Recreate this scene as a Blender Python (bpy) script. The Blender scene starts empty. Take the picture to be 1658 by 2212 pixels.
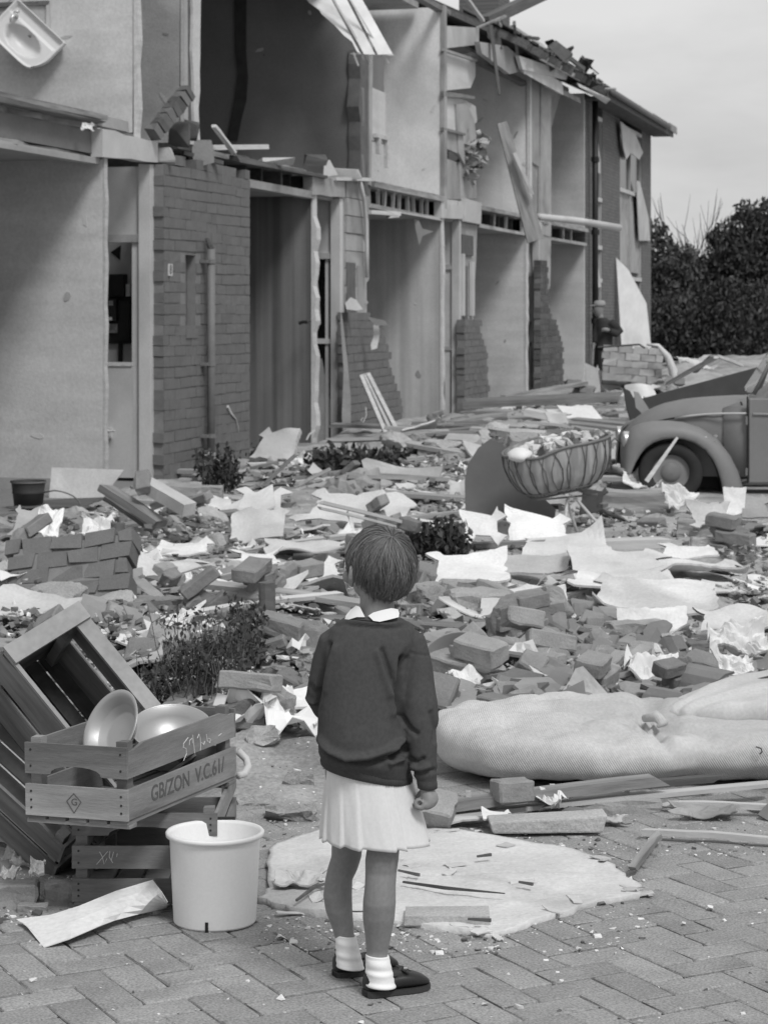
import bpy, bmesh, math, random
import numpy as np
from mathutils import Vector, Matrix, Euler, noise

S = bpy.context.scene
COL = S.collection
rnd = random.Random(11)

# ---------------------------------------------------------------- camera, sky, sun, exposure
CAM_H = 1.6
cam_d = bpy.data.cameras.new('camera')
cam = bpy.data.objects.new('camera', cam_d)
COL.objects.link(cam)
cam.location = (0, 0, CAM_H)
cam.rotation_euler = (math.radians(90), 0, 0)
cam_d.sensor_fit = 'VERTICAL'
cam_d.sensor_height = 36.0
cam_d.sensor_width = 27.0
cam_d.lens = 36.0 * 4800.0 / 2212.0
cam_d.shift_y = -(1106.0 - 682.0) / 2212.0
cam_d.clip_end = 3000
cam_d.dof.use_dof = True
cam_d.dof.focus_distance = 5.4
cam_d.dof.aperture_fstop = 13.0
S.camera = cam

SUN_EL, SUN_AZ = math.radians(52), math.radians(152)      # azimuth from +Y (away from the camera) towards +X
world = bpy.data.worlds.new('World')
S.world = world
world.use_nodes = True
nt = world.node_tree
nt.nodes.clear()
w_out = nt.nodes.new('ShaderNodeOutputWorld')
w_bg = nt.nodes.new('ShaderNodeBackground')
w_sky = nt.nodes.new('ShaderNodeTexSky')
w_sky.sky_type = 'NISHITA'
w_sky.sun_disc = False
w_sky.sun_elevation = SUN_EL
w_sky.sun_rotation = SUN_AZ
w_sky.dust_density = 4.0
w_bw = nt.nodes.new('ShaderNodeRGBToBW')
nt.links.new(w_sky.outputs[0], w_bw.inputs[0])
w_tc = nt.nodes.new('ShaderNodeTexCoord')
w_map = nt.nodes.new('ShaderNodeMapping')
w_map.inputs['Scale'].default_value = (1.0, 1.0, 3.2)
nt.links.new(w_tc.outputs['Generated'], w_map.inputs[0])
w_n = nt.nodes.new('ShaderNodeTexNoise')
w_n.inputs['Scale'].default_value = 4.5
w_n.inputs['Detail'].default_value = 6
w_n.inputs['Roughness'].default_value = .55
nt.links.new(w_map.outputs[0], w_n.inputs[0])
w_mr = nt.nodes.new('ShaderNodeMapRange')                 # overcast cloud layer: pale greys
w_mr.inputs[1].default_value = .3
w_mr.inputs[2].default_value = .7
w_mr.inputs[3].default_value = 4.7
w_mr.inputs[4].default_value = 6.9
nt.links.new(w_n.outputs[0], w_mr.inputs[0])
w_mix = nt.nodes.new('ShaderNodeMix')
w_mix.data_type = 'FLOAT'
w_mix.inputs[0].default_value = .86
nt.links.new(w_bw.outputs[0], w_mix.inputs[2])
nt.links.new(w_mr.outputs[0], w_mix.inputs[3])
nt.links.new(w_mix.outputs[0], w_bg.inputs['Color'])
w_bg.inputs['Strength'].default_value = .084
nt.links.new(w_bg.outputs[0], w_out.inputs[0])

sun_d = bpy.data.lights.new('sun', 'SUN')
sun_d.energy = 1.5
sun_d.angle = math.radians(16)
sun_d.color = (1.0, 1.0, 1.0)
sun = bpy.data.objects.new('sun', sun_d)
COL.objects.link(sun)
sv = Vector((math.sin(SUN_AZ) * math.cos(SUN_EL), math.cos(SUN_AZ) * math.cos(SUN_EL), math.sin(SUN_EL)))
sun.rotation_euler = (-sv).to_track_quat('-Z', 'Y').to_euler()

S.view_settings.view_transform = 'Standard'
S.view_settings.look = 'None'
S.view_settings.exposure = .5
S.view_settings.gamma = 1
S.view_settings.use_curve_mapping = False
S.render.engine = 'CYCLES'
S.cycles.max_bounces = 6

# ---------------------------------------------------------------- measuring helpers (photograph pixels -> metres)
FPX, PCX, HOR = 4800., 829., 682.


def ray(x, y):
    return ((x - PCX) / FPX, 1.0, -(y - HOR) / FPX)


def G(x, y, h=0.0):
    Y = (CAM_H - h) * FPX / (y - HOR)
    return Vector(((x - PCX) / FPX * Y, Y, h))


def D(x, y, Y):
    return Vector(((x - PCX) / FPX * Y, Y, CAM_H - (y - HOR) / FPX * Y))


O_H = G(222, 1083)
TH = math.atan2((2120 - PCX) / FPX, 1.0)
DS = Vector((math.sin(TH), math.cos(TH), 0))
DT = Vector((-math.cos(TH), math.sin(TH), 0))


def Fc(x, y, t=0.0):
    r = ray(x, y)
    o = O_H + DT * t
    k = (o.x * DT.x + o.y * DT.y) / (r[0] * DT.x + r[1] * DT.y)
    return ((k * r[0] - O_H.x) * DS.x + (k * r[1] - O_H.y) * DS.y, CAM_H + k * r[2])


def Pc(x, y, s):
    r = ray(x, y)
    o = O_H + DS * s
    k = (o.x * DS.x + o.y * DS.y) / (r[0] * DS.x + r[1] * DS.y)
    return ((k * r[0] - O_H.x) * DT.x + (k * r[1] - O_H.y) * DT.y, CAM_H + k * r[2])


def Hw(s, t, z):
    p = O_H + DS * s + DT * t
    return Vector((p.x, p.y, z))


# ---------------------------------------------------------------- materials
def N(nt, typ, **kw):
    n = nt.nodes.new(typ)
    for k, v in kw.items():
        if k in n.inputs:
            n.inputs[k].default_value = v
        else:
            setattr(n, k, v)
    return n


def mat(name, v, rough=.85, var=.12, scale=6., bump=.15, bscale=None, rand=0., spec=.3, stretch=None, island=0.,
        stripes=None, blot=0., bdist=.01, metal=0., fine=0.0, smear=0.):
    m = bpy.data.materials.new(name)
    m.use_nodes = True
    nt = m.node_tree
    b = nt.nodes['Principled BSDF']
    b.inputs['Roughness'].default_value = rough
    b.inputs['Specular IOR Level'].default_value = spec
    b.inputs['Metallic'].default_value = metal
    L = nt.links.new
    tc = N(nt, 'ShaderNodeTexCoord')
    mp = N(nt, 'ShaderNodeMapping')
    if stretch:
        mp.inputs['Scale'].default_value = stretch
    oi = N(nt, 'ShaderNodeObjectInfo')
    ad = N(nt, 'ShaderNodeVectorMath', operation='ADD')
    sc = N(nt, 'ShaderNodeVectorMath', operation='SCALE')
    cmb = N(nt, 'ShaderNodeCombineXYZ')
    L(oi.outputs['Random'], cmb.inputs[0]); L(oi.outputs['Random'], cmb.inputs[1])
    L(cmb.outputs[0], sc.inputs[0]); sc.inputs['Scale'].default_value = 37.
    L(tc.outputs['Object'], ad.inputs[0]); L(sc.outputs[0], ad.inputs[1])
    L(ad.outputs[0], mp.inputs[0])
    n1 = N(nt, 'ShaderNodeTexNoise', Scale=scale, Detail=5., Roughness=.6)
    L(mp.outputs[0], n1.inputs[0])
    cur = N(nt, 'ShaderNodeMapRange')
    cur.inputs[1].default_value = .25; cur.inputs[2].default_value = .75
    cur.inputs[3].default_value = v * (1 - var); cur.inputs[4].default_value = v * (1 + var)
    L(n1.outputs[0], cur.inputs[0])
    out = cur.outputs[0]

    def mul(a, bsock_or_val):
        q = N(nt, 'ShaderNodeMath', operation='MULTIPLY')
        L(a, q.inputs[0])
        if isinstance(bsock_or_val, float):
            q.inputs[1].default_value = bsock_or_val
        else:
            L(bsock_or_val, q.inputs[1])
        return q.outputs[0]

    if rand:
        r = N(nt, 'ShaderNodeMapRange')
        r.inputs[3].default_value = 1 - rand; r.inputs[4].default_value = 1 + rand
        L(oi.outputs['Random'], r.inputs[0]); out = mul(out, r.outputs[0])
    if island:
        g = N(nt, 'ShaderNodeNewGeometry')
        r = N(nt, 'ShaderNodeMapRange')
        r.inputs[3].default_value = 1 - island; r.inputs[4].default_value = 1 + island
        L(g.outputs['Random Per Island'], r.inputs[0]); out = mul(out, r.outputs[0])
    if fine:
        n3 = N(nt, 'ShaderNodeTexNoise', Scale=scale * 22, Detail=2.)
        L(mp.outputs[0], n3.inputs[0])
        r = N(nt, 'ShaderNodeMapRange')
        r.inputs[1].default_value = .3; r.inputs[2].default_value = .7
        r.inputs[3].default_value = 1 - fine; r.inputs[4].default_value = 1 + fine
        L(n3.outputs[0], r.inputs[0]); out = mul(out, r.outputs[0])
    if blot:
        n2 = N(nt, 'ShaderNodeTexNoise', Scale=scale * .35, Detail=3., Distortion=.6)
        L(mp.outputs[0], n2.inputs[0])
        r = N(nt, 'ShaderNodeMapRange')
        r.inputs[1].default_value = .5; r.inputs[2].default_value = .62
        r.inputs[3].default_value = 1.0; r.inputs[4].default_value = 1 - blot
        L(n2.outputs[0], r.inputs[0]); out = mul(out, r.outputs[0])
    if stripes:                                        # (scale along local y, strength)
        sx = N(nt, 'ShaderNodeMapping'); sx.inputs['Scale'].default_value = stripes[0]
        L(tc.outputs['Object'], sx.inputs[0])
        n4 = N(nt, 'ShaderNodeTexNoise', Scale=1., Detail=3.)
        L(sx.outputs[0], n4.inputs[0])
        r = N(nt, 'ShaderNodeMapRange')
        r.inputs[1].default_value = .4; r.inputs[2].default_value = .6
        r.inputs[3].default_value = 1 - stripes[1]; r.inputs[4].default_value = 1 + stripes[1]
        L(n4.outputs[0], r.inputs[0]); out = mul(out, r.outputs[0])
    if smear:                                          # pale scuffs of mortar dust
        ms = N(nt, 'ShaderNodeMapping'); ms.inputs['Scale'].default_value = (9, 26, 9); ms.inputs['Rotation'].default_value = (0, 0, .3)
        gp_ = N(nt, 'ShaderNodeNewGeometry'); L(gp_.outputs['Position'], ms.inputs[0])
        n5 = N(nt, 'ShaderNodeTexNoise', Scale=1., Detail=5., Roughness=.7); L(ms.outputs[0], n5.inputs[0])
        r = N(nt, 'ShaderNodeMapRange'); r.inputs[1].default_value = .66; r.inputs[2].default_value = .74; r.inputs[3].default_value = 0; r.inputs[4].default_value = smear
        L(n5.outputs[0], r.inputs[0])
        q = N(nt, 'ShaderNodeMath', operation='ADD'); L(out, q.inputs[0]); L(r.outputs[0], q.inputs[1]); out = q.outputs[0]
    L(out, b.inputs['Base Color'])
    if bump:
        nb = N(nt, 'ShaderNodeTexNoise', Scale=bscale or scale * 4, Detail=6., Roughness=.65)
        L(mp.outputs[0], nb.inputs[0])
        bp = N(nt, 'ShaderNodeBump', Strength=min(1., bump), Distance=bdist)
        L(nb.outputs[0], bp.inputs['Height']); L(bp.outputs[0], b.inputs['Normal'])
    return m


def brick_mat(name, v, bw=.21, bh=.065):
    m = bpy.data.materials.new(name); m.use_nodes = True
    nt = m.node_tree; b = nt.nodes['Principled BSDF']; L = nt.links.new
    b.inputs['Roughness'].default_value = .9
    tc = N(nt, 'ShaderNodeTexCoord'); sep = N(nt, 'ShaderNodeSeparateXYZ'); cb = N(nt, 'ShaderNodeCombineXYZ')
    L(tc.outputs['Object'], sep.inputs[0]); L(sep.outputs[0], cb.inputs[0]); L(sep.outputs[2], cb.inputs[1])
    bt = N(nt, 'ShaderNodeTexBrick')
    bt.inputs['Scale'].default_value = 1.; bt.inputs['Brick Width'].default_value = bw; bt.inputs['Row Height'].default_value = bh
    bt.inputs['Mortar Size'].default_value = .008
    bt.inputs['Color1'].default_value = (v * .85,) * 3 + (1,); bt.inputs['Color2'].default_value = (v * 1.15,) * 3 + (1,)
    bt.inputs['Mortar'].default_value = (v * .7,) * 3 + (1,)
    L(cb.outputs[0], bt.inputs[0]); L(bt.outputs['Color'], b.inputs['Base Color'])
    bp = N(nt, 'ShaderNodeBump', Strength=.6, Distance=.01, invert=True)
    L(bt.outputs['Fac'], bp.inputs['Height']); L(bp.outputs[0], b.inputs['Normal'])
    return m


M = {}
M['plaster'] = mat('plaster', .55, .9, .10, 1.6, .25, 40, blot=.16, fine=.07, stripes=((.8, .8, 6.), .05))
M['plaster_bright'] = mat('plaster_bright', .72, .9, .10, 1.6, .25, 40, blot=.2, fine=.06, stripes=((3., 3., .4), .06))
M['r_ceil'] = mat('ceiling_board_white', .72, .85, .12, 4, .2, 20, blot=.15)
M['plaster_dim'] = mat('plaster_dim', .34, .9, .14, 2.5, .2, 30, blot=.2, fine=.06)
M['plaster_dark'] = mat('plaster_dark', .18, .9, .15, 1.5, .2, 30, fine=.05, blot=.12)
M['plaster_mid'] = mat('plaster_mid', .36, .9, .2, 2.5, .4, 20, blot=.28, fine=.08)
M['soot'] = mat('soot', .05, .9, .3, 6, .2)
M['wallpaper'] = mat('wallpaper', .15, .9, .1, 2, .05, stripes=((1., 5., .12), .35), fine=.03)
M['wallpaper_pale'] = mat('wallpaper_pale', .45, .9, .1, 2, .05, stripes=((1., 4., .15), .16), fine=.05, blot=.1)
M['wood_pale'] = mat('wood_pale', .48, .7, .2, 3, .2, 40, stretch=(1, 8, 8), rand=.15)
M['wood'] = mat('wood', .25, .75, .35, 3, .3, 30, stretch=(1, 9, 9), rand=.3, blot=.25)
M['wood_dark'] = mat('wood_dark', .10, .8, .35, 3, .3, 30, stretch=(1, 9, 9), rand=.3)
M['black'] = mat('black_iron', .015, .5, .2, 8, .05)
M['brick'] = mat('brick', .15, .92, .14, 9, .35, 60, rand=.055, fine=.12)
M['brick_dark'] = mat('brick_dark', .11, .92, .2, 9, .3, 60, rand=.2)
M['mortar'] = mat('mortar', .20, .95, .15, 12, .4, 80)
M['far_brick'] = brick_mat('far_brick', .13)
M['pipe'] = mat('zinc_pipe', .16, .6, .15, 8, .05)
M['glass_dark'] = mat('dark_pane', .02, .12, .1, 2, 0, spec=.5)
M['panel_pale'] = mat('panel_pale', .50, .6, .12, 3, .1, fine=.05, blot=.14)
M['roof_tile'] = mat('roof_tile', .07, .85, .3, 8, .3, rand=.3)
M['leaf'] = mat('leaf', .07, .7, .35, 1.2, 0, island=.5)
M['leaf_dark'] = mat('leaf_dark', .05, .7, .35, 1.2, 0, island=.6)
M['twig'] = mat('twig', .10, .8, .3, 5, .1)
M['bark'] = mat('bark', .07, .9, .3, 5, .4)


# ---------------------------------------------------------------- mesh helpers
class MB:
    def __init__(s):
        s.v = []; s.f = []

    def add(s, vs, fs, M4=None):
        o = len(s.v)
        if M4 is not None:
            vs = [M4 @ Vector(p) for p in vs]
        s.v.extend([tuple(p) for p in vs]); s.f.extend([tuple(i + o for i in f) for f in fs])
        return s

    def box(s, x0, x1, y0, y1, z0, z1, M4=None, jit=0., r=None):
        vs = [(x, y, z) for z in (z0, z1) for (x, y) in ((x0, y0), (x1, y0), (x1, y1), (x0, y1))]
        if jit:
            r = r or rnd
            vs = [(x + r.uniform(-jit, jit), y + r.uniform(-jit, jit), z + r.uniform(-jit, jit)) for x, y, z in vs]
        return s.add(vs, [(3, 2, 1, 0), (4, 5, 6, 7), (0, 1, 5, 4), (1, 2, 6, 5), (2, 3, 7, 6), (3, 0, 4, 7)], M4)

    def prism(s, poly, a0, a1, axis, M4=None):
        n = len(poly)

        def P(p, a):
            return {'x': (a, p[0], p[1]), 'y': (p[0], a, p[1]), 'z': (p[0], p[1], a)}[axis]
        vs = [P(p, a0) for p in poly] + [P(p, a1) for p in poly]
        fs = [tuple(range(n - 1, -1, -1)), tuple(range(n, 2 * n))] + [(i, (i + 1) % n, n + (i + 1) % n, n + i) for i in range(n)]
        return s.add(vs, fs, M4)

    def tube(s, pts, rad, seg=6, cap=True):
        pts = [Vector(p) for p in pts]
        if not hasattr(rad, '__len__'):
            rad = [rad] * len(pts)
        o = len(s.v); up = None
        for i, p in enumerate(pts):
            d = (pts[min(i + 1, len(pts) - 1)] - pts[max(i - 1, 0)])
            d = d.normalized() if d.length > 1e-9 else Vector((0, 0, 1))
            if up is None:
                up = d.orthogonal().normalized()
            up = (up - d * up.dot(d))
            up = up.normalized() if up.length > 1e-6 else d.orthogonal().normalized()
            sd = d.cross(up)
            for k in range(seg):
                a = 2 * math.pi * k / seg
                s.v.append(tuple(p + (up * math.cos(a) + sd * math.sin(a)) * rad[i]))
        for i in range(len(pts) - 1):
            for k in range(seg):
                a, b2 = o + i * seg + k, o + i * seg + (k + 1) % seg
                s.f.append((a, b2, b2 + seg, a + seg))
        if cap:
            s.f.append(tuple(o + k for k in range(seg - 1, -1, -1)))
            s.f.append(tuple(o + (len(pts) - 1) * seg + k for k in range(seg)))
        return s

    def rings(s, rings, cap=True, close=True):
        o = len(s.v); n = len(rings[0])
        for r in rings:
            s.v.extend([tuple(p) for p in r])
        for i in range(len(rings) - 1):
            for k in range(n if close else n - 1):
                a, b2 = o + i * n + k, o + i * n + (k + 1) % n
                s.f.append((a, b2, b2 + n, a + n))
        if cap:
            s.f.append(tuple(o + k for k in range(n - 1, -1, -1)))
            s.f.append(tuple(o + (len(rings) - 1) * n + k for k in range(n)))
        return s

    def mesh(s, name):
        me = bpy.data.meshes.new(name)
        me.from_pydata(s.v, [], s.f)
        me.update()
        return me

    def build(s, name, m, parent=None, smooth=False, bevel=0.):
        me = s.mesh(name)
        return link(name, me, m, parent, smooth, bevel)


def link(name, me, m, parent=None, smooth=False, bevel=0.):
    if m is not None and not me.materials:
        me.materials.append(m)
    if smooth:
        me.polygons.foreach_set('use_smooth', [True] * len(me.polygons))
    o = bpy.data.objects.new(name, me)
    COL.objects.link(o)
    if parent:
        o.parent = parent
    if bevel:
        md = o.modifiers.new('bevel', 'BEVEL'); md.width = bevel; md.segments = 2; md.limit_method = 'ANGLE'
        if smooth is False:
            pass
    return o


def tag(o, label=None, cat=None, group=None, kind=None):
    if label: o['label'] = label
    if cat: o['category'] = cat
    if group: o['group'] = group
    if kind: o['kind'] = kind
    return o


def empty(name, loc, rz=0., rot=None):
    o = bpy.data.objects.new(name, None)
    COL.objects.link(o)
    o.location = loc
    o.empty_display_size = .1
    o.rotation_euler = rot if rot is not None else (0, 0, rz)
    return o


def bake(o):
    """apply an object's modifiers into a new mesh"""
    dg = bpy.context.evaluated_depsgraph_get()
    me = bpy.data.meshes.new_from_object(o.evaluated_get(dg))
    o.modifiers.clear()
    old = o.data
    o.data = me
    bpy.data.meshes.remove(old)
    return o


def fbm(x, y, z=0., o=3):
    return noise.fractal(Vector((x, y, z)), 1.0, 2.0, o)
# ---------------------------------------------------------------- the row of houses
# house-local axes: x = along the row, y = into the house, z = up
HZ = math.pi / 2 - TH
PER = [0, 6.17, 12.34, 18.3, 24.1]
houses = {}


def house(k, s0, label):
    e = empty('terraced_house', Hw(s0, 0, 0), HZ)
    e['s0'] = s0
    tag(e, label, 'house', 'terraced houses of the destroyed row')
    houses[k] = e
    return e


def hb(h, name, s0, s1, t0, t1, z0, z1, m, jit=0., bevel=0., parent=None):
    a = h['s0']
    return MB().box(s0 - a, s1 - a, t0, t1, z0, z1, jit=jit).build(name, m, parent or h, bevel=bevel)


def hfac(h, name, poly, t0, t1, m, parent=None):           # polygon in (s, z), thick in t
    a = h['s0']
    return MB().prism([(s - a, z) for s, z in poly], t0, t1, 'y').build(name, m, parent or h)


def hper(h, name, poly, s0, s1, m, parent=None):           # polygon in (t, z), thick in s
    a = h['s0']
    return MB().prism(poly, s0 - a, s1 - a, 'x').build(name, m, parent or h)


def ragged(p0, p1, n, amp, seed):
    r = random.Random(seed); out = []
    for i in range(1, n):
        u = i / n
        out.append((p0[0] + (p1[0] - p0[0]) * u + r.uniform(-amp, amp), p0[1] + (p1[1] - p0[1]) * u + r.uniform(-amp, amp)))
    return out


hA = house(-1, -6.17, 'open end house with a light plaster room wall and a washbasin wall above it')
hs = [house(0, 0, 'house with the tall brick screen wall and drainpipe and meter cupboard door'),
      house(1, PER[1], 'house with dark striped wallpaper beside a brick stump and the shaded upper room'),
      house(2, PER[2], 'house with pale papered ground room and loose boards over its upper floor'),
      house(3, PER[3], 'house whose upper corner hangs boarded under the broken eaves')]
hE = house(4, PER[4], 'last house of the row still with brick front, windows and tiled eaves')

UP = 3.24       # upper floor level
DEP = 5.5


def floor_zone(h, s0, s1, seed, board=True, joists=.55, ceil=True, t0=0.):
    r = random.Random(seed)
    a = h['s0']
    # floor deck with torn edge
    n = 14
    poly = [(s0 - a, DEP)] + [(s0 - a + (s1 - s0) * i / n, t0 + r.uniform(-.04, .10)) for i in range(n + 1)] + [(s1 - a, DEP)]
    MB().prism(poly, UP - .05, UP, 'z').build('floor_deck', M['wood'], h)
    if ceil:
        poly = [(s0 - a, DEP)] + [(s0 - a + (s1 - s0) * i / n, t0 + .04 + r.uniform(-.03, .08)) for i in range(n + 1)] + [(s1 - a, DEP)]
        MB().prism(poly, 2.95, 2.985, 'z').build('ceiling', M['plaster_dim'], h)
    s = s0 + .2
    while s < s1 - .05:
        MB().box(s - a, s - a + .06, t0 + .12 + r.uniform(0, .1), DEP, 2.985, UP - .05).build('joist', M['wood_dark'], h)
        s += joists
    MB().box(s0 - a, s1 - a, t0 + .9, t0 + .98, 2.985, UP - .05).build('bridging', M['wood_dark'], h)


# ---- ground floors, back walls, left flank
for h, s0, s1 in [(hA, -6.17, 0)] + [(hs[i], PER[i], PER[i + 1]) for i in range(4)]:
    a = h['s0']
    hb(h, 'floor_slab', s0, s1, -.12, DEP, -.1, .09, M['mortar'])
    hb(h, 'back_wall', s0, s1, DEP, DEP + .2, -.1, 6.0, M['plaster_mid'])
hb(hA, 'side_wall', -6.37, -6.17, 0, DEP, 0, 6.0, M['plaster_mid'])

# ---- house A: room open to the street
hper(hA, 'party_wall', [(0, .09), (0, 2.95), (DEP, 2.95), (DEP, .09)], .0, .08, M['plaster'])
hper(hA, 'wall_edging', [(-.015, .09)] + [(-.015 - .012 * ((i * 7) % 3) / 2, .09 + 2.86 * i / 16) for i in range(1, 16)] + [(-.015, 2.97), (0, 2.97), (0, .09)], .0, .075, M['wood_pale'])
hb(hA, 'skirting', -.02, -.001, .02, DEP, .09, .19, M['plaster_dim'])
floor_zone(hA, -6.0, 0.0, 3)
hb(hA, 'trimmer_board', -6.0, -.12, .05, .08, 2.99, 3.185, M['plaster_dark'], jit=.006)
hb(hA, 'edge_beam', -6.0, -.02, .02, .1, 2.90, 2.96, M['plaster_dim'], jit=.006)
for q, (sa, sb, z) in enumerate([(-3.2, -.1, 3.25), (-5, .05, 3.29), (-1.4, .1, 3.28)]):
    hb(hA, 'floorboard', sa, sb, -.06 + .05 * q, .12 + .05 * q, z, z + .022, M['wood'], jit=.02)
# upper wall with the washbasin
up_s = Fc(291, 200)[0]
hper(hA, 'upper_wall', [(0.02, UP), (0.0, 4.4), (0.01, 6.2), (4, 6.2), (4, UP)], up_s, up_s + .09, M['plaster'])
hper(hA, 'wall_edging', [(-.03, UP - .1)] + [(-.03 - .02 * ((i * 5) % 3) / 2, UP + 2.9 * i / 14) for i in range(0, 15)] + [(0, UP + 2.9), (0, UP - .1)], up_s - .02, up_s + .07, M['wood_pale'])
hb(hA, 'skirting', -3, up_s - .02, .05, .12, UP + .001, UP + .1, M['plaster_dim'], jit=.004)
# recessed cabinet above the basin
t1, z1 = Pc(38, 12, up_s); t0, z0 = Pc(103, 62, up_s)
cb = hper(hA, 'recess_panel', [(t0, z0 - .1), (t0, z1), (t1 + .3, z1), (t1 + .3, z0 - .1)], up_s - .008, up_s - .004, M['plaster_mid'])
hper(hA, 'recess_edge', [(t0 - .02, z1 - .01), (t0 - .02, z1 + .03), (t1 + .3, z1 + .03), (t1 + .3, z1 - .01)], up_s - .03, up_s - .002, M['wood_dark'])
hper(hA, 'recess_edge', [(t0 - .03, z0 - .1), (t0 - .03, z1), (t0, z1), (t0, z0 - .1)], up_s - .03, up_s - .002, M['panel_pale'])


# ---- door bays
def door_bay(h, k, style):
    s0 = PER[k]; sD = s0 + 1.12; a = h['s0']
    if k > 0:
        p = hper(h, 'party_wall', [(0, .09), (0.0, 2.95), (DEP, 2.95), (DEP, .09)], s0, s0 + .18,
                 M['wallpaper'] if k == 1 else M['wallpaper_pale'] if k == 2 else M['plaster'])
        r = random.Random(k)
        pl = [(-.02, .09)] + [(-.02 - r.uniform(0, .05 if k == 1 else .02), .09 + 2.9 * i / 22) for i in range(1, 22)] + [(-.02, 2.98), (.0, 2.98), (.0, .09)]
        hper(h, 'wall_edging', pl, s0 - .01, s0 + .15, M['plaster'] if k > 1 else M['plaster'])
    # lintel block over the opening
    pl = [(s0 - .12, 2.96), (s0 - .12, 3.2)] + ragged((s0 - .12, 3.2), (s0 + 1.2, 3.19), 5, .02, k) + [(s0 + 1.2, 3.19), (s0 + 1.2, 3.0)] + ragged((s0 + 1.2, 3.0), (s0 - .12, 2.96), 4, .012, k + 9)
    hfac(h, 'lintel', pl, -.05, .06, M['panel_pale'] if k != 1 else M['plaster_mid'])
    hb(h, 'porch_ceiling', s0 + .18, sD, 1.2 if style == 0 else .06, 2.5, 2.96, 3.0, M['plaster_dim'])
    # door wall, perpendicular to the front
    W = .95
    hb(h, 'door_post', sD - .04, sD + .08, -.02, .09, .09, 2.98, M['panel_pale'], jit=.004)
    hb(h, 'over_panel', sD, sD + .04, .09, W + 1.2, 2.34, 2.96, M['panel_pale'])
    hb(h, 'transom', sD - .03, sD + .06, .07, W + .1, 2.27, 2.34, M['plaster_mid'])
    hb(h, 'porch_wall', sD, sD + .1, W + .1, DEP, .09, 2.96, M['plaster_mid'])
    if style == 0:
        d = hb(h, 'door', sD, sD + .04, .16, W, .12, 1.14, M['panel_pale'])
        hb(h, 'door_stile', sD - .004, sD + .044, .09, .17, 1.14, 2.27, M['panel_pale'], parent=d)
        hb(h, 'door_stile', sD - .003, sD + .043, .09, .16, .12, 1.14, M['panel_pale'], parent=d)
        hb(h, 'door_stile', sD - .004, sD + .044, W - .1, W, 1.14, 2.27, M['panel_pale'], parent=d)
        hb(h, 'glazing_bead', sD - .012, sD + .05, .17, W - .1, 1.14, 1.175, M['wood_pale'], parent=d)
        x, z = Pc(238, 935, sD)
        m_ = MB()
        m_.box(sD - a - .03, sD - a - .002, x - .02, x + .02, z - .05, z + .05)
        m_.tube([(sD - a - .03, x, z + .02), (sD - a - .07, x, z + .02), (sD - a - .07, x - .08, z + .02)], .01, 6)
        m_.build('door_handle', M['wood_pale'], d)
        # glass shard left in the frame
        hper(h, 'glass_shard', [(W - .3, 1.17), (W - .42, 1.19), (W - .34, 1.36)], sD + .015, sD + .02, M['panel_pale'], parent=d)
    elif style == 1:
        d = hb(h, 'door', sD, sD + .04, .13, .17, .12, 2.27, M['panel_pale'])
        hb(h, 'door_rail', sD - .02, sD + .05, .1, .9, 1.27, 1.33, M['panel_pale'], parent=d)
        hper(h, 'torn_panel', [(.2, .1), (.05, .5), (.12, .62), (.22, 1.1), (.34, 1.0), (.4, .12)], sD + .01, sD + .03, M['plaster_mid'], parent=d)
        hper(h, 'torn_panel', [(.3, 2.2), (.26, 1.8), (.24, 1.5), (.3, 1.45), (.5, 1.55), (.5, 2.24)], sD + .05, sD + .06, M['panel_pale'], parent=d)
    else:
        d = hb(h, 'door', sD, sD + .04, .09, .9, 1.15 if style == 2 else 1.5, 2.27, M['panel_pale'])
        hb(h, 'door_stile', sD - .003, sD + .043, .12, .2, .12, 1.15, M['panel_pale'], parent=d)
        hb(h, 'door_rail', sD - .02, sD + .05, .09, .9, 1.1, 1.15, M['plaster_mid'], parent=d)
    # inner hall wall behind the opening
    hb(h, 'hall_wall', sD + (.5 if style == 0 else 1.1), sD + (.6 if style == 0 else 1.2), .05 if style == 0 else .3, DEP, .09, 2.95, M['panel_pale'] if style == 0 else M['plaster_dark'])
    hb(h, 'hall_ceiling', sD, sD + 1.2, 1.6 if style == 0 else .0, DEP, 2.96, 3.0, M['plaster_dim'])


for k in range(4):
    door_bay(hs[k], k, k)

# upper-floor zones of each house
floor_zone(hs[0], 1.98, 6.1, 5)
for k in range(1, 4):
    floor_zone(hs[k], PER[k], PER[k + 1], 5 + k)


# ---- brick screen walls with real bricks
def brick_meshes(L, Hh, Dp, m, n=4, seed=1):
    out = []
    for i in range(n):
        b = MB().box(0, L, 0, Dp, 0, Hh, jit=.0035, r=random.Random(seed * 10 + i))
        me = b.mesh('brick'); me.materials.append(m); out.append(me)
    return out


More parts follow.
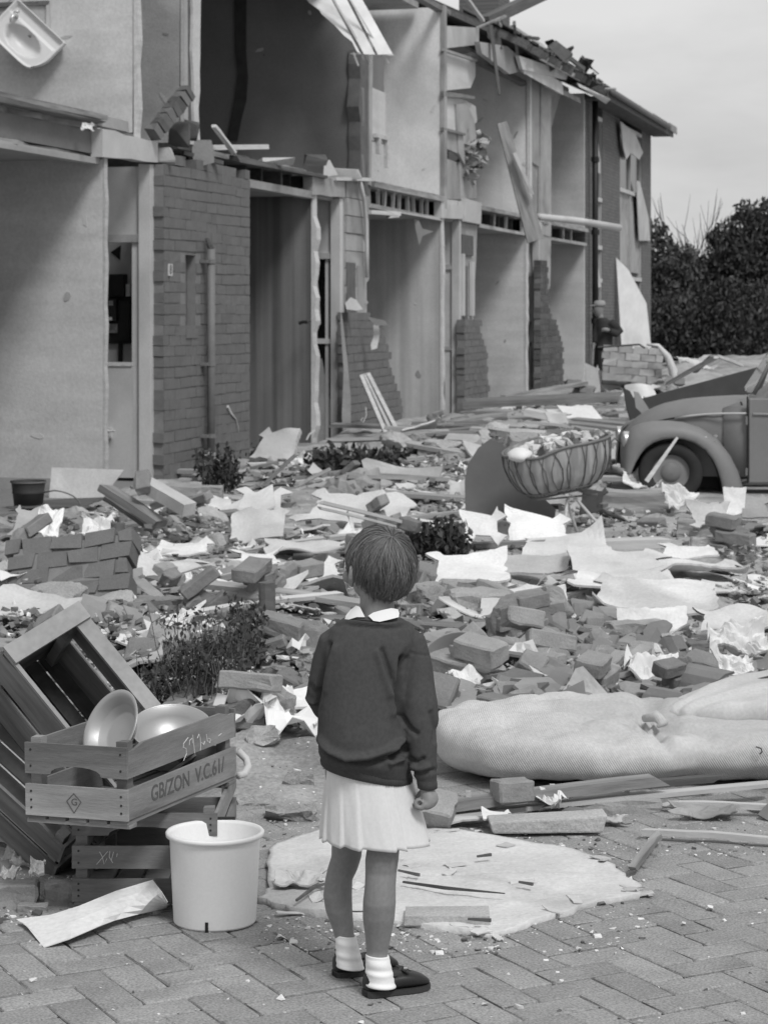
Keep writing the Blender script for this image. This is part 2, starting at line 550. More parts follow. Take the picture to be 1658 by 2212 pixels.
def brick_wall(h, s0, s1, t0, t1, zb, topf, m, ch=.1, bl=.285, holes=(), seed=1, cap=300, vis0=None):
    a = h['s0']; r = random.Random(seed)
    mts = brick_meshes(bl - .008, ch - .008, t1 - t0, m, seed=seed)
    half = brick_meshes(bl / 2 - .008, ch - .008, t1 - t0, m, n=2, seed=seed + 5)
    # mortar core, a little behind the faces
    n = 18
    pl = [(s0 + .01, zb)] + [(s0 + .01 + (s1 - s0 - .02) * i / n, max(zb + .02, topf(s0 + (s1 - s0) * i / n) - .06)) for i in range(n + 1)] + [(s1 - .01, zb)]
    base = empty('brick_screen', (s0 - a, t0, zb)); base.parent = h; base.name = 'brick_screen'
    MBc = MB().prism([(s - s0, z - zb) for s, z in pl], .007, t1 - t0 - .007, 'y')
    holes_t = holes
    if holes:                                   # core split round the slot
        hs0, hs1, hz0, hz1 = holes[0]
        MBc = MB()
        top = min(topf(s0), topf(s1)) - .06
        MBc.box(.01, hs0 - s0, .007, t1 - t0 - .012, 0, top - zb)
        MBc.box(hs1 - s0, s1 - s0 - .01, .007, t1 - t0 - .012, 0, top - zb)
        MBc.box(hs0 - s0, hs1 - s0, .012, t1 - t0 - .012, 0, hz0 - zb)
        MBc.box(hs0 - s0, hs1 - s0, .012, t1 - t0 - .012, hz1 - zb, top - zb)
    MBc.build('mortar_core', M['mortar'], base)
    z = zb; row = 0; cnt = 0
    while z < 3.4:
        off = -(bl / 2) if row % 2 else 0.
        s = s0 + off
        while s < s1 - .03:
            x0 = max(s, s0); full = (s >= s0 - 1e-6) and (s + bl <= s1 + .08)
            w = min(s + bl, s1) - x0
            mid = x0 + w / 2
            if w > .08 and z + ch * .6 < topf(mid) and not any(mid + w * .45 > q[0] and mid - w * .45 < q[1] and z + ch * .5 > q[2] and z + ch * .5 < q[3] for q in holes):
                me = r.choice(mts if w > bl * .7 else half)
                o = bpy.data.objects.new('brick', me); COL.objects.link(o); o.parent = base
                o.location = (x0 - s0 + (r.uniform(-.02, .02) if s <= s0 else 0), r.uniform(-.0025, .0015), z - zb + .006 * math.sin(s * 2 + row))
                if w > bl * .7 and abs(w - bl) > .01:
                    o.scale.x = w / bl
                cnt += 1
            s += bl
        z += ch; row += 1
    return base


s_l = Fc(354, 700, -.12)[0]; s_r = Fc(541, 700, -.12)[0]
sl0, zt0 = Fc(402, 550, -.12); sl1, zb0 = Fc(424, 705, -.12)
bw0 = brick_wall(hs[0], s_l, s_r, -.12, 0.0, .05, lambda s: 3.06 + .02 * math.sin(s * 9), M['brick'], ch=.098, bl=.29,
                 holes=[(sl0, sl1, zb0, zt0)], seed=3)
a0 = hs[0]['s0']
MB().box(sl0 - s_l - .01, sl1 - s_l + .02, -.012, .03, zb0 - .05 - .11, zb0 - .05 - .02).build('slot_sill', M['brick'], bw0)
MB().box(sl0 - s_l, sl1 - s_l, .09, .1, zb0 - .05, zt0 - .05).build('slot_pane', M['brick_dark'], bw0)
# plaster backing and torn cavity
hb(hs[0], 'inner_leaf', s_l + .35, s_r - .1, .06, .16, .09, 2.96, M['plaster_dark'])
# house number plate
ps, pz = Fc(367, 583, -.12)
pl_ = MB().box(-.055, .055, -.006, 0, -.055, .055).build('number_plate', M['panel_pale'], bw0)
pl_.location = (ps - s_l, -.002, pz - .05)
tcv = bpy.data.curves.new('digit', 'FONT'); tcv.body = '8'; tcv.size = .12; tcv.align_x = 'CENTER'; tcv.align_y = 'CENTER'; tcv.extrude = .001


def text_mesh(body, size, m, name='lettering', bold=0., shear=0.):
    c = bpy.data.curves.new(name, 'FONT'); c.body = body; c.size = size; c.align_x = 'CENTER'; c.align_y = 'CENTER'
    c.extrude = .0004; c.offset = bold; c.shear = shear
    o = bpy.data.objects.new(name, c); COL.objects.link(o)
    dg = bpy.context.evaluated_depsgraph_get(); dg.update()
    me = bpy.data.meshes.new_from_object(o.evaluated_get(dg))
    bpy.data.objects.remove(o); bpy.data.curves.remove(c)
    me.materials.clear(); me.materials.append(m)
    return me


bpy.data.curves.remove(tcv)
dg_ = link('digit', text_mesh('8', .12, M['brick_dark'], 'digit'), None, bw0)
dg_.location = (ps - s_l, -.011, pz - .05); dg_.rotation_euler = (math.radians(90), 0, 0)
# drainpipe on the screen wall
ds_, dz1 = Fc(456, 538, -.2); dz0 = .1
dp = empty('drainpipe', (ds_ - a0, -.2, 0)); dp.parent = hs[0]
MB().tube([(0, 0, .05), (0, 0, dz1)], .038, 12).build('pipe', M['pipe'], dp, smooth=True)
MB().tube([(0, 0, dz1), (.0, .02, dz1 + .05), (.03, .05, dz1 + .1)], [.032, .03, .02], 8).build('pipe_end', M['wood_dark'], dp)
for z in (dz1 - .12, dz1 - 1.1, .45):
    b = MB(); b.box(-.09, .0, .01, .08, z - .015, z + .015); b.tube([(0, 0, z - .02), (0, 0, z + .02)], .045, 12); b.build('pipe_bracket', M['pipe'], dp)
# white scrape on the bricks
r = random.Random(4)
sc = MB(); px_ = [(1470, 1250), (1490, 1290), (1525, 1330), (1540, 1380), (1545, 1415)]
pts = []
for cx, cy in px_:
    q = Fc(cx / 2.763 * .9216, (500 + cy / 2.763) * .9216, -.124); pts.append((q[0] - s_l, -.006, q[1] - .05))
sc.tube(pts, [.02, .015, .006, .006, .003], 4).build('plaster_scrape', M['panel_pale'], bw0)

# meter cupboard seen through the door of the first house
sM = 1.12 + .5
me_ = empty('electricity_meter', Hw(sM, .3, 0), HZ)
tag(me_, 'black electricity meter board with fuse box behind the glassless door', 'meter')


def mbox(name, x0, y0, x1, y1, dep, m, s_off=0.):
    ta, za = Pc(x1, y1, sM); tb, zb_ = Pc(x0, y0, sM)
    return MB().box(-dep - s_off, -s_off - .002, ta - .3, tb - .3, za, zb_).build(name, m, me_)


mbox('meter_board', 230, 640, 288, 742, .04, M['black'])
mbox('fuse_box', 243, 593, 276, 640, .10, M['black'])
mbox('fuse_box', 278, 614, 287, 640, .07, M['wood_pale'])
mbox('meter_case', 234, 645, 262, 690, .13, M['black'])
mbox('dial_plate', 239, 699, 259, 719, .06, M['wood'])
mbox('meter_case', 264, 650, 287, 735, .09, M['black'])
mbox('dial_glass', 246, 650, 256, 660, .135, M['wood'])
mbox('seal', 246, 685, 254, 692, .14, M['panel_pale'])
mbox('supply_pipe', 259, 742, 266, 830, .04, M['black'])
tA, zA = Pc(240, 545, sM); tB, zB = Pc(262, 530, sM); tC, zC = Pc(260, 562, sM)
MB().prism([(tA - .3, zA), (tB - .3, zB), (tC - .3, zC)], -.01, -.003, 'x').build('warning_mark', M['black'], me_)

# ---- house 1 front remains
k = 1; h = hs[1]
s_a = Fc(737, 600)[0]; s_b = Fc(797, 600)[0]
pl = [(s_a, 1.35), (s_a, 3.22), (s_b - .5, 3.26), (s_b, 3.2), (s_b, 2.05), (s_b - .12, 2.0), (s_b - .1, 1.62), (s_a + .7, 1.55)]
hfac(h, 'block_facing', pl, 0, .1, M['plaster_mid'])
r = random.Random(8)
for q in range(7):
    z = 1.75 + q * .21
    o = hfac(h, 'concrete_block', [(s_a + .12, z), (s_a + .12 + r.uniform(-.02, .02), z + .2), (s_b - r.uniform(.1, .5), z + .2), (s_b - r.uniform(.1, .5), z)], -.02 - r.uniform(0, .02), 0.0, M['plaster_mid'])
x0, z0 = Fc(748, 690, -.03); x1, z1 = Fc(766, 568, -.03)
hb(h, 'slot_window', x0, x1, -.04, -.025, z0, z1, M['brick_dark'])
x0, z0 = Fc(770, 690, -.03); x1, z1 = Fc(786, 575, -.03)
hb(h, 'slot_window', x0, x1, -.045, -.024, z0, z1, M['plaster_dim'])
# torn cable hanging from the floor edge
c_ = []
for (x, y) in [(778, 392), (786, 430), (791, 480), (792, 540), (792, 600)]:
    q = Fc(x, y, -.1); c_.append((q[0] - h['s0'], -.1, q[1]))
MB().tube(c_, .022, 6).build('hanging_conduit', M['panel_pale'], h, smooth=True)
s_p, _ = Fc(750, 800, -.12); s_q, _ = Fc(868, 900, -.12)


def stump1(s):
    x = PCX + FPX * ((O_H + DS * s + DT * -.12).x) / ((O_H + DS * s + DT * -.12).y)
    ys = np.interp(x, [745, 790, 800, 815, 832, 850, 868], [668, 672, 690, 700, 740, 800, 880])
    Yd = (O_H + DS * s).y
    return CAM_H - (ys - HOR) / FPX * Yd


brick_wall(h, s_p, s_q, -.12, 0, .05, stump1, M['brick'], ch=.1, bl=.29, seed=6)

# ---- house 2 / 3 front remains
h = hs[2]
s_a = Fc(991, 600)[0]; s_b = Fc(1031, 600)[0]
hfac(h, 'block_facing', [(s_a, 1.5), (s_a, 3.2), (s_b, 3.22), (s_b - .1, 2.4), (s_b - .25, 1.9), (s_b - .3, 1.5)], 0, .1, M['plaster_mid'])
hb(h, 'pale_lintel', s_a + .1, s_b, -.06, -.01, 2.98, 3.3, M['panel_pale'], jit=.01)
x0, z0 = Fc(1003, 690, -.03); x1, z1 = Fc(1010, 575, -.03)
hb(h, 'slot_window', x0, x1, -.03, -.01, z0, z1, M['brick_dark'])
x0, z0 = Fc(998, 550, -.03); x1, z1 = Fc(1022, 510, -.03)
hb(h, 'slot_window', x0, x1, -.03, -.01, z0, z1, M['brick_dark'])
hb(h, 'wood_strip', Fc(993, 600)[0], Fc(997, 600)[0], -.05, -.01, 1.6, 2.5, M['panel_pale'])
hb(h, 'wood_strip', Fc(1012, 600)[0], Fc(1018, 600)[0], -.05, -.01, 1.6, 2.4, M['panel_pale'])
s_p = Fc(1003, 800, -.12)[0]; s_q = Fc(1058, 800, -.12)[0]


def stumpf(xs, ys_, t=-.12):
    def f(s):
        p = O_H + DS * s + DT * t
        x = PCX + FPX * p.x / p.y
        return CAM_H - (np.interp(x, xs, ys_) - HOR) / FPX * p.y
    return f


brick_wall(h, s_p, s_q, -.12, 0, .05, stumpf([995, 1035, 1042, 1052, 1056], [686, 684, 730, 745, 880]), M['brick'], ch=.1, bl=.29, seed=9)
h = hs[3]
s_a = Fc(1161, 600)[0]; s_b = Fc(1190, 600)[0]
hfac(h, 'block_facing', [(s_a, 1.9), (s_a, 3.2), (s_b, 3.24), (s_b - .1, 2.1), (s_b - .6, 1.9)], 0, .1, M['plaster_mid'])
s_p = Fc(1167, 800, -.12)[0]; s_q = Fc(1222, 800, -.12)[0]
brick_wall(h, s_p, s_q, -.12, 0, .05, stumpf([1167, 1182, 1186, 1200, 1214, 1220], [560, 560, 675, 690, 740, 870]), M['brick_dark'], ch=.1, bl=.29, seed=12)

# ---- upper floor walls
h = hs[0]
sB = Fc(391, 200)[0]
hper(h, 'bathroom_wall', [(0.02, UP), (0, 6.2), (4, 6.2), (4, UP)], sB, sB + .1, M['plaster_mid'])
sj0 = sB + .02; sj1 = Fc(427, 200)[0]
r = random.Random(21)
pl = [(sj0 + .1, UP), (sj0 + .1, 6.1)] + [(sj1 - .06 + r.uniform(-.05, .05), 6.1 - 2.86 * i / 16) for i in range(17)]
hfac(h, 'jamb_wall', pl, 0.01, .12, M['brick_dark'])
pl = [(sj1 - .18 + r.uniform(-.03, .03), UP + 2.86 * i / 16) for i in range(17)] + [(sj1 + .0 + r.uniform(-.04, .04), 6.1 - 2.86 * i / 16) for i in range(17)]
hfac(h, 'torn_plaster_edge', pl, -.02, .008, M['plaster'])
hb(h, 'jamb_frame', sB, sB + .1, -.03, .0, UP, 6.1, M['plaster_mid'], jit=.01)
# shaded upper room
h = hs[1]
sC = 8.22
r = random.Random(31)
edge = [(.0 + r.uniform(-.03, .03), UP + 2.6 * i / 14) for i in range(15)]
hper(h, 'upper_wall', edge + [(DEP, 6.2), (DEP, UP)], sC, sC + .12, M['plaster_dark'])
# soot-stained flue strip
fx = [(541, -60), (521, 0), (523, 110), (520, 160), (508, 215), (500, 260), (495, 300), (498, 305), (514, 303), (521, 260), (533, 215), (535, 160), (531, 110), (533, 0), (560, -60)]
pl = [Pc(x - 2, y, sC) for x, y in [(509, -60), (511, 110), (517, 160), (510, 215), (502, 260), (494, 303)]] + [Pc(x, y, sC) for x, y in [(513, 305), (522, 260), (533, 215), (536, 170), (532, 110), (533, -60)]]
hper(h, 'flue_breast', pl, sC - .03, sC - .003, M['soot'])
q = Pc(793, 195, sC)
t_, z_ = Pc(795, 195, sC)
hb(hs[0], 'upper_ceiling', 2.3, 6.17, 0, DEP, 5.55, 5.65, M['plaster_mid'])
hb(h, 'upper_ceiling', 6.17, 8.2, .2, DEP, 5.62, 5.7, M['plaster_mid'])
hb(hs[0], 'roof_slab', 2.0, 6.17, -.3, DEP, 5.95, 6.05, M['wood_dark'])
# jamb between shaded room and next bay
sj = Fc(775, 200)[0]; sk = Fc(797, 200)[0]
r = random.Random(5)
pl = [(sj + r.uniform(-.05, .05), UP - .15 + 1.75 * i / 10) for i in range(11)] + [(sk, UP + 1.6), (sk, UP - .15)]
hfac(h, 'jamb_wall', pl, -.01, .14, M['brick_dark'])
hb(h, 'window_board', sk - .1, sk + .02, -.04, .02, 3.2, 5.0, M['plaster_mid'], jit=.02)
x0, z0 = Fc(798, 200); x1, z1 = Fc(834, 125)
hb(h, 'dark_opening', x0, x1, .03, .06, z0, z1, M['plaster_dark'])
x0, z0 = Fc(797, 300); x1, z1 = Fc(834, 201)
hb(h, 'parapet_board', x0, x1, .0, .06, z0, z1, M['plaster'], jit=.01)
x0, z0 = Fc(806, 322); x1, z1 = Fc(833, 296)
hb(h, 'bracket', x0, x1, -.05, .0, z1 - .05, z1, M['panel_pale'])
hb(h, 'bracket', x0 + .1, x0 + .2, -.05, .0, z0 - .05, z1 - .05, M['wood_pale'])
hb(h, 'bracket', x1 - .1, x1 - .02, -.05, .0, z0 - .2, z1 - .05, M['wood_pale'])
# wall of bay D
sDw = 12.40
r = random.Random(41)
edge = [(.0 + r.uniform(-.015, .015), UP - .02 + 2.7 * i / 14) for i in range(15)]
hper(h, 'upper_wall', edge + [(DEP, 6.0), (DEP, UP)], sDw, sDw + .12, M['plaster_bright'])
hb(h, 'corner_post', sDw - .02, sDw + .14, -.05, .0, 3.1, 5.95, M['plaster_mid'], jit=.008)
hb(h, 'upper_ceiling', 9.6, 12.3, .3, DEP, 5.9, 6.0, M['plaster_mid'])
hb(h, 'wall_plate', 8.8, 12.9, -.03, .07, 5.86, 5.95, M['wood'], jit=.01)
# sloped ceiling fragment hanging from the roof
a = h['s0']
fr = empty('ceiling_fragment', (8.0 - a, 0, 4.86)); fr.parent = h
bpy.context.view_layer.update()
Fi = (Matrix.Translation(Hw(h['s0'], 0, 0)) @ Matrix.Rotation(HZ, 4, 'Z') @ Matrix.Translation((8.0 - a, 0, 4.86))).inverted()


def cf_board(pts, m, nm='ceiling_board', th=.03):
    q = [Fi @ D(x, y, 26.3 - (y - 60) * .004) for x, y in pts]; n = len(q); off = Fi.to_3x3() @ Vector((0, th, 0))
    MB().add(q + [v + off for v in q], [tuple(range(n - 1, -1, -1)), tuple(range(n, 2 * n))] + [(i, (i + 1) % n, n + (i + 1) % n, n + i) for i in range(n)]).build(nm, m, fr)


cf_board([(615, -50), (660, -4), (668, 6), (690, 22), (694, 30), (722, 54), (742, 76), (760, 90), (771, 112), (779, 117), (690, -50)], M['r_ceil'])
cf_board([(697, -50), (786, 117), (810, 118), (724, -50)], M['r_ceil'])
cf_board([(731, -50), (816, 118), (848, 117), (755, -50)], M['r_ceil'])
for (xa, ya, xb, yb, w_) in ((692, -50, 801, 136, 5), (727, -50, 838, 136, 4), (757, 116, 850, 119, 3), (763, 114, 774, 142, 4)):
    p0, p1 = Fi @ D(xa, ya, 26.25), Fi @ D(xb, yb, 26.2)
    MB().tube([p0, p1], w_ * .0055 * .6, 4).build('batten', M['r_ceil'], fr)
for (x, y) in ((700, 10), (745, 5), (770, 45), (800, 90)):
    pass

# bay E: loose panels hanging between s 12.5 and 14.7
h = hs[2]; a = h['s0']
sE0, sE1 = 12.55, 14.75


def px_panel(h, name, pts, t0, t1, m, jit=0.):
    return hfac(h, name, [Fc(x, y, t0) for x, y in pts], t0, t1, m)


for i, (nm, pts, t0, mm) in enumerate([
    ('gable_board', [(957, 55), (1034, 60), (1034, 96), (957, 105)], .05, 'panel_pale'),
    ('hanging_panel', [(958, 110), (1026, 128), (1026, 165), (1016, 190), (958, 196)], .03, 'plaster'),
    ('hanging_panel', [(958, 208), (1000, 214), (1027, 230), (1030, 262), (1024, 268), (1026, 300), (958, 276)], .02, 'plaster'),
    ('hanging_panel', [(985, 225), (1008, 222), (1024, 260), (1029, 300), (1026, 400), (990, 330)], -.01, 'plaster_mid'),
    ('hanging_panel', [(958, 282), (1012, 300), (1000, 345), (985, 330), (958, 318)], .01, 'plaster_mid'),
    ('facing_panel', [(957, 340), (985, 350), (992, 430), (957, 430)], .02, 'plaster_mid'),
    ('facing_panel', [(992, 350), (1026, 340), (1029, 428), (993, 430)], .025, 'plaster_mid'),
    ('pale_block', [(957, 430), (987, 433), (987, 468), (957, 464)], -.03, 'panel_pale'),
    ('pale_block', [(990, 434), (1029, 440), (1029, 470), (990, 466)], -.03, 'panel_pale')]):
    px_panel(h, nm, pts, t0, t0 + .05, M[mm])
for pts in ([(958, 196), (1025, 208), (1025, 214), (958, 208)], [(958, 104), (1030, 128), (1030, 133), (958, 110)],
            [(958, 275), (1005, 288), (1005, 293), (958, 281)]):
    px_panel(h, 'rail', pts, -.05, .0, M['wood'])
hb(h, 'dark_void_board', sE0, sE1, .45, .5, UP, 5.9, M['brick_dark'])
# crumpled bundle hanging at its foot
b = MB(); r = random.Random(77)
# bay F wall
sF = 18.5
edge = [(.0 + r.uniform(-.02, .02), UP - .02 + 2.6 * i / 14) for i in range(15)]
hper(h, 'upper_wall', edge + [(DEP, 5.9), (DEP, UP)], sF, sF + .12, M['plaster_bright'])
hb(h, 'corner_post', sF - .02, sF + .12, -.05, .0, 3.1, 5.75, M['plaster'], jit=.008)
hb(h, 'dark_beam', 14.3, 18.4, .0, .1, 5.42, 5.5, M['wood_dark'], jit=.02)
hb(h, 'upper_ceiling', 12.5, 18.3, .8, DEP, 5.95, 6.0, M['plaster_mid'])
# bay G facing
h = hs[3]
sG1 = 20.7
px_panel(h, 'facing_panel', [(1142, 150), (1190, 150), (1190, 480), (1165, 482), (1146, 470), (1143, 300)], .03, .1, M['plaster_mid'])
px_panel(h, 'facing_panel', [(1147, 165), (1165, 165), (1163, 360), (1148, 350)], .0, .03, M['plaster_dim'])
px_panel(h, 'facing_panel', [(1168, 175), (1190, 190), (1189, 260), (1183, 480), (1166, 480)], -.02, .02, M['plaster_mid'])
hb(h, 'corner_post', 18.6, 18.72, -.02, .05, 3.3, 5.8, M['wood_dark'])
edge = [(.0, UP - .02 + 2.6 * i / 14) for i in range(15)]
hper(h, 'upper_wall', edge + [(DEP, 5.9), (DEP, UP)], 23.95, 24.07, M['plaster'])
hper(h, 'party_wall_end', [(0, .09), (0, 2.98), (DEP, 2.98), (DEP, .09)], 23.95, 24.07, M['plaster'])
hb(h, 'upper_ceiling', 18.3, 24.0, .3, DEP, 5.85, 5.95, M['plaster_mid'])
# hanging sheet in that room
MB().add([(22.0 - 18.3, .5, 5.9), (23.2 - 18.3, .3, 5.8), (22.3 - 18.3, .6, 4.0), (21.7 - 18.3, .8, 4.2),
          (22.0 - 18.3, .52, 5.9), (23.2 - 18.3, .32, 5.8), (22.3 - 18.3, .62, 4.0), (21.7 - 18.3, .82, 4.2)],
         [(0, 1, 2, 3), (7, 6, 5, 4), (0, 4, 5, 1), (1, 5, 6, 2), (2, 6, 7, 3), (3, 7, 4, 0)]).build('hanging_sheet', M['plaster_mid'], h)

# floor-edge details: pale hangers in the joist void
for h, x0, x1, n, y in ((hs[1], 806, 945, 9, 0), (hs[2], 1034, 1130, 3, 0), (hs[3], 1195, 1260, 3, 0)):
    sa, sb = Fc(x0, 450)[0], Fc(x1, 450)[0]
    for i in range(n):
        s = sa + (sb - sa) * (i + .2 * (i % 2)) / n
        hb(h, 'hanger', s, s + .05, .05, .09, 2.98, 3.2, M['wood_pale'], jit=.008)
for h, x0, x1 in ((hs[1], 797, 950), (hs[2], 1030, 1140), (hs[3], 1190, 1262)):
    sa, sb = Fc(x0, 450)[0], Fc(x1, 450)[0]
    hb(h, 'edge_board', sa, sb, -.07, .03, 3.2, 3.27, M['wood'], jit=.015)
    hb(h, 'ceiling_edge', sa, sb, -.03, .06, 2.93, 2.98, M['plaster_mid'], jit=.012)
hb(hs[0], 'edge_board', s_r - .3, Fc(690, 400)[0], -.1, .02, 3.16, 3.21, M['wood_dark'], jit=.02)
hb(hs[0], 'ceiling_edge', s_r, 6.2, -.04, .08, 2.93, 3.0, M['plaster_mid'], jit=.012)

# ---- last house: brick front
h = hE; a = h['s0']; E0, E1 = 24.12, 32.8
w1 = (Fc(1281, 500)[0], Fc(1300, 500)[0]); w2 = (Fc(1338, 500)[0], Fc(1385, 500)[0])
for sa, sb in ((E0, w1[0]), (w1[1], w2[0]), (w2[1], E1)):
    hb(h, 'wall', sa, sb, 0, .25, 0, 5.85, M['far_brick'])
hb(h, 'wall', E1 - .25, E1, .25, 7, 0, 5.85, M['far_brick'])
hb(h, 'wall', E0, E1, 7, 7.2, 0, 5.85, M['far_brick'])
hb(h, 'wall', E0, E0 + .2, .25, 7, 0, 5.85, M['plaster_mid'])
hb(h, 'upper_floor', E0 + .2, E1 - .25, .25, 7, 2.95, 3.2, M['wood_dark'])
hfac(h, 'gable', [(0, 0)] + [(1, 1)], 0, .1, M['far_brick']) if False else None
MB().prism([(0, 5.85), (7.2, 5.85), (3.6, 7.55)], E1 - .25 - a, E1 - a, 'x').build('gable', M['far_brick'], h)


def win(h, sa, sb, rows, mull=1):
    f = hb(h, 'window', sa, sb, .1, .13, rows[0][0], rows[-1][1], M['wood_dark'])
    w = sb - sa
    f.scale = (1, 1, 1)
    for z0, z1, kind in rows:
        hb(h, 'pane' if kind == 'g' else 'panel', sa + .06, sb - .06, .06, .09, z0 + .04, z1 - .04, M['glass_dark'] if kind == 'g' else M['plaster_mid'], parent=f)
        hb(h, 'rail', sa, sb, .0, .095, z1 - .04, z1 + .04, M['panel_pale'], parent=f)
    for i in range(mull + 2):
        s = sa + w * i / (mull + 1)
        hb(h, 'stile', s - .035, s + .035, .015, .11, rows[0][0], rows[-1][1], M['plaster_mid'], parent=f)
    return f


win(h, w1[0], w1[1], [(.1, 2.3, 'g'), (2.3, 2.95, 'p'), (2.95, 3.9, 'p'), (3.9, 5.5, 'g')], 0)
win(h, w2[0], w2[1], [(.1, 2.4, 'g'), (2.5, 4.25, 'p'), (4.25, 5.6, 'g')], 1)
# torn curtains
def curtain(pts, t, m='panel_pale', nm='torn_curtain'):
    o = hfac(hE, nm, [Fc(x, y, t) for x, y in pts], t, t + .02, M[m]); return o


curtain([(1281, 255), (1285, 260), (1296, 345), (1296, 375), (1282, 370)], -.02)
curtain([(1283, 560), (1290, 570), (1298, 620), (1284, 622)], -.03)
curtain([(1340, 262), (1372, 290), (1388, 330), (1380, 345), (1362, 330), (1352, 345), (1346, 320)], -.12)
curtain([(1374, 390), (1381, 392), (1400, 470), (1403, 520), (1380, 520)], -.05)
# drainpipe of the last house
sd = Fc(1269, 400)[0]
d_ = empty('drainpipe', (sd - a, -.14, 0)); d_.parent = h
MB().tube([(0, 0, .1), (0, 0, 5.8)], .06, 10).build('pipe', M['black'], d_, smooth=True)
for z in (1.5, 3.2, 4.6):
    MB().tube([(0, 0, z - .05), (0, 0, z + .05)], .08, 8).build('pipe_bracket', M['black'], d_)
# white door leaf leaning by the corner
dl = MB().prism([(0, 0), (-.1, 2.1), (.35, 1.85), (1.0, 1.15), (1.15, 0)], 0, .05, 'y').build('door_leaf', M['panel_pale'])
p = D(1343, 745, 45.5); dl.location = (p.x, p.y, .72); dl.rotation_euler = (math.radians(-8), 0, math.radians(8))
dl.data.materials[0] = M['r_ceil']
tag(dl, 'tall torn white door leaf leaning at the corner of the last house', 'door')
dl.scale = (.55, 1, 1)


# ---- roof over houses 2, 3 and the last one
def roof(h, s0, s1, seed, n_t=4):
    a = h['s0']; r = random.Random(seed); pitch = math.radians(25)
    T = Matrix.Translation((0, -.42, 5.86)) @ Matrix.Rotation(pitch, 4, 'X')
    R = MB().box(s0 - a, s1 - a, 0, 4.6, 0, .03, T).build('roof', M['wood_dark'], h)
    T2 = Matrix.Translation((0, 7.6, 5.86)) @ Matrix.Rotation(-pitch, 4, 'X')
    MB().box(s0 - a, s1 - a, -4.3, 0, 0, .03, T2).build('roof', M['wood_dark'], h)
    tm = []
    for i in range(4):
        b = MB(); pr = []
        for q in range(7):
            u = q / 6; pr.append((u * .26, .03 * math.sin(u * math.pi * 2)))
        pl = pr + [(x, z - .016) for x, z in reversed(pr)]
        b.prism(pl, 0, .38, 'y')
        me = b.mesh('roof_tile'); me.materials.append(M['roof_tile']); tm.append(me)
    s = s0
    while s < s1 - .2:
        for j in range(n_t):
            if r.random() < (.82 if j else .7):
                o = bpy.data.objects.new('roof_tile', r.choice(tm)); COL.objects.link(o); o.parent = R
                o.matrix_local = T @ Matrix.Translation((s - a, j * .33 - .03 + r.uniform(-.03, .03), .05 + r.uniform(0, .03))) @ Euler((math.radians(3) + r.uniform(-.04, .12), r.uniform(-.1, .1), r.uniform(-.12, .12) * (2 if r.random() < .2 else 1))).to_matrix().to_4x4()
        s += .25
    return R


roof(hE, 23.6, 33.3, 3)
roof(hs[3], 18.8, 23.6, 4, 3)
roof(hs[2], 15.6, 18.8, 5, 3)
# eaves: soffit and gutter boards
hb(hE, 'soffit', 24.0, 33.2, -.42, 0, 5.72, 5.78, M['wood_dark'])
hb(hE, 'fascia', 23.9, 33.2, -.46, -.42, 5.70, 5.90, M['wood_dark'])
hb(hE, 'fascia', 32.2, 33.6, -.5, -.462, 5.8, 5.95, M['wood'], jit=.03)
MB().tube([(24.0 - a, -.52, 5.86), (32.0 - a, -.52, 5.84)], .06, 8).build('gutter', M['pipe'], hE, smooth=True)
r = random.Random(52)
for s in np.arange(15.6, 23.8, .6):
    hh = hs[2] if s < 18.3 else hs[3]
    T = Matrix.Translation((s - hh['s0'], -.5, 5.78)) @ Matrix.Rotation(math.radians(25), 4, 'X')
    MB().box(0, .07, -.1 * r.random(), 4.2, -.05, .07, T).build('rafter', M['wood_dark'], hh)
for i, (sa, sb, t, z, m) in enumerate([(17.5, 21.2, -.45, 5.78, 'panel_pale'), (20.6, 23.9, -.5, 5.66, 'panel_pale'), (16.8, 20.2, -.3, 5.62, 'plaster'),
                                       (19.2, 22.3, -.2, 5.55, 'plaster_mid'), (15.4, 18.0, -.4, 6.0, 'wood_pale')]):
    hh = hs[2] if sa < 18.3 else hs[3]
    hb(hh, 'fascia_board', sa, sb, t, t + .05, z - (.16 if m == 'plaster' else .04), z + .04, M[m], jit=.03)
hfac(hs[2], 'soffit_debris', [Fc(x, y, -.2) for x, y in [(1035, 90), (1095, 100), (1130, 130), (1140, 150), (1100, 160), (1060, 130), (1040, 115)]], -.2, -.12, M['plaster_mid'])
hfac(hs[3], 'soffit_debris', [Fc(x, y, -.3) for x, y in [(1120, 120), (1180, 140), (1228, 155), (1222, 172), (1160, 158), (1128, 150)]], -.3, -.24, M['plaster'])
# broken battens and slates poking up along the torn roof edge
r = random.Random(61)
for i in range(46):
    s = 15.4 + 8.8 * r.random() ** 1.3; hh = hs[2] if s < 18.3 else hs[3]
    T = Matrix.Translation((s - hh['s0'], -.45 + r.uniform(-.1, .5), 5.9 + r.uniform(-.1, .22))) @ Euler((r.uniform(-.9, .9), r.uniform(-.7, .7), r.uniform(-.8, .8))).to_matrix().to_4x4()
    L_ = r.uniform(.2, .9)
    if i % 2: MB().box(-L_ / 2, L_ / 2, -.02, .02, -.015, .015, T, .006, r).build('broken_batten', M['wood_dark'] if i % 4 == 1 else M['wood'], hh)
    else: MB().box(-.14, .14, -.18, .18, -.01, .01, T, .03, r).build('loose_tile', M['roof_tile'], hh)
